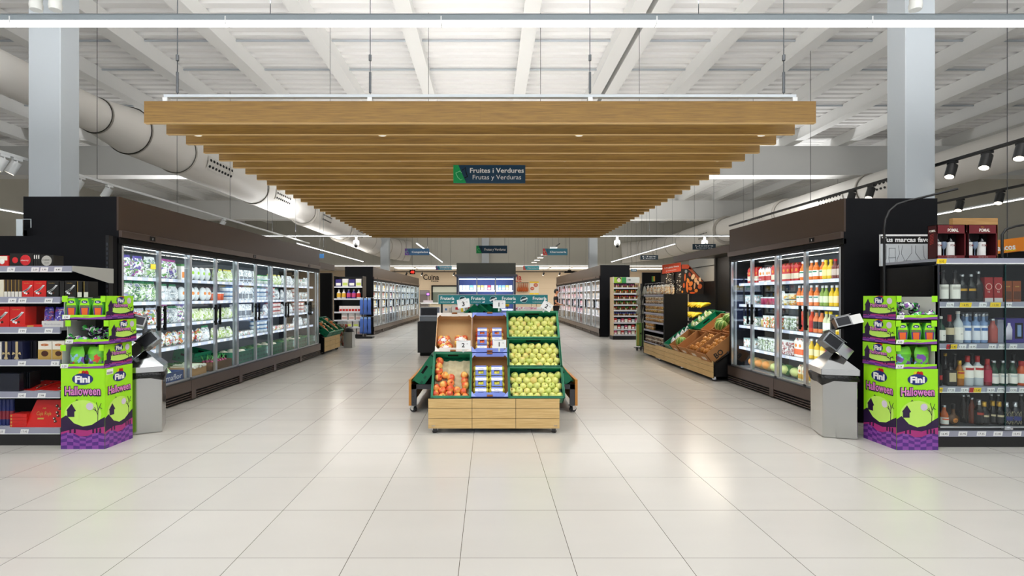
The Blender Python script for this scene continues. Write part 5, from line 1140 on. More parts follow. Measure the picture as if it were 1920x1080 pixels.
def mk_sach():
    m = MB(); pts = [(-.038, 0), (.038, 0), (.056, .13), (.03, .19), (-.03, .19), (-.056, .13)]; m.prism(pts, -.018, .018, M('#3fa02c', .35)); o = m.build('sweet_packet')
    q = MB(); E = E3; q.poly((0, -.0185, 0), E, U3, [(-.045, .095 + .03), (.045, .125), (.028, .185), (-.028, .185)], LIME); q.poly((0, -.0188, 0), E, U3, [(-.034, .01), (.034, .01), (.044, .105), (-.044, .105)], PURP); q.poly((0, -.0192, 0), E, U3, [(-.024, .008), (.024, .008), (.03, .1), (-.03, .1)], M('#ee6a28', .35))
    q.poly((0, -.0195, .0), E, U3, [(-.022, .01), (.022, .01), (.024, .03), (-.024, .03)], M('#f3c08a', .4)); q.poly((0, -.0195, .155), E, U3, [(.03 * math.cos(k * .63), .014 * math.sin(k * .63)) for k in range(10)], NAVY); q.text('Fini', (0, -.02, .147), E, U3, .02, PAPER, .04, align='C'); q.text('Scary Bag', (0, -.02, .112), E, U3, .014, MAG, .04, width=.085, align='C')
    q.build('print', o); return o
SACH = Proto(mk_sach)
foil = mat_speckle('foil', ['#4a2a6a', '#2f9a3a', '#e8e8ee', '#1e1630', '#8a4aa8', '#dfe6e0', '#3fc04a'], 38, .2)
def mk_wrap():
    m = MB(); m.sphere((0, 0, 0), .05, foil, 12, 8, (1.35, .85, .75), jit=.05); o = m.build('wrapped_sweet')
    for s_ in (-1, 1): q = MB(); q.tube([(s_ * .05, 0, 0), (s_ * .075, 0, 0), (s_ * .105, .01, .01)], [.018, .01, .032], foil, 9, False); q.build('twist', o)
    return o
WRAP = Proto(mk_wrap)
FBAG = bag('sweet_bag', .17, .19, .08, sp('jelly', ['#6ac23c', '#59b02f', '#7a4aa8', '#6ac23c', '#e0482e', '#8ec0e8', '#7fd04a'], 26), M('#6fd02e', .3), .35)
fini(-3.95, -3.545, 4.61, 4.965, 1, 'lime green and purple Halloween sweets display before the chocolate shelves', ((.01, .0), (.035, .005), (-.005, -.002)), ('sachet', 'wrap', 'bag'), 0)
fini(3.735, 4.115, 4.58, 4.98, -1, 'lime green and purple Halloween sweets display before the liquor shelves', ((-.004, .0), (-.008, .0), (-.01, .0)), ('wrap', 'sachet', 'bag'), 0)

# ------------------------------------------------------------------ stainless waste bins with bag dispensers
def bin_(loc, rz, label, mir=1):
    t = thing('waste_bin', label, 'waste bin', loc, rz); w, d, h = .3, .37, .6
    m = MB(); m.box(0, w, 0, d, 0.004, h, STEEL); m.build('body', t, bevel=.004)
    m = MB(); 
    m.prism([(-.015, h + .03), (w + .015, h + .03), (w + .015, h + .085), (-.015, h + .085)], -.015, -.009, CHROME)
    m.box(-.015, -.009, -.015, d + .015, h + .03, h + .085, CHROME); m.box(w + .009, w + .015, -.015, d + .015, h + .03, h + .085, CHROME); m.box(-.015, w + .015, d + .009, d + .015, h + .03, h + .085, CHROME)
    m.add([(-.015, -.012, h + .085), (w + .015, -.012, h + .085), (w + .015, d + .012, h + .085), (-.015, d + .012, h + .085), (w * .45, d * .25, h + .25), (w * .45, d * .75, h + .25)], [(0, 1, 4), (2, 3, 5), (1, 2, 5, 4)], M('#8f9090', .12, 1.0))
    m.add([(-.015, -.012, h + .085), (w * .45, d * .25, h + .25), (w * .45, d * .75, h + .25), (-.015, d + .012, h + .085)], [(0, 3, 2, 1)], M('#6a6c70', .15, .9))
    m.build('lid', t)
    bm = MB(); bagm = M('#101012', .18, noise=.3, scale=60, bump=.6)
    rng = random.Random(5); ring = []; 
    per = [(0, 0), (.1, 0), (.2, 0), (w, 0), (w, .12), (w, .25), (w, d), (.15, d), (0, d), (0, .25), (0, .12)]
    for row, (zz, off) in enumerate(((h + .028, .0), (h + .01, .014), (h - .01, .018), (h - .035, .008))):
        for p in per:
            cx, cy = p[0] - w / 2, p[1] - d / 2; L = math.hypot(cx, cy); s_ = 1 + (off + rng.uniform(0, .012)) / L; zz2 = zz + rng.uniform(-.014, .006) * (row > 0) - (.03 if row == 3 and (mir * p[0] <= 0 if mir > 0 else p[0] >= w) else 0)
            ring.append((w / 2 + cx * s_, d / 2 + cy * s_, zz2))
    n = len(per); bm.add(ring, [(r * n + i, r * n + (i + 1) % n, (r + 1) * n + (i + 1) % n, (r + 1) * n + i) for r in range(3) for i in range(n)], bagm, True); bm.build('bin_liner', t)
    m = MB(); m.box(w * .45 - .02, w * .45 + .02, d * .35, d * .35 + .03, h + .09, 1.22, M('#8b8d90', .2, .9)); m.build('post', t)
    ST2 = M('#8a8b8c', .14, 1.0)
    for (zc, s_, dx, an) in ((.95, 1.0, -.05, 40), (1.15, .8, .05, -15)):
        m = MB(T=Matrix.Translation((w * .45 + dx * mir, d * .32 - .07, zc)) @ Matrix.Rotation(R(an * mir), 4, 'Y') @ Matrix.Rotation(R(-18), 4, 'X'))
        m.box(-.085 * s_, .085 * s_, -.05, .06, -.065 * s_, .065 * s_, ST2); m.box(-.07 * s_, .07 * s_, -.052, -.05, -.05 * s_, .05 * s_, M('#2c2d31', .25, .6)); m.box(.085 * s_ * mir, .20 * s_ * mir, -.045, -.04, -.065 * s_, .05 * s_, STEEL); m.box(-.1 * s_, .1 * s_, -.06, .065, .065 * s_, .07 * s_, ST2)
        m.build('bag_dispenser', t)
    return t
bin_((3.33, 4.99, 0), R(-17), 'stainless steel waste bin with bag holders beside the right sweets display')
bin_((-3.66, 5.05, 0), R(28), 'stainless steel waste bin with bag holders half behind the left sweets display', -1)

# ------------------------------------------------------------------ front fruit stand
TH = math.atan2(.87, .57); TV = Vector((0, math.cos(TH), math.sin(TH))); NV = Vector((0, -math.sin(TH), math.cos(TH))); B0 = Vector((0, 5.13, .372)); DEP = .16
def slope(x, s, c): v = B0 + TV * s + NV * (c - DEP); return (x, v.y, v.z)
def mk_caster():
    m = MB(); m.tube([(-.014, 0, .035), (.014, 0, .035)], .033, RUBBER, 16); o = m.build('caster')
    m = MB(); m.box(-.02, -.016, -.02, .02, .03, .08, CHROME); m.box(.016, .02, -.02, .02, .03, .08, CHROME); m.box(-.03, .03, -.03, .03, .078, .084, CHROME); m.tube([(-.017, 0, .035), (.017, 0, .035)], .013, CHROME, 10); m.build('fork', o); return o
def add_caster(parent, x, y, rz=.4):
    o = mk_caster(); o.parent = parent; o.location = (x, y, 0); o.rotation_euler = (0, 0, rz); o.scale = (1.35, 1.35, 1.0); KIDS.setdefault(parent.name, []).append(o); return o
def panelgrid(m, a0, a1, z0, z1, na, nz, place, mat):
    """boards with dark joints; place(a0,a1,z0,z1,depth0,depth1,mat)"""
    g = .0045
    place(a0, a1, z0, z1, .006, .02, M('#1e140a', .8))
    for i in range(na):
        for j in range(nz):
            place(a0 + (a1 - a0) * i / na + (g / 2 if i else 0), a0 + (a1 - a0) * (i + 1) / na - (g / 2 if i < na - 1 else 0), z0 + (z1 - z0) * j / nz + (g if j else 0), z0 + (z1 - z0) * (j + 1) / nz, 0, .007, mat)
st = thing('produce_stand', 'wheeled oak-fronted fruit stand with tilted crates, front of the centre island', 'produce stand', (0, 5.13, 0))
m = MB(); X0, X1 = px(803, 5.13), px(1049, 5.13)
panelgrid(m, X0, X1, .052, .357, 3, 3, lambda a, b2, c, d, e, f, mt: m.box(a, b2, e, f, c, d, mt), OAK); m.build('front_panel', st)
m = MB()
for sx in (X0 + .03, X1 - .07):
    m.box(sx, sx + .04, .03, .07, .085, .36, BLACK); m.box(sx, sx + .04, .72, .76, .085, 1.05, BLACK); m.box(sx, sx + .04, .07, .72, .085, .12, BLACK)
m.box(X0 + .03, X1 - .03, .05, .75, .30, .33, BLACK)
m.build('frame', st)
m = MB(T=Matrix.Translation((B0.x, B0.y - 5.13, B0.z)) @ Matrix.Rotation(TH, 4, 'X')); m.box(X0 + .02, X1 + .03, .02, 1.03, -DEP - .02, -DEP - .003, BLACK); m.build('sloping_rack', st)
for (x, y) in ((px(814, 5.13), .04), (px(1040, 5.13), .04), (-.55, .72), (.65, .72)): add_caster(st, x, y, .35 if x < 0 else -.35)
# banner
bn = thing('banner_sign', 'long teal banner lettered Frutería four times behind the front crates', 'sign', (px(822, 6.0), 6.0, 0)); W = px(1027, 6) - px(822, 6); z0, z1 = pz(570, 6), pz(553, 6)
m = MB(); m.box(0, W, 0, .02, z0, z1, TEAL); m.box(0, W, -.002, .022, z1, z1 + .005, M('#d9c9c0', .5)); m.box(-.003, 0, -.002, .022, z0, z1, PAPER); Hh = z1 - z0
for k in range(4):
    x = W * (.02 + .281 * k); m.text('Frutería', (x, -.001, z0 + Hh * .46), E3, U3, Hh * .5, PAPER, .02, width=.165); m.text('Lo seleccionamos', (x, -.001, z0 + Hh * .17), E3, U3, Hh * .17, PAPER, .01, width=.115)
    m.poly((x + .13, -.001, z0 + Hh * .14), E3, U3, [(0, 0), (.03, 0), (.032, .022), (.022, .014), (.006, .012)], PAPER)
    if k < 3:
        c = (x + W * .2, -.001, z0 + Hh * .5)
        for rr, mt, e in ((Hh * .38, M('#cfe3e4', .5), 0), (Hh * .35, TEAL, -.0005), (Hh * .30, M('#1d3a44', .5), -.001)): m.poly((c[0], c[1] + e, c[2]), E3, U3, [(rr * math.cos(q * .35), rr * math.sin(q * .35)) for q in range(18)], mt)
        m.poly((c[0], -.003, c[2]), (.94, 0, .34), (-.34, 0, .94), [(-Hh * .42, -Hh * .07), (Hh * .42, -Hh * .07), (Hh * .42, Hh * .07), (-Hh * .42, Hh * .07)], PAPER)
m.build('board', bn)
for x in (.03, W - .05): MB().box(x, x + .02, .004, .024, .2, z0, BLACK).build('post', bn)

CRT = Proto(lambda: mk_crate_mesh(.575, .345, DEP).build('plastic_crate'))
XR = .49
for k in range(3): CRT.put(slope(XR, .172 + .346 * k, 0), 'green plastic crate of pale green apples, %s of the three at the right' % ('lowest', 'middle', 'topmost')[k], 'crate', None, rot=(TH, 0, 0))
appm = mat_fruit('golden_apple_skin', ['#c3cf68', '#d3d878', '#e2e080', '#d6dc78', '#dec870'])
redm = mat_fruit('blush_apple_skin', ['#f0d070', '#f2ac52', '#e8703a', '#d8452e', '#f0b45a'], scale=12)
def mk_apple(mat, nm):
    def f():
        m = MB(); r = .04; m.lathe([(0, -.030), (.012, -.0345), (.024, -.031), (.0345, -.016), (.0395, .002), (.038, .017), (.030, .030), (.018, .0345), (.008, .031), (.002, .022), (0, .02)], mat, n=18)
        o = m.build(nm); MB().tube([(0, 0, .02), (.002, .001, .034), (.006, .003, .043)], .0016, M('#5a4326', .7), 5).build('stem', o); return o
    return Proto(f)
APG = mk_apple(appm, 'green_apple'); APR = mk_apple(redm, 'red_apple')
rn = random.Random(11)
lining = M('#d9d6cf', .8)
for k in range(3):
    q = ('lowest', 'middle', 'topmost')[k]
    l_ = MB(T=Matrix.Translation(slope(XR, .172 + .346 * k, .012)) @ Matrix.Rotation(TH, 4, 'X')); l_.box(-.27, .27, -.155, .12, 0, .035, lining)
    tag(l_.build('apple_tray'), 'pale paper tray under the green apples in the %s right crate' % q, 'tray')
    for r in range(5):
        for c in range(7):
            x = XR - .248 + .0765 * c + (.036 if r % 2 == k % 2 else 0); 
            if x > XR + .26: continue
            s = .172 + .346 * k - .132 + .0575 * r
            APG.put(slope(x + rn.uniform(-.004, .004), s + rn.uniform(-.003, .003), .088 + rn.uniform(-.006, .008)), 'round pale green apple in the %s green crate on the right of the stand' % q, 'apple', 'green apples in the %s right crate' % q, rot=(rn.uniform(-.7, .9), rn.uniform(-.8, .8), rn.uniform(0, 6)), scale=rn.uniform(.92, 1.06))
# lower left crate with moulded tray and blush apples
CR2 = Proto(lambda: mk_crate_mesh(.405, .51, DEP).build('plastic_crate'))
XL = -.392
CR2.put(slope(XL, .258, 0), 'green plastic crate with red and yellow apples at the lower left of the stand', 'crate', None, rot=(TH, 0, 0))
m = MB(T=Matrix.Translation(slope(XL, .258, .02)) @ Matrix.Rotation(TH, 4, 'X')); nx, ny = 5, 7; pulp = M('#cbbf9c', .85, noise=.06, scale=60, name='moulded_pulp')
gx, gy = 30, 36; vs = []
for j in range(gy + 1):
    for i in range(gx + 1):
        u, v = i / gx, j / gy; z = .04 + .014 * math.cos(u * nx * 2 * math.pi + math.pi) * -1 * .5 + .014 * math.cos(v * ny * 2 * math.pi + (math.pi if int(u * nx) % 2 else 0)) * .5
        vs.append((-.185 + .37 * u, -.24 + .44 * v, z))
m.add(vs, [(j * (gx + 1) + i, j * (gx + 1) + i + 1, (j + 1) * (gx + 1) + i + 1, (j + 1) * (gx + 1) + i) for j in range(gy) for i in range(gx)], pulp, True); m.box(-.185, .185, -.24, .2, 0, .022, pulp)
tag(m.build('apple_tray'), 'half-empty moulded pulp tray in the lower left green crate', 'tray')
for (x, y) in ((308, 665), (304, 712), (303, 757), (303, 815), (362, 795), (415, 817), (533, 795), (413, 862), (353, 880), (535, 845), (546, 885), (290, 908), (347, 933), (413, 913), (472, 928), (530, 938), (287, 960), (345, 985), (408, 963), (475, 980), (548, 985)):
    u = (x - 268) / (588 - 268); v = (y - 612) / (995 - 612)
    APR.put(slope(XL - .19 + .385 * u, .49 * (1 - v) + .015, .10), 'red and yellow apple resting in the pulp tray of the lower left crate', 'apple', 'blush apples in the lower left crate', rot=(rn.uniform(.2, 1.4), rn.uniform(-.6, .6), rn.uniform(0, 6)), scale=rn.uniform(.98, 1.1))
def mk_carton(w, l, d, outc, inc, lipc):
    m = MB(); t = .006
    m.box(-w / 2, w / 2, -l / 2, l / 2, 0, .006, inc)
    for s_ in (-1, 1):
        m.box(s_ * (w / 2 - t), s_ * w / 2, -l / 2, l / 2, 0, d * .92, inc); m.box(s_ * (w / 2), s_ * (w / 2 + .001), -l / 2, l / 2, 0, d * .92, outc)
        m.box(-w / 2, w / 2, s_ * (l / 2 - t), s_ * l / 2, 0, d, inc); m.box(-w / 2, w / 2, s_ * l / 2, s_ * (l / 2 + .001), 0, d, outc)
        # folded lip across the short ends with cut corners, and corner webs
        y0, y1 = s_ * l / 2, s_ * (l / 2 - .045)
        m.add([(-w / 2, y0, d), (w / 2, y0, d), (w / 2 - .05, y1, d + .002), (-w / 2 + .05, y1, d + .002)], [(0, 1, 2, 3)], outc)
        for sx in (-1, 1): m.add([(sx * w / 2, y0, d + .001), (sx * w / 2, s_ * (l / 2 - .07), d + .001), (sx * (w / 2 - .055), y0, d + .001)], [(0, 1, 2)], lipc)
        m.box(-.03, .03, s_ * (l / 2 + .0015), s_ * (l / 2 - .016), d + .001, d + .012, M('#8a5426', .7))
    m.box(-.04, .04, l / 2 - t - .001, l / 2 - t, d * .55, d * .75, M('#3a2a1a', .8) if outc is BLUEC else LBL)
    return m
cW = Proto(lambda: mk_carton(.395, .49, .15, M('#d9cfc6', .6), CARDL, M('#efe6de', .6)).build('cardboard_tray'))
cB = Proto(lambda: mk_carton(.395, .5, .15, BLUEC, CARD, M('#8ea0e6', .5)).build('cardboard_tray'))
cW.put(slope(XL, .775, 0), 'open cardboard tray with four red bagged apple packs, upper left of the stand', 'cardboard tray', None, rot=(TH, 0, 0))
XM = .008
cB.put(slope(XM, .775, 0), 'blue-edged cardboard tray of red and orange fruit packs, upper middle', 'cardboard tray', None, rot=(TH, 0, 0))
cB.put(slope(XM, .262, 0), 'blue-edged cardboard tray of yellow fruit packs, lower middle', 'cardboard tray', None, rot=(TH, 0, 0))
for (z, s) in ((XM, .775), (XM, .262)):
    m = MB(T=Matrix.Translation(slope(z, s, .15)) @ Matrix.Rotation(TH, 4, 'X'))
netm = mat_speckle('apple_net_print', ['#d8301f', '#f1e3dc', '#e0562c', '#ffffff', '#c9261c', '#e88a3a', '#f6f2ee'], 52)
def mk_net():
    o = None; m = MB(); 
    m.sphere((0, 0, .045), .075, netm, 16, 10, (1.0, .82, .62), jit=.03); o = m.build('apple_bag')
    for (a, b2) in ((-.035, -.03), (.035, -.03), (-.035, .03), (.035, .03), (0, 0)): q = MB(); q.sphere((a, b2, .045), .041, redm, 12, 8); q.build('apple', o)
    q = MB(); q.sphere((0, 0, .078), .032, PAPER, 10, 6, (1.1, 1, .5), jit=.1); q.build('label', o); return o
NET = Proto(mk_net)
for (x, s, q) in ((-.115, .70, 'upper left'), (.08, .705, 'upper right'), (-.085, .60, 'lower left'), (.095, .595, 'lower right')): NET.put(slope(XL + x, s, .02), 'red and white printed bag of apples in the cardboard tray, %s one' % q, 'apple bag', None, rot=(TH, 0, rn.uniform(-.05, .05)))
def mk_pack(fm, nm):
    def f():
        m = MB(); w = .105; y = .05; zt = .085
        m.box(-w / 2, w / 2, -y, y, .0, .004, BLUEC)
        for (a, b2) in ((-w / 2, -.026), (.026, w / 2)): m.box(a, b2, -y, y, zt - .003, zt, BLUEC)
        m.box(-.026, .026, .0, y, zt - .003, zt, BLUEC); m.box(-.026, .026, -y, -.036, zt - .003, zt, BLUEC); m.box(-w / 2, -w / 2 + .003, -y, y, .055, zt, BLUEC); m.box(w / 2 - .003, w / 2, -y, y, .055, zt, BLUEC)
        m.box(-w / 2 - .0005, w / 2 + .0005, .006, .034, zt, zt + .0012, PAPER); m.text('Pinchos', (0, .013, zt + .0022), (1, 0, 0), (0, 1, 0), .016, M('#8a90b4', .6), .0, align='C')
        o = m.build(nm)
        for (a, b2) in ((-.048, -.026), (.048, -.026), (-.048, .03), (.048, .03), (-.014, -.022), (.016, -.018)): q = MB(); q.sphere((a, b2, .043), .033, fm, 12, 8, (.9, 1, 1.1)); q.build('fruit', o)
        return o
    return Proto(f)
yelm = mat_fruit('yellow_fruit_skin', ['#c9c23a', '#ddd24a', '#b9bb3a', '#e3d556'])
PKR = mk_pack(redm, 'fruit_pack'); PKY = mk_pack(yelm, 'fruit_pack')
for r in range(3):
    for c in range(2):
        q = '%s row, %s one' % (('bottom', 'middle', 'top')[r], ('left', 'right')[c])
        PKR.put(slope(XM - .085 + .165 * c + .0, .588 + .108 * r, .02), 'blue-sleeved pack of red and orange fruit in the upper middle tray, %s' % q, 'fruit pack', None, rot=(TH, 0, 0))
        PKY.put(slope(XM - .095 + .17 * c + .0, .078 + .123 * r, .02), 'blue-sleeved pack of yellow fruit in the lower middle tray, %s' % q, 'fruit pack', None, rot=(TH, 0, 0), scale=(1.12, 1.12, 1.1))
def pcard(x, y, Y, txt, label, rz=0.0, w=.15, h=.1, tilt=0.0):
    X, Z = px(x, Y), pz(y, Y); t = thing('price_card', label, 'price card', (X, Y, Z)); t.rotation_euler = (0, rz, 0)
    m = MB(); m.box(-w / 2, w / 2, 0, .002, -h / 2, h / 2, TAG); m.text(txt, (-w * .02, -.001, -h * .28), E3, U3, h * .7, INK, .03, align='C'); m.text('15', (w * .22, -.001, h * .05), E3, U3, h * .22, M('#555', .6) if False else M('#555555', .6)); m.poly((0, -.001, h * .38), E3, U3, [(-w * .4, 0), (w * .3, 0), (w * .3, .003), (-w * .4, .003)], M('#aab0b8', .6)); m.build('card', t)
    m = MB(); m.box(-.012, .006, .002, .006, -h / 2 - .035, -h / 2 + .02, M('#c9d2d0', .2)); m.build('clip', t)
pcard(869, 646.5, 5.27, '2', 'white price card with 2 clipped under the apple bags', 0, .15, .09); pcard(936.5, 645, 5.27, '1', 'white price card with 1 clipped to the blue fruit tray', 0, .14, .09)
pcard(869, 569, 5.64, '3', 'white price card with 3 standing above the upper left tray', -.14, .14, .1); pcard(936, 570.5, 5.64, '1', 'white price card with 1 standing above the upper middle tray', .02, .14, .09); pcard(1025.5, 574, 5.62, '2', 'white price card with 2 tilted above the topmost apple crate', .55, .12, .09)

# ------------------------------------------------------------------ island behind the front stand
isl = thing('produce_stand', 'long black produce island with oak side panels behind the front stand', 'produce stand', (0, 6.05, 0))
IX0, IX1, IL = px(766.5, 6.05), px(1083, 6.05), 3.6
for (x, s_) in ((IX0, 1), (IX1, -1)):
    m = MB(); m.box(x, x + s_ * .03, 0, IL, .085, .40, OAKE); m.build('side_panel', isl)
m = MB()
for x in (IX0 + .032, IX1 - .092): m.box(x, x + .06, .0, .04, .085, .34, DGREY); m.box(x, x + .06, IL - .04, IL, .085, .34, DGREY)
m.box(IX0 + .03, IX1 - .03, 0, .03, .285, .34, DGREY); m.box(IX0 + .03, IX1 - .03, 0.03, IL, .30, .325, BLACK); m.box(-.06, .10, .3, IL - .3, .32, 1.1, BLACK); m.box(-.35, .4, .5, IL - .2, 1.1, 1.12, BLACK)
for q in range(3): m.box(IX0 + .05, IX0 + .056, -.001, 0, .12 + .07 * q, .13 + .07 * q, DARK)
m.build('frame', isl)
for s_ in (-1, 1):
    m = MB(T=Matrix.Translation(((-.455 if s_ < 0 else .525), 0, .52)) @ Matrix.Rotation(R(55) * s_, 4, 'Y')); m.box(-.42, .42, .02, IL - .05, -.03, -.012, DGREY); m.build('sloping_rack', isl)
for (x, y) in ((IX0 + .05, .05), (IX1 - .05, .05), (IX0 + .05, IL - .1), (IX1 - .05, IL - .1)): add_caster(isl, x, y, .9 if x < 0 else -.9)
CRI = Proto(lambda: mk_crate_mesh(.39, .57, .15).build('plastic_crate'))
TOM = mk_apple(mat_fruit('tomato_skin', ['#c92a1c', '#d8401e', '#e2702a', '#c9301c']), 'tomato')
for s_ in (-1, 1):
    sd = 'left' if s_ < 0 else 'right'; cx = -.70 if s_ < 0 else .79
    for k in range(5):
        CRI.put((cx, 6.05 + .33 + .6 * k, .455), 'green crate tilted outward on the %s side of the island, %s from the front' % (sd, ('first', 'second', 'third', 'fourth', 'last')[k]), 'crate', None, rot=(0, R(55) * s_, 0))
    for k in range(5):
        for j in range(4):
            for i in range(4):
                if k > 1 and (i > 1): continue
                a = -.12 + .08 * i; n = Vector((s_ * math.sin(R(55)), 0, math.cos(R(55)))); t_ = Vector((math.cos(R(55)), 0, -math.sin(R(55)) * s_)); p = Vector((cx, 6.38 + .6 * k - .2 + .13 * j, .455)) + n * .075 + t_ * a
                if k < 3: TOM.put(p, 'red tomato in a crate on the %s slope of the island, %s crate' % (sd, ('first', 'second', 'third')[k]), 'tomato', 'tomatoes in the %s %s crate' % (('first', 'second', 'third')[k], sd), rot=(rn.uniform(-1, 1), rn.uniform(-1, 1), 0), scale=.9)
    for k in range(3):
        o = openbox('cardboard_tray', 'brown cardboard tray on the upper %s slope of the island, %s' % (sd, ('first', 'second', 'third')[k]), (-.452 if s_ < 0 else .52, 6.4 + .62 * k, .80), .38, .56, .12, CARD, (0, R(55) * s_, 0), 'cardboard tray')
CR3_ = Proto(lambda: mk_crate_mesh(.3, .4, .14).build('plastic_crate'))
CR3_.put((-.27, 7.0, 1.16), 'small green crate tipped on its corner above the upper middle tray, left one', 'crate', None, rot=(R(20), R(-40), 0)); CR3_.put((-.06, 7.05, 1.16), 'small green crate tipped on its corner above the upper middle tray, right one', 'crate', None, rot=(R(20), R(40), 0))
def whitebox(x0, x1, Y, y0, y1, c1, label, c2=RED):
    a, b2 = px(x0, Y), px(x1, Y); z0, z1 = pz(y1, Y), pz(y0, Y); m = MB(); m.box(a, b2, Y, Y + .25, z0, z1, M('#e9e2da', .6)); m.box(a + (b2 - a) * .3, a + (b2 - a) * .55, Y - .001, Y, z0 + (z1 - z0) * .45, z0 + (z1 - z0) * .75, c2); m.box(a + (b2 - a) * .75, b2 - .005, Y - .001, Y, z0 + (z1 - z0) * .2, z0 + (z1 - z0) * .8, c1)
    tag(m.build('produce_box'), label, 'box')
whitebox(847, 870, 6.9, 572, 588, YEL, 'white produce box with red label seen above the upper left tray'); whitebox(872, 890, 7.0, 569, 588, YEL, 'white box with yellow and red labels beside the tipped green crates'); whitebox(829, 846, 7.1, 575, 588, M('#c9c0b4', .5), 'plain white box behind the left end of the front stand', M('#5a86b8', .5))
whitebox(903, 921, 7.5, 571, 589, M('#f0e8e0', .6), 'white box right of the tipped green crates')
m = MB(); m.sphere((px(951, 6.9), 6.9, pz(571.5, 6.9)), .03, M('#efc21e', .4), 12, 8, (1, .5, 1)); m.tube([(px(951, 6.9), 6.9, pz(574, 6.9)), (px(951, 6.9), 6.9, 1.12)], .004, DARK, 6); tag(m.build('round_tag'), 'round yellow tag on a stalk above the middle crates', 'tag')
m = MB()
PB2 = bag('produce_bag', .3, .16, .16, sp('palebag', ['#d9c9c0', '#efe6e0', '#c9b4aa', '#e8dcd4'], 30), None)
for k, x in enumerate((967, 988, 1009)): PB2.put((px(x, 6.6), 6.6, 1.03), 'pale paper bag of produce behind the topmost apple crate, %s' % ('left', 'middle', 'right')[k], 'produce bag', None)

# ------------------------------------------------------------------ produce stand at the right with bananas, melons and boxes
rs = thing('produce_stand', 'oak-fronted wheeled produce stand under the black canopy on the right', 'produce stand', (3.7, 8.25, 0)); RLn = 2.85
m = MB(); panelgrid(m, 0, RLn, .035 + .02, .335, 5, 3, lambda a, b2, c, d, e, f, mt: m.box(e, f, a, b2, c, d, mt), OAKY); m.build('front_panel', rs); RK = RLn - .38
m = MB(); m.box(.03, 1.1, .0, .04, .08, .30, BLACK); m.box(.03, 1.1, RK - .04, RK, .08, .30, BLACK); m.box(.03, 1.1, .04, RK - .04, .22, .24, BLACK); m.prism([(.02, .30), (1.1, .30), (1.1, 1.05)], .0, .03, BLACK) ; m.prism([(.02, .30), (1.1, .30), (1.1, 1.05)], RK - .03, RK, BLACK); m.build('frame', rs)
PH = R(-38); m = MB(T=Matrix.Translation((.02, 0, .29)) @ Matrix.Rotation(PH, 4, 'Y')); m.box(0, 1.32, .0, RK, -.02, -.004, M('#3a3b3e', .4))
for k in range(4): m.box(.3 * k, .3 * k + .02, .0, RK, -.004, .015, M('#4a4b4f', .35))
m.build('sloping_rack', rs)
for y in (.08, 1.45, RLn - .12): add_caster(rs, .05, y, 1.2)
def rpos(s, Y, c): return (3.72 + s * math.cos(PH) - c * math.sin(-PH) , Y, .29 + s * math.sin(-PH) + c * math.cos(PH))
def rp(s, Y, c): n = Vector((math.sin(PH), 0, math.cos(PH))); t_ = Vector((math.cos(PH), 0, -math.sin(PH))); return Vector((3.72, Y, .29)) + t_ * s + n * c
CB = M('#b07a48', .8, noise=.1, scale=9)
def rbox(s, Y, l, w, d, label, mat=CB, txt=None):
    """cardboard box lying on the right slope"""
    T = MB(); t = .008; T.box(-l / 2, l / 2, -w / 2, w / 2, 0, .006, mat)
    for a in (-1, 1): T.box(a * (l / 2 - t), a * l / 2, -w / 2, w / 2, 0, d, mat); T.box(-l / 2, l / 2, a * (w / 2 - t), a * w / 2, 0, d, mat)
    T.box(-l / 2 - .001, -l / 2, -w * .2, w * .2, d * .3, d * .6, M('#e0d2c2', .6))
    if txt: T.text(txt, (-l * .32, -w / 2 - .001, .03), E3, U3, d * .62, INK, .03); 
    o = T.build('cardboard_box'); o.location = rp(s, Y, 0.0); o.rotation_euler = (0, PH, 0); return tag(o, label, 'cardboard box')
rbox(.27, 8.5, .55, .40, .2, 'brown cardboard box printed BO at the near end of the right produce stand', txt='BO'); rbox(.27, 8.95, .52, .42, .2, 'brown cardboard box of orange-brown onions, second along the right stand'); rbox(.27, 9.42, .5, .4, .19, 'brown cardboard box nearly empty with a white tag, middle of the right stand'); rbox(.27, 9.86, .5, .38, .18, 'brown cardboard box holding one melon on the right stand')
rbox(.86, 8.55, .5, .4, .18, 'brown cardboard box of onions on the upper row beside the drinks cooler'); rbox(.86, 9.0, .5, .38, .18, 'brown cardboard box of watermelons on the upper row'); rbox(.82, 9.42, .5, .38, .17, 'empty cardboard box on the upper row of the right stand')
CRR = Proto(lambda: mk_crate_mesh(.56, .38, .15).build('plastic_crate'))
CRR.put(rp(.30, 10.27, 0), 'green crate on the lower row of the right stand, beside the empty rack', 'crate', None, rot=(0, PH, 0)); CRR.put(rp(.9, 10.22, 0), 'green crate of bagged lettuce on the upper row of the right stand', 'crate', None, rot=(0, PH, 0)); CRR.put(rp(.88, 9.82, 0), 'green crate on the upper row behind the watermelon box', 'crate', None, rot=(0, PH, 0))
wm = M('#5f8f3a', .35); wms = M('#b9cf7a', .35)
def mk_wm():
    m = MB(); m.lathe([(0, -.1)] + [(.12 * math.cos(a * math.pi / 12), .11 * math.sin(a * math.pi / 12)) for a in range(-5, 6)] + [(0, .11)], wm, n=20)
    for k in range(10):
        an = k * .628; m.tube([(.122 * math.cos(a * .26) * math.cos(an + .05 * math.sin(a * 3)), .122 * math.cos(a * .26) * math.sin(an + .05 * math.sin(a * 3)), .112 * math.sin(a * .26)) for a in range(-5, 6)], .008, wms, 5, False)
    return m.build('watermelon')
WM = Proto(mk_wm)
WM.put(rp(.2, 9.86, .13), 'striped green melon in the cardboard box on the lower right row', 'watermelon', None, rz=1, scale=.85)
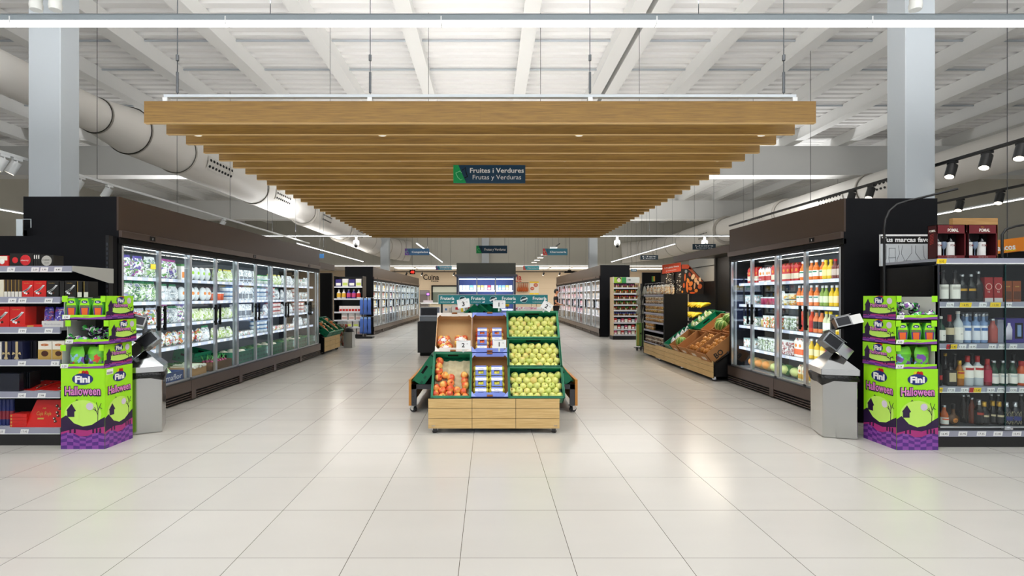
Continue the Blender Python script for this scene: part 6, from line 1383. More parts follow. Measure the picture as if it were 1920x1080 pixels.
for j, (s, Y) in enumerate(((.72, 8.98), (.92, 9.02), (.78, 9.08))): WM.put(rp(s, Y, .18), 'striped watermelon in the upper cardboard box, %s' % ('lower one', 'upper one', 'far one')[j], 'watermelon', None, rz=j * 1.1, rot=(.5 * j, .3, 0), scale=.9)
def mk_sq():
    m = MB(); m.tube([(-.09, 0, 0), (-.06, 0, 0), (-.02, 0, .0), (.04, 0, .005), (.08, 0, .005), (.1, 0, .004)], [.01, .04, .045, .03, .03, .012], M('#d8894a', .5), 10); m.tube([(.1, 0, .004), (.12, 0, .004)], .008, M('#6f6a3a', .7), 6); return m.build('squash')
SQ = Proto(mk_sq)
def mk_onb():
    m = MB(); m.lathe([(0, -.035), (.03, -.03), (.042, 0), (.03, .03), (.008, .042), (.004, .06)], M('#c98a3e', .4, noise=.2, scale=20), n=12); return m.build('onion')
ONB = Proto(mk_onb)
for j in range(16): ONB.put(rp(.1 + .085 * (j % 5) , 8.81 + .09 * (j // 5), .14 + .03 * (j % 2)), 'orange-brown onion in the second cardboard box of the right stand', 'onion', 'onions in the second cardboard box', rot=(0, PH, j * 1.3), scale=1.15)
for j in range(16): ONB.put(rp(.1 + .085 * (j % 5), 8.37 + .09 * (j // 5), .14 + .03 * (j % 2)), 'orange-brown onion in the cardboard box printed BO', 'onion', 'onions in the box printed BO', rot=(0, PH, j * 1.7), scale=1.1)
for j in range(8): ONB.put(rp(.7 + .09 * (j % 4), 8.48 + .13 * (j // 4), .13 + .03 * (j % 2)), 'brown onion in the upper box beside the drinks cooler', 'onion', 'onions in the upper box', rot=(j, j * .7, 0))
for j in range(6): K[LH][0].put(rp(.72 + .17 * (j % 3), 10.14 + .17 * (j // 3), .03), 'clear bag of lettuce in the upper green crate of the right stand', 'food package', 'lettuce bags in the upper right crate', rot=(R(20), PH, R(-90)), scale=1.05)
for j in range(4): K[WB][0].put(rp(.14 + .12 * j, 10.27, .02), 'white bag of vegetables in the lower green crate of the right stand', 'food package', 'white bags in the lower right crate', rot=(0, PH, R(-90)))
for (bx_, bz_, bl, bd) in ((4.28, .86, 'lower', .3), (4.46, 1.07, 'upper', .34)):
    t = thing('banana_shelf', 'black wire shelf on two posts carrying the %s row of bananas' % bl, 'shelf', (bx_, 10.75, 0)); t.location.y = 10.45
    MB().box(0, bd, 0, 1.05, bz_ - .02, bz_, DGREY).build('shelf_tray', t)
    for q in (0.02, 1.0): MB().box(4.83 - bx_ if bl == 'upper' else 4.79 - bx_, 4.86 - bx_ if bl == 'upper' else 4.82 - bx_, q, q + .03, 0, bz_, BLACK).box(0, 4.83 - bx_, q, q + .03, bz_ - .045, bz_ - .02, BLACK).build('post', t)
def mk_ban():
    r = bpy.data.objects.new('banana_bunch', None); C.objects.link(r); bm_ = M('#e6c52c', .45, noise=.08, scale=20)
    for k in range(5):
        a = (k - 2) * .28; pts = []; rr = []
        for j in range(8):
            t = j / 7; an = -.2 + 1.5 * t; q = .11; pts.append((-q * math.sin(an) * 1.2, math.sin(a) * (.02 + .13 * t) + .012 * (k - 2), .1 + q * math.cos(an) * .6 - .1 + .012 * abs(k - 2))); rr.append((.006, .013, .019, .021, .021, .018, .012, .004)[j])
        m = MB(); m.tube(pts, rr, bm_, 8); m.build('banana', r)
    MB().tube([(.02, 0, .06), (.0, 0, .085)], .014, M('#8a7a2a', .6), 6).build('stem', r); return r
BAN = Proto(mk_ban)
for j in range(6): BAN.put((4.45, 10.52 + .17 * j, .93), 'bunch of yellow bananas on the lower banana shelf', 'bananas', 'banana bunches on the lower shelf', rz=rn.uniform(-.4, .4), scale=1.35)
for j in range(6): BAN.put((4.62, 10.52 + .17 * j, 1.14), 'bunch of yellow bananas on the upper banana shelf', 'bananas', 'banana bunches on the upper shelf', rz=rn.uniform(-.4, .4), scale=1.35)
# canopy and backs
m = MB(); m.box(3.95, 4.0, 8.215, 10.7, 2.135, 2.26, BROWN); m.box(4.0, 4.9, 8.215, 10.7, 2.22, 2.26, BLACK); m.box(4.86, 4.9, 8.215, 10.7, .0, 2.22, DARK); m.box(4.82, 4.86, 8.215, 8.255, 0, 2.22, DARK); m.box(4.82, 4.86, 10.64, 10.7, 0, 2.22, DARK)
dc = tag(m.build('display_canopy'), 'black canopy and back panel over the right produce stand', 'canopy')
MB().box(4.3, 4.34, 8.3, 10.6, 2.2, 2.219, M('#fff3e0', .5, emit=3)).build('light_strip', dc)  # glowing strip made up to brighten the produce under the canopy
area('added_canopy_fill', (4.32, 9.6, 2.18), (0, R(-18), 0), .05, 2.6, 40, (1, .9, .75))  # warm fill added along that strip
m = MB(); m.box(4.92, 4.97, 10.72, 12.3, 1.75, 2.3, M('#8d8c86', .5)); m.box(4.92, 4.97, 10.72, 12.3, 0, 1.75, DARK); m.box(4.90, 4.92, 10.75, 12.25, 2.09, 2.1, INK); m.box(4.895, 4.92, 10.78, 10.83, 1.75, 2.3, M('#a3a29c', .5)); tag(m.build('cupboard_panel'), 'grey metal panel over a black back behind the bananas', 'panel')
# snack shelves
sn = thing('shelf_unit', 'black snack shelf facing the aisle with tubs of nuts above oak boards', 'shelf unit', (3.76, 11.12, 0))
m = MB(); m.box(.0, .5, 1.0, 1.05, .03, 1.46, DARK); m.box(.45, .5, -.35, 1.0, .32, 1.46, DARK); m.box(.0, .5, -.40, -.35, .32, 1.46, DARK); m.box(.02, .45, .0, 1.0, .05, .3, DARK); m.build('frame', sn)
m = MB(); panelgrid(m, 0, 1.0, .05, .315, 3, 3, lambda a, b2, c, d, e, f, mt: m.box(e - .005, f - .005, a, b2, c, d, mt), OAKY); m.build('front_panel', sn)
SZ = (1.45, 1.24, 1.036, .83, .63, .335)
for z in SZ: MB().box(.01, .45, -.35, 1.0, z - .02, z, M('#5a5a62', .4)).box(-.005, .01, -.35, 1.0, z - .04, z + .003, RAIL).build('shelf', sn)
nutm = [mat_speckle('nuts%d' % i, c, 60) for i, c in enumerate((['#e2c79a', '#b88a52', '#f0e2c4', '#8a5a2c'], ['#d8a03a', '#b0742c', '#f0d27a', '#6a4020'], ['#c9822c', '#e0a84a', '#8a4a1c', '#f0d49a'], ['#5a3a24', '#d8c8b0', '#8a6040', '#2c1c12']))]
NP = [tub('nut_tub', .042, .07, nm_, M('#e8e4dc', .3), 2) for nm_ in nutm]
for si, z in enumerate(SZ[1:]):
    P = NP[(0, 1, 2, 2, 3)[si]]; n = 13 if si != 3 else 6
    for j in range(n): P.put((3.81, 12.03 - .097 * j, z + .001), 'stacked pair of small nut tubs, %s shelf of the snack unit' % ('top', 'second', 'third', 'fourth', 'bottom')[si], 'nut tub', 'nut tubs on the %s snack shelf' % ('top', 'second', 'third', 'fourth', 'bottom')[si])
POP = bag('snack_bag', .12, .22, .07, sp('popcorn', ['#f0e2c4', '#e0b87a', '#fff6e0', '#c98a4a', '#f3e6cc'], 50), M('#efe9dc', .3), .3)
for j in range(12): POP.put((3.84 + .1 * (j % 2), 12.05 - .12 * j, 1.452), 'clear bag of popcorn standing on top of the snack unit', 'snack bag', 'popcorn bags on the snack unit', rz=R(-90) + rn.uniform(-.3, .3))
m = MB(); 
for q in range(4): m.tube([(3.78, 10.8, 1.5 + .07 * q), (3.78, 12.1, 1.5 + .07 * q)], .003, CHROME, 5)
for q in range(6): m.tube([(3.78, 10.8 + .26 * q, 1.452), (3.78, 10.8 + .26 * q, 1.71)], .003, CHROME, 5)
tag(m.build('wire_guard'), 'thin wire guard in front of the popcorn bags', 'wire rack')
# food photo board
Yb = 11.45; m = MB(); bx = lambda x: px(x, Yb); bz = lambda y: pz(y, Yb)
P_ = lambda pts, mat, k=0: m.add([(bx(p[0]), Yb - .001 * k, bz(p[1])) for p in pts], [tuple(range(len(pts)))], mat)
out = [(1240, 551.5), (1319, 551.5), (1320, 528), (1291, 496), (1258, 496), (1240, 507)]
m.prism([(bx(p[0]), bz(p[1])) for p in out], Yb, Yb + .03, DARK); P_(out, M('#1c1410', .5), 1); P_([(1278, 504), (1278, 496), (1290, 496), (1299, 506), (1290, 504)], M('#c44a26', .5), 2); P_([(1290, 504), (1293, 500), (1318, 528), (1312, 528)], M('#9a4a2a', .5), 2)
r3 = random.Random(4)
def ell(x, y, a, b2, rot, mat, k): P_([(x + a * math.cos(t * .45) * math.cos(rot) - b2 * math.sin(t * .45) * math.sin(rot), y + a * math.cos(t * .45) * math.sin(rot) + b2 * math.sin(t * .45) * math.cos(rot)) for t in range(14)], mat, k)
for k in range(130): ell(1249 + r3.random() * 28, 511 + r3.random() * 38, r3.uniform(.4, 1.1), r3.uniform(.5, 1.3), r3.random() * 3, (LBL, M('#b9a98a', .6), M('#6a5236', .6), M('#e8e2d4', .6))[k % 4], 3 + k % 3)
for (x, y, a, b2, ro, c) in ((1284, 520, 1.8, 9, .05, '#d8622a'), (1288, 538, 2.6, 13, -.05, '#e0702e'), (1282, 535, 2.4, 6, 0, '#c95a28'), (1286, 509, 3, 4, 0, '#8f9294'), (1293, 515, 3, 5, -.2, '#a2402a'), (1299, 519, 4, 6.5, .4, '#e8c49a'), (1304, 525, 3.5, 6, .1, '#dfa878'), (1302, 536, 2, 8, .1, '#d89a6a'), (1295, 532, 4.5, 6, .5, '#d9762e'), (1294, 541, 4.5, 4.5, 0, '#cf6a2c'), (1308, 530, 3, 5, -.2, '#e0b088'), (1312, 537, 5, 6, .3, '#bd5a30'), (1312, 524, 2.6, 5, 0, '#e6c49c'), (1305, 545, 4, 4, .3, '#d87a30'), (1290, 526, 3, 6, -.3, '#e08a3a'), (1279, 547, 2, 3, 0, '#e8902e'), (1298, 549, 7, 2, 0, '#d8541e')): ell(x, y, a * .8, b2 * .82, ro, M(c, .5), 7 + (int(x) % 5))
tag(m.build('photo_board'), 'sloped photo board of carrots, potatoes and nuts above the snack unit', 'photo board')
Yb = 11.35; m = MB(); E2 = Vector((.97, 0, .14)); U2 = Vector((0, 0, 1)); O_ = (px(1242, Yb), Yb, pz(513.5, Yb)); m.poly(O_, E2, U2, [(0, 0), (.435, 0), (.435, .2), (0, .2)], M('#d8481e', .5)); m.prism([(O_[0], O_[2]), (O_[0] + .422, O_[2] + .061), (O_[0] + .422, O_[2] + .261), (O_[0], O_[2] + .2)], Yb + .001, Yb + .015, M('#d8481e', .5))
m.text('A tu gusto fresca', (O_[0] + .04, Yb - .002, O_[2] + .115), E2, U2, .055, PAPER, .02, width=.34); m.text('al momento', (O_[0] + .08, Yb - .002, O_[2] + .055), E2, U2, .03, PAPER, .01, width=.24)
m.box(O_[0] + .3, O_[0] + .33, Yb + .016, Yb + .04, .0, O_[2] + .1, DARK)
tag(m.build('header_sign'), 'red-orange sign with white lettering at the corner of the photo board', 'sign')
m = MB(); m.box(px(1204.5, 13.9), 5.4, 13.9, 13.96, 0, pz(511, 13.9), DARK); a = px(1222, 13.9); m.box(a, a + .09, 13.898, 13.9, pz(528, 13.9), pz(518, 13.9), M('#4f9a3a', .5)); m.box(a + .045, a + .09, 13.897, 13.898, pz(527, 13.9), pz(518, 13.9), M('#e0a83a', .5)); tag(m.build('partition_panel'), 'tall black panel with small green poster behind the snack unit', 'panel')
# mop stand between snack unit and spice shelves
ms = thing('mop_display', 'narrow stand of hanging white mop heads right of the spice shelves', 'display stand', (px(1203, 13.2), 13.25, 0))
MB().tube([(0, 0, .06), (0, 0, 1.75)], .02, DGREY, 8).box(-.16, .16, -.12, .12, .04, .06, DGREY).build('post', ms)
mpm = M('#b9b8ac', .8, noise=.3, scale=60)
for k in range(4):
    for a in (-1, 1):
        m = MB(); m.lathe([(0, .14), (.02, .13), (.035, .05), (.06, -.03), (.065, -.11), (0, -.1)], mpm, c=(a * .075, -.06, 0.82 + .24 * k), n=11); m.build('mop_head', ms)
for k, (x, lb) in enumerate(((1197.5, 'green and yellow folding trolley standing before the mop stand, left one'), (1208.5, 'green and yellow folding trolley standing before the mop stand, right one'))):
    t = thing('folding_trolley', lb, 'trolley', (px(x, 13.0), 12.95 - .1 * k, 0)); MB().box(-.065, .065, 0, .06, .12, .72, M('#7fae5a', .5)).box(-.065, .0, -.001, 0, .14, .68, M('#dcd06a', .5)).text('40', (.01, -.002, .42), E3, U3, .08, INK, .02).build('board', t)
    for a in (-.05, .05): m = MB(); m.tube([(a - .012, .03, .05), (a + .012, .03, .05)], .05, RUBBER, 12); m.build('wheel', t)
    MB().tube([(-.05, .03, .05), (.05, .03, .05)], .008, CHROME, 6).tube([(0, .03, .05), (0, .03, .14)], .01, CHROME, 6).build('axle', t)
# spice shelves
def frontshelf(name, label, x0, x1, Y, zs, ztop, depth=.5, railc=None, side=None, basez=.12):
    t = thing(name, label, 'shelf unit', (px(x0, Y), Y, 0)); W = px(x1, Y) - px(x0, Y)
    MB().box(0, W, .45, depth, 0, ztop, BLACK).build('back_panel', t)
    for a in (0, W - .02): MB().box(a, a + .02, .0, .45, basez, ztop, side or BLACK).build('side_panel', t)
    MB().box(-.02, W, -.02, .45, 0, basez, BLACK).build('base', t)
    for z in zs: MB().box(.02, W - .02, .01, .45, z - .03, z, M('#c9ccd0', .4)).box(.01, W - .01, -.005, .01, z - .045, z + .004, railc or M('#d3d6dc', .4)).build('shelf', t)
    return t, W
spz = (1.70, 1.515, 1.328, 1.146, .967, .784, .566, .349, .17)
t_, Wsp = frontshelf('shelf_unit', 'tall spice and sauce shelves facing the aisle at the far right', 1150, 1199, 16.3, spz, 2.05, side=mat_wood('pale_side', '#c9b08a', '#d9c4a0', 'Z'))
Xs = px(1150, 16.3)
m = MB(); m.box(0, Wsp, -.01, .0, 1.845, 2.04, M('#c9cdc8', .5)); m.box(.02, .35, -.012, -.01, 1.85, 2.035, M('#9ac23a', .5)); m.box(.27, .42, -.0125, -.012, 1.85, 2.035, M('#2f8a4a', .5)); m.poly((.18, -.014, 1.94), E3, U3, [(.06 * math.cos(q * .5), .07 * math.sin(q * .5)) for q in range(13)], M('#e8d8cc', .5)); m.poly((.18, -.013, 1.98), E3, U3, [(.075 * math.cos(q * .5), .06 * math.sin(q * .5)) for q in range(13)], INK); m.text('100', (.47, -.012, 1.93), E3, U3, .07, INK, .02); m.text('g', (.8, -.012, 1.93), E3, U3, .06, INK, .02) if False else None
m.build('header', t_)
SPC = {}
def spice(cap, body):
    k = (cap, body)
    if k not in SPC: SPC[k] = Proto(lambda: MB().tube([(0, 0, 0), (0, 0, .065)], .022, M(body, .3), 9).tube([(0, 0, .065), (0, 0, .1)], .0225, M(cap, .4), 9).build('spice_jar'))
    return SPC[k]
caps = [['#7a3a6a', '#3a3a40', '#c0408a', '#d05a9a'], ['#d8742e', '#5aa83a', '#e0402e', '#d8862e'], ['#d8402e', '#c03a2a', '#d8662e', '#a0408a'], ['#5ab03a', '#4a9a3a', '#c0542e', '#2f8a3a'], ['#c9382e', '#4aa83a', '#3a9a3a', '#b04a2a'], ['#4a6ac8', '#3f5ab8', '#5a7ad0', '#6a4aa8']]
for si in range(6):
    for j in range(13):
        z = spz[si]; c = caps[si][(j * 7 + si) % 4]
        spice(c, ('#6a4a2a', '#d9c9a0', '#8a5a2a')[(j + si) % 3]).put((Xs + .055 + .06 * j, 16.33, z + .001), 'small spice jar on the %s shelf of the spice unit' % ('top', 'second', 'third', 'fourth', 'fifth', 'sixth')[si], 'spice jar', 'spice jars on the %s spice shelf' % ('top', 'second', 'third', 'fourth', 'fifth', 'sixth')[si])
SB = [boxp('food_box', w, .1, h, M(c, .5), LBL) for w, h, c in ((.09, .13, '#c83a3a'), (.1, .11, '#e3dcc8'), (.08, .12, '#d0567a'), (.09, .1, '#b9bfc4'))]
for si in range(3):
    for j in range(7): SB[(j * 3 + si) % 4].put((Xs + .075 + .115 * j, 16.36, spz[6 + si] + .001), 'small food box on the %s shelf of the spice unit' % ('seventh', 'eighth', 'lowest')[si], 'food box', 'food boxes on the %s spice shelf' % ('seventh', 'eighth', 'lowest')[si])

# ------------------------------------------------------------------ left side: small produce stand, bin, household shelves
ls = thing('produce_stand', 'small oak-fronted stand of squashes past the end of the left cooler', 'produce stand', (-4.0, 12.15, 0))
m = MB(); panelgrid(m, 0, 1.25, .06, .41, 3, 3, lambda a, b2, c, d, e, f, mt: m.box(-e, -f, a, b2, c, d, mt), OAKY); m.build('front_panel', ls)
m = MB(); m.box(-.8, -.025, 0, .04, .06, .4, BLACK); m.box(-.8, -.025, 1.21, 1.25, .06, .4, BLACK); m.box(-.8, -.025, .04, 1.21, .3, .33, BLACK); m.prism([(-.03, .4), (-.8, .4), (-.8, .95)], .0, .03, BLACK); m.build('frame', ls)
for y in (.06, 1.15): add_caster(ls, -.06, y, 1.2)
PHL = R(36)
def lp(s, Y, c): n = Vector((math.sin(PHL), 0, math.cos(PHL))); t_ = Vector((-math.cos(PHL), 0, math.sin(PHL))); return Vector((-3.97, Y, .40)) + t_ * s + n * c
CRL = Proto(lambda: mk_crate_mesh(.58, .38, .16).build('plastic_crate'))
for k in range(3): CRL.put(lp(.3, 12.36 + .4 * k, 0), 'green crate on the small left produce stand, %s' % ('nearest', 'middle', 'farthest')[k], 'crate', None, rot=(0, PHL, 0))
for k in range(2):
    for j in range(4): SQ.put(lp(.12 + .12 * j, 12.3 + .8 * k, .09), 'pale orange squash in a crate of the small left stand', 'squash', 'squashes on the small left stand', rot=(0, PHL, 1.3 + j), scale=1.35)
POT = Proto(lambda: MB().sphere((0, 0, 0), .04, M('#d9b06a', .6, noise=.1, scale=20), 9, 7, (1.3, 1, .9)).build('potato'))
for j in range(10): POT.put(lp(.08 + .1 * (j % 5), 12.68 + .16 * (j // 5), .08), 'yellow potato in the middle crate of the small left stand', 'potato', 'potatoes on the small left stand', rz=j)
tag(MB().box(px(600, 14.4), px(622, 14.4), 14.4, 14.5, 0, pz(512, 14.4), DARK).build('partition_panel'), 'tall black panel behind the small left produce stand', 'panel')
tag(MB().box(-4.1, -4.05, 11.93, 13.1, 2.08, 2.23, BROWN).box(-5.0, -4.1, 11.93, 13.1, 2.19, 2.23, BLACK).box(-5.0, -4.95, 11.93, 13.1, 0, 2.19, DARK).build('display_canopy'), 'short bronze canopy past the end of the left cooler', 'canopy')
t = thing('waste_bin', 'grey bin with dark bag beside the small left produce stand', 'waste bin', (px(642, 13.6), 13.7, 0)); MB().box(0, .24, 0, .3, 0, .43, M('#aeb2b2', .3, .6)).build('body', t); MB().sphere((.12, .14, .46), .14, M('#26262a', .3), 10, 7, (.9, 1, .8), jit=.15).build('bin_liner', t)
FL = bag('produce_bag', .2, .3, .16, sp('mixedsacks', ['#8a5a4a', '#e6dcd0', '#4a6a3a', '#c94a3a', '#d8b090'], 24), M('#d9dde0', .3))
for k in range(2): FL.put((px(637 + 9 * k, 14), 14.05, .02 + .55 * 0), 'bag of mixed produce standing behind the grey bin, %s' % ('left', 'right')[k], 'produce bag', None, scale=(1, 1, 2.3))
hz = (1.75, 1.34, .885, .61, .37, .1)
t_, Wh = frontshelf('shelf_unit', 'black shelves of household packs facing the left aisle', 626, 680, 17.0, hz, 2.1)
Xh = px(626, 17)
hb1 = boxp('carton_pack', .2, .12, .24, M('#3a2f78', .5), LBL); hb2 = boxp('carton_pack', .19, .12, .26, M('#ece9e6', .5), M('#c9d86a', .5)); hb5 = boxp('carton_pack', .2, .12, .22, M('#e9e6e4', .5), M('#c9a8a0', .5)); hb3 = boxp('carton_pack', .1, .12, .2, M('#efe6e4', .5), M('#c8302c', .5))
for j in range(4): (hb1, hb2, hb1, hb2)[j].put((Xh + .14 + .23 * j, 17.1, hz[0] + .001), '%s pack on the top household shelf, %s' % (('purple', 'white')[j % 2], ('first', 'second', 'third', 'last')[j]), 'carton pack', None)
hbt = [bottle('detergent_bottle', bp(.07, .3, .03, .6, .75), M(c, .4), LBL, M(c2, .5), (.15, .6)) for c, c2 in (('#e9e6e0', '#e0b03a'), ('#4a3fa0', '#d0487a'), ('#efe9e6', '#d8402e'))]
for j in range(5): hbt[(0, 0, 1, 1, 2)[j]].put((Xh + .14 + .17 * j, 17.1, hz[1] + .001), 'detergent bottle on the second household shelf, %s from the left' % ('first', 'second', 'third', 'fourth', 'fifth')[j], 'bottle', None)
for j in range(7): hb3.put((Xh + .22 + .105 * j, 17.1, hz[2] + .001), 'red and white pack on the third household shelf', 'carton pack', 'red and white packs on the third household shelf')
for j in range(3): hb5.put((Xh + .35 + .24 * j, 17.1, hz[3] + .001), 'pale pack on the fourth household shelf', 'carton pack', 'pale packs on the fourth household shelf')
for j in range(2): hb2.put((Xh + .5 + .24 * j, 17.1, hz[4] + .001), 'white pack on the fifth household shelf', 'carton pack', 'white packs on the fifth household shelf', scale=(1, 1, .75))
for j in range(3): hb5.put((Xh + .4 + .24 * j, 17.1, hz[5] + .001), 'pale pack on the lowest household shelf', 'carton pack', 'pale packs on the lowest household shelf')
for k, (z, q) in enumerate(((1.36, 'upper'), (.72, 'lower'))):
    pass
t = thing('hook_rack', 'black post rack hung with blue bags at the end of the left far cooler', 'rack', (px(683, 16.8), 16.8, 0)); m = MB(); m.tube([(0, .1, .05), (0, .1, 1.4)], .018, BLACK, 8); m.box(-.25, .3, -.1, .2, .0, .05, BLACK)
for z in (1.36, .72): m.tube([(-.16, .1, z), (.32, .1, z)], .008, CHROME, 6)
m.build('post', t)
BB = Proto(lambda: pillow(MB(), .13, .55, .06, M('#4a6fc0', .5, noise=.2, scale=8), M('#7fa6dc', .5), .12, jit=.3).build('blue_bag'))
for z, q in ((.80, 'upper'), (.16, 'lower')):
    for j in range(3): BB.put((px(683, 16.8) - .1 + .13 * j, 16.84, z), 'blue bag hanging from the %s hook bar, %s' % (q, ('left', 'middle', 'right')[j]), 'bag', None)

# ------------------------------------------------------------------ far coolers
FZ = (1.66, 1.35, 1.04, .72)
FLc = cooler('glass_door_cooler', 'far run of upright freezers with bronze header on the left', -4.24, 18.3, 11.9, -1, 16, FZ, power=26)
FRc = cooler('glass_door_cooler', 'far run of pink-lit meat coolers with bronze header on the right', 3.85, 17.36, 11.2, 1, 14, FZ, power=26, lcol=(1, .9, .95))
fk = [boxp('frozen_pack', .16, .1, .2, M(c, .5), LBL) for c in ('#e8e4e0', '#d8b02a', '#c83a3a', '#5a86b8', '#9ab0b8', '#e9e9e4')]
for di in range(16):
    for si in range(4):
        for q in range(3):
            P = fk[(di * 5 + si * 3 + q * 2) % 6 if di < 8 else (0, 4, 5, 3)[(di + si + q) % 4]]
            P.put((-4.24 - .24, 18.3 + FLc[1] + (di + .22 + .28 * q) * FLc[2], FZ[si] + .001), 'frozen food pack on the %s shelf of the far left freezers' % SHN[si], 'food package', 'frozen packs on the %s far left shelf' % SHN[si], rz=R(90))
pkk = [boxp('meat_pack', .16, .1, .17, M(c, .5), LBL) for c in ('#e9b8c4', '#d88aa0', '#f0d8de', '#c86a84')]; wkk = [boxp('dairy_pack', .16, .1, .18, M(c, .5), M('#b9c2c8', .5)) for c in ('#e6eaee', '#c9d2da', '#e0c8b0', '#8a949c')]
for di in range(14):
    for si in range(4):
        for q in range(3):
            w_ = di < 5; P = (wkk if w_ else pkk)[(di * 5 + si * 3 + q) % 4]
            P.put((3.85 + .24, 17.36 + FRc[1] + (di + .22 + .28 * q) * FRc[2], FZ[si] + .001), '%s pack on the %s shelf of the far right coolers' % ('pale chilled' if w_ else 'pink meat', SHN[si]), 'food package', '%s packs on the %s far right shelf' % ('pale chilled' if w_ else 'pink meat', SHN[si]), rz=R(-90))
# centre cooler
cx0, cx1 = px(856, 16.3), px(967, 16.3); cw = cx1 - cx0
ct = thing('glass_door_cooler', 'grey-topped dairy cooler facing the camera behind the Frutería banner', 'refrigerated display', (cx0, 16.3, 0)); GRT = M('#43453f', .5, noise=.08, scale=200); CBL = M('#48506a', .4)
MB().box(0, cw, 0, .9, 2.13, 2.5, GRT).build('header_fascia', ct)
MB().box(-.05, cw + .05, -.04, .9, 2.06, 2.129, M('#5a5c68', .4)).build('top_rail', ct)
MB().box(0, .06, 0, .9, 0, 2.06, CBL).box(cw - .06, cw, 0, .9, 0, 2.06, CBL).box(0.06, cw - .06, .8, .9, 0, 2.06, M('#6a7cc0', .5)).box(.06, cw - .06, 0, .8, 0, .3, CBL).box(.06, cw - .06, 0.02, .8, 2.0, 2.06, M('#8a9ad0', .5)).build('cabinet_shell', ct)
for z in (1.615, 1.30, 1.0, .65): MB().box(.06, cw - .06, .1, .78, z - .03, z, M('#c9d0e8', .4)).box(.06, cw - .06, .09, .1, z - .05, z + .003, M('#e3e6f4', .4)).build('shelf', ct)
for k in range(3):
    a = .06 + (cw - .12) * k / 3; b2 = a + (cw - .12) / 3; d_ = MB().box(a, a + .02, 0, .03, .3, 2.03, ALU).box(b2 - .02, b2, 0, .03, .3, 2.03, ALU).build('door', ct); MB().box(a + .02, b2 - .02, .01, .015, .3, 2.03, GLASS).build('pane', d_)
MB().box(.08, cw - .08, .05, .08, 1.96, 1.985, M('#cfdcff', .5, emit=6)).build('light_strip', ct)
area('cooler_glow', (cx0 + cw / 2, 16.38, 1.2), (R(90), 0, 0), cw * .9, 1.5, 18, (.72, .8, 1))
dk = [boxp('dairy_box', .1, .1, .16, M(c, .5), LBL) for c in ('#eef0f4', '#dfe6f0', '#7fc8a8', '#e8c060', '#c83a4a', '#f2e6c0', '#8ab0e0')]
for j in range(15): dk[(0, 0, 0, 2, 1, 3, 3, 5, 4, 0, 5, 6, 6, 3, 5)[j]].put((cx0 + .13 + .117 * j, 16.45, 1.617), 'dairy box on the top shelf of the centre cooler, %s from the left' % ('first', 'second', 'third', 'fourth', 'fifth', 'sixth', 'seventh', 'eighth', 'ninth', 'tenth', 'eleventh', 'twelfth', 'thirteenth', 'fourteenth', 'last')[j], 'dairy box', None)
for j in range(7): dk[j % 2].put((cx0 + .13 + .12 * j, 16.45, 1.302), 'white dairy box on the second shelf of the centre cooler', 'dairy box', 'dairy boxes on the second shelf of the centre cooler')

# ------------------------------------------------------------------ scale counter, counters, back wall things
sc = thing('counter', 'black weighing counter left of the fruit stand', 'counter', (px(783, 11.8), 11.8, 0)); MB().box(0, .56, 0, .6, .08, .815, BLK2).build('cabinet', sc); MB().box(.05, .54, .05, .58, 0, .08, DARK).build('plinth', sc)
sl = thing('weighing_scale', 'grey weighing scale with dark screen on the black counter', 'scale', (px(787, 11.9), 11.9, .817)); MB().box(0, .44, 0, .3, 0, .12, M('#8f959c', .35, .3)).build('base', sl); MB().box(0, .44, .1, .3, .12, .33, M('#7d8390', .4)).build('housing', sl); MB().box(.02, .4, .096, .1, .14, .31, M('#23222a', .25)).build('screen', sl); MB().box(-.02, .42, -.02, .1, .121, .135, CHROME).build('weighing_plate', sl)
def scounter(x0, x1, Y, h, label, pink):
    t = thing('serving_counter', label, 'counter', (px(x0, Y), Y, 0)); W = px(x1, Y) - px(x0, Y)
    MB().box(0, W, 0, .9, 0, h - .25, M('#d8d2cc', .4)).build('base', t); MB().box(0, W, .02, .028, h - .25, h + .02, GLASS).build('glass_front', t); MB().box(0, W, .02, .5, h + .02, h + .035, M('#c9ccd0', .3)).build('top', t)
    c_ = mat_speckle('meat' if pink else 'deli', ['#e8a0b8', '#c85a78', '#f2d0d8', '#d87a94', '#ffffff'] if pink else ['#f0e8dc', '#d8b890', '#e8d8c8', '#c8a080', '#ffffff'], 14)
    MB().box(.03, W - .03, .05, .8, h - .25, h - .16, c_).build('food_trays', t); MB().box(.03, W - .03, .3, .34, h - .0, h + .018, M('#ffd8ea' if pink else '#fff2e0', .5, emit=2)).build('light_strip', t)
scounter(966, 1033, 21, 1.12, 'pink-lit meat counter behind the right end of the banner', True); scounter(786, 856, 22, 1.1, 'long pale serving counter behind the left end of the banner', False)
scounter(860, 960, 23, 1.05, 'pale serving counter behind the middle of the banner', False)
t = thing('till_display', 'till with small purple screen on the far left counter', 'till', (px(802, 22.2), 22.2, 1.136)); MB().box(-.2, .2, 0, .3, 0, .1, M('#d9ccd0', .5)).build('base', t); MB().box(-.015, .015, .1, .13, .1, .33, M('#c9bcc4', .5)).build('post', t); MB().box(-.08, .08, .09, .13, .3, .44, DARK).box(-.06, .06, .085, .09, .33, .42, M('#b070e8', .5, emit=1.5)).build('screen', t)
tag(MB().box(px(787, 26), px(803, 26), 26, 26.6, 0, pz(544, 26), M('#7f726c', .4, .3)).box(px(787, 26), px(803, 26), 25.98, 26, pz(552, 26), pz(545, 26), M('#9a8f8a', .3, .5)).build('oven'), 'tall grey oven standing before the kitchen window', 'oven')
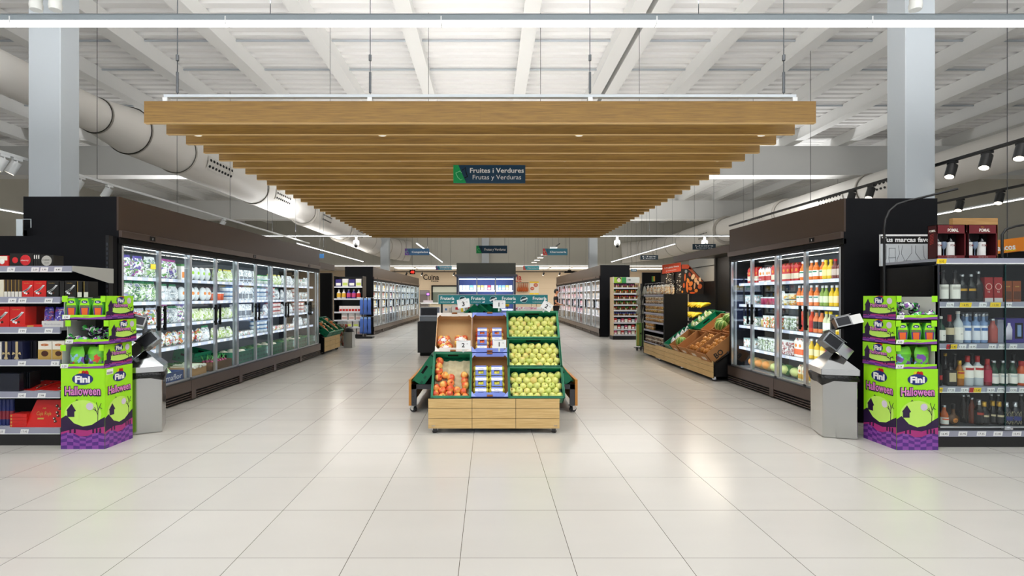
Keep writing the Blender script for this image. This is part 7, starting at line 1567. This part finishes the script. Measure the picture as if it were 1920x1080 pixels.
t = thing('number_display', 'red digital queue display reading 48 left of the word Cuina', 'queue display', (px(773, 30), 30, pz(510, 30))); MB().box(-.16, .16, 0, .08, -.13, .13, DARK).build('housing', t); MB().text('48', (-.11, -.002, -.07), E3, U3, .2, M('#ff2a1e', .5, emit=3), .02, width=.22).build('digits', t); MB().tube([(0, .04, .13), (0, .04, ZD - pz(510, 30))], .008, DGREY, 5).build('hanging_rod', t)
t = thing('ceiling_projector', 'small dark device hanging at the right before the back wall', 'projector', (px(1068, 30), 30, pz(510, 30))); MB().box(-.3, .3, 0, .3, -.05, .06, DARK).box(-.1, .1, .0, .2, .06, .12, DARK).build('housing', t); MB().tube([(0, .1, .12), (0, .1, ZD - pz(510, 30))], .01, DGREY, 5).build('hanging_rod', t)
Yw = 36.46; m = MB(); m.box(px(993, Yw), px(1010, Yw), Yw, Yw + .02, pz(550, Yw), pz(528, Yw), M('#efece6', .5)); m.box(px(993, Yw), px(1010, Yw), Yw - .002, Yw, pz(530.5, Yw), pz(528, Yw), YEL)
for (x, y, r) in ((1004.5, 534.5, 4.2), (998, 541, 3.8)): m.sphere((px(x, Yw), Yw - .004, pz(y, Yw)), r * Yw / F, M('#c9684a', .5), 12, 8, (1, .03, .85)); m.sphere((px(x, Yw), Yw - .01, pz(y, Yw)), r * .6 * Yw / F, M('#dfa08a', .5), 10, 6, (1, .03, .6))
tag(m.build('poster'), 'white and yellow poster with two cuts of meat on the cream wall', 'poster')
SAU = Proto(lambda: MB().tube([(0, 0, 0), (0, 0, -.1), (0, 0, -.3), (0, 0, -.45), (0, 0, -.6), (0, 0, -.66)], [.015, .02, .035, .09, .1, .02], M('#b5561c', .4, noise=.3, scale=8), 9).build('cured_ham'))
t = thing('hanging_rail', 'dark rail on the cream wall carrying the hams', 'rail', (px(969, 36.3), 36.3, pz(530, 36.3))); MB().tube([(0, 0, 0), (.85, 0, 0)], .02, DARK, 6).tube([(0.02, 0, 0), (.02, .16, 0)], .015, DARK, 5).tube([(.83, 0, 0), (.83, .16, 0)], .015, DARK, 5).build('bar', t)
for j in range(6): SAU.put((px(970, 36.3) + .06 + .13 * j, 36.3, pz(530, 36.3) - .0), 'amber cured ham hanging on the rail right of the centre cooler', 'ham', 'cured hams on the back wall')
SAC = SAU
for k, (x, y) in enumerate(((997, 551), (1006, 551))): tag(MB().box(px(x - 4, 24), px(x + 4, 24), 24, 24.02, 1.05, pz(549.5, 24), YEL).box(px(x, 24) - .01, px(x, 24) + .01, 24.021, 24.04, 0, 1.4, DARK).text('1', (px(x, 24), 23.995, 1.44), E3, U3, .1, INK, .02, align='C').build('price_sign'), 'yellow price sign standing above the meat counter, %s' % ('left', 'right')[k], 'price sign')

# ------------------------------------------------------------------ shopper in the far right aisle
SKIN = M('#c98a62', .5); SHIRT = M('#111214', .8); HAIR = M('#17110d', .6, bump=.5, scale=80)
pr = thing('person', 'man in black T-shirt and black shorts standing at the far right coolers, facing right', 'person', (3.30, 24.6, 0))
def skin(name, verts, edges, radii, mat, parent, sub=2, root=0):
    me = bpy.data.meshes.new(name); me.from_pydata(verts, edges, []); me.materials.append(mat)
    o = bpy.data.objects.new(name, me); C.objects.link(o); o.parent = parent; KIDS.setdefault(parent.name, []).append(o)
    md = o.modifiers.new('skin', 'SKIN'); md.use_smooth_shade = True
    for i, r in enumerate(radii):
        sv = me.skin_vertices[0].data[i]; sv.radius = r if isinstance(r, tuple) else (r, r); sv.use_root = (i == root)
    s2 = o.modifiers.new('sub', 'SUBSURF'); s2.levels = sub; s2.render_levels = sub
    return o
# facing +X; his right side towards the camera (-Y)
V = [(0, 0, .95), (0.0, 0, 1.1), (-.01, 0, 1.28), (-.01, 0, 1.42), (.0, 0, 1.49), (.015, 0, 1.56),
     (-.02, -.17, 1.41), (-.05, -.22, 1.13), (.16, -.2, 1.02), (.24, -.18, 1.02),
     (-.02, .17, 1.41), (-.04, .22, 1.13), (.15, .2, 1.0), (.23, .18, 1.0),
     (0, -.09, .9), (.04, -.1, .5), (-.04, -.1, .1), (.06, -.11, .05),
     (0, .09, .9), (-.06, .1, .5), (-.16, .1, .1), (-.06, .11, .05)]
Ed = [(0, 1), (1, 2), (2, 3), (3, 4), (4, 5), (3, 6), (6, 7), (7, 8), (8, 9), (3, 10), (10, 11), (11, 12), (12, 13), (0, 14), (14, 15), (15, 16), (16, 17), (0, 18), (18, 19), (19, 20), (20, 21)]
Rr = [(.11, .14), (.1, .13), (.11, .15), (.1, .14), .055, .05, .06, .045, .035, .03, .06, .045, .035, .03, .09, .06, .042, .035, .09, .06, .042, .035]
skin('body', V, Ed, Rr, SKIN, pr)
m = MB(); m.sphere((.03, 0, 1.65), .1, SKIN, 16, 12, (.98, .78, 1.18)); m.sphere((.135, 0, 1.635), .018, SKIN, 8, 6, (1, .7, 1.2))
for s_ in (-1, 1): m.sphere((.105, s_ * .035, 1.665), .011, M('#2a1a12', .3), 8, 6); m.sphere((.02, s_ * .08, 1.645), .022, SKIN, 8, 6, (.7, .4, 1.2))
m.box(.115, .128, -.02, .02, 1.592, 1.598, M('#8a4a3a', .5)); m.build('head', pr)
m = MB(); m.sphere((.01, 0, 1.70), .105, HAIR, 16, 10, (1.02, .86, .85), jit=.03); m.sphere((-.04, 0, 1.65), .085, HAIR, 12, 8, (.8, .9, 1.1)); m.build('hair', pr)
Vs = [(0, 0, .93), (0.0, 0, 1.1), (-.01, 0, 1.28), (-.01, 0, 1.42), (-.02, -.16, 1.41), (-.045, -.21, 1.22), (-.02, .16, 1.41), (-.04, .21, 1.22)]
skin('t_shirt', Vs, [(0, 1), (1, 2), (2, 3), (3, 4), (4, 5), (3, 6), (6, 7)], [(.135, .165), (.125, .155), (.135, .17), (.11, .15), .075, .068, .075, .068], SHIRT, pr)
m = MB(); m.tube([(.06, -.02, 1.24), (.12, 0, 1.25)], .045, PAPER, 8)
skin('shorts', [(0, 0, .93), (0, -.09, .86), (.035, -.1, .55), (0, .09, .86), (-.05, .1, .55)], [(0, 1), (1, 2), (0, 3), (3, 4)], [(.135, .16), .115, .09, .115, .09], M('#0f1012', .8), pr)
m = MB(); m.box(-.08, .14, -.145, -.07, 0, .07, M('#2a2c30', .6)); m.build('shoe', pr, bevel=.02); m = MB(); m.box(-.2, .02, .065, .14, 0, .07, M('#2a2c30', .6)); m.build('shoe', pr, bevel=.02)
def hand(parent, P, s_):
    for k in range(4):
        y = P[1] + (k - 1.5) * .018; m = MB(); L = (.07, .08, .075, .06)[k]; m.tube([(P[0], y, P[2]), (P[0] + L * .6, y, P[2] - .005), (P[0] + L, y, P[2] - .03)], [.009, .008, .006], SKIN, 7); m.build('finger', parent)
    m = MB(); m.tube([(P[0] - .03, P[1] - s_ * .03, P[2]), (P[0] + .01, P[1] - s_ * .05, P[2] + .01), (P[0] + .035, P[1] - s_ * .045, P[2] + .01)], [.011, .009, .007], SKIN, 7); m.build('thumb', parent)
hand(pr, (.26, -.18, 1.02), 1); hand(pr, (.25, .18, 1.0), -1)
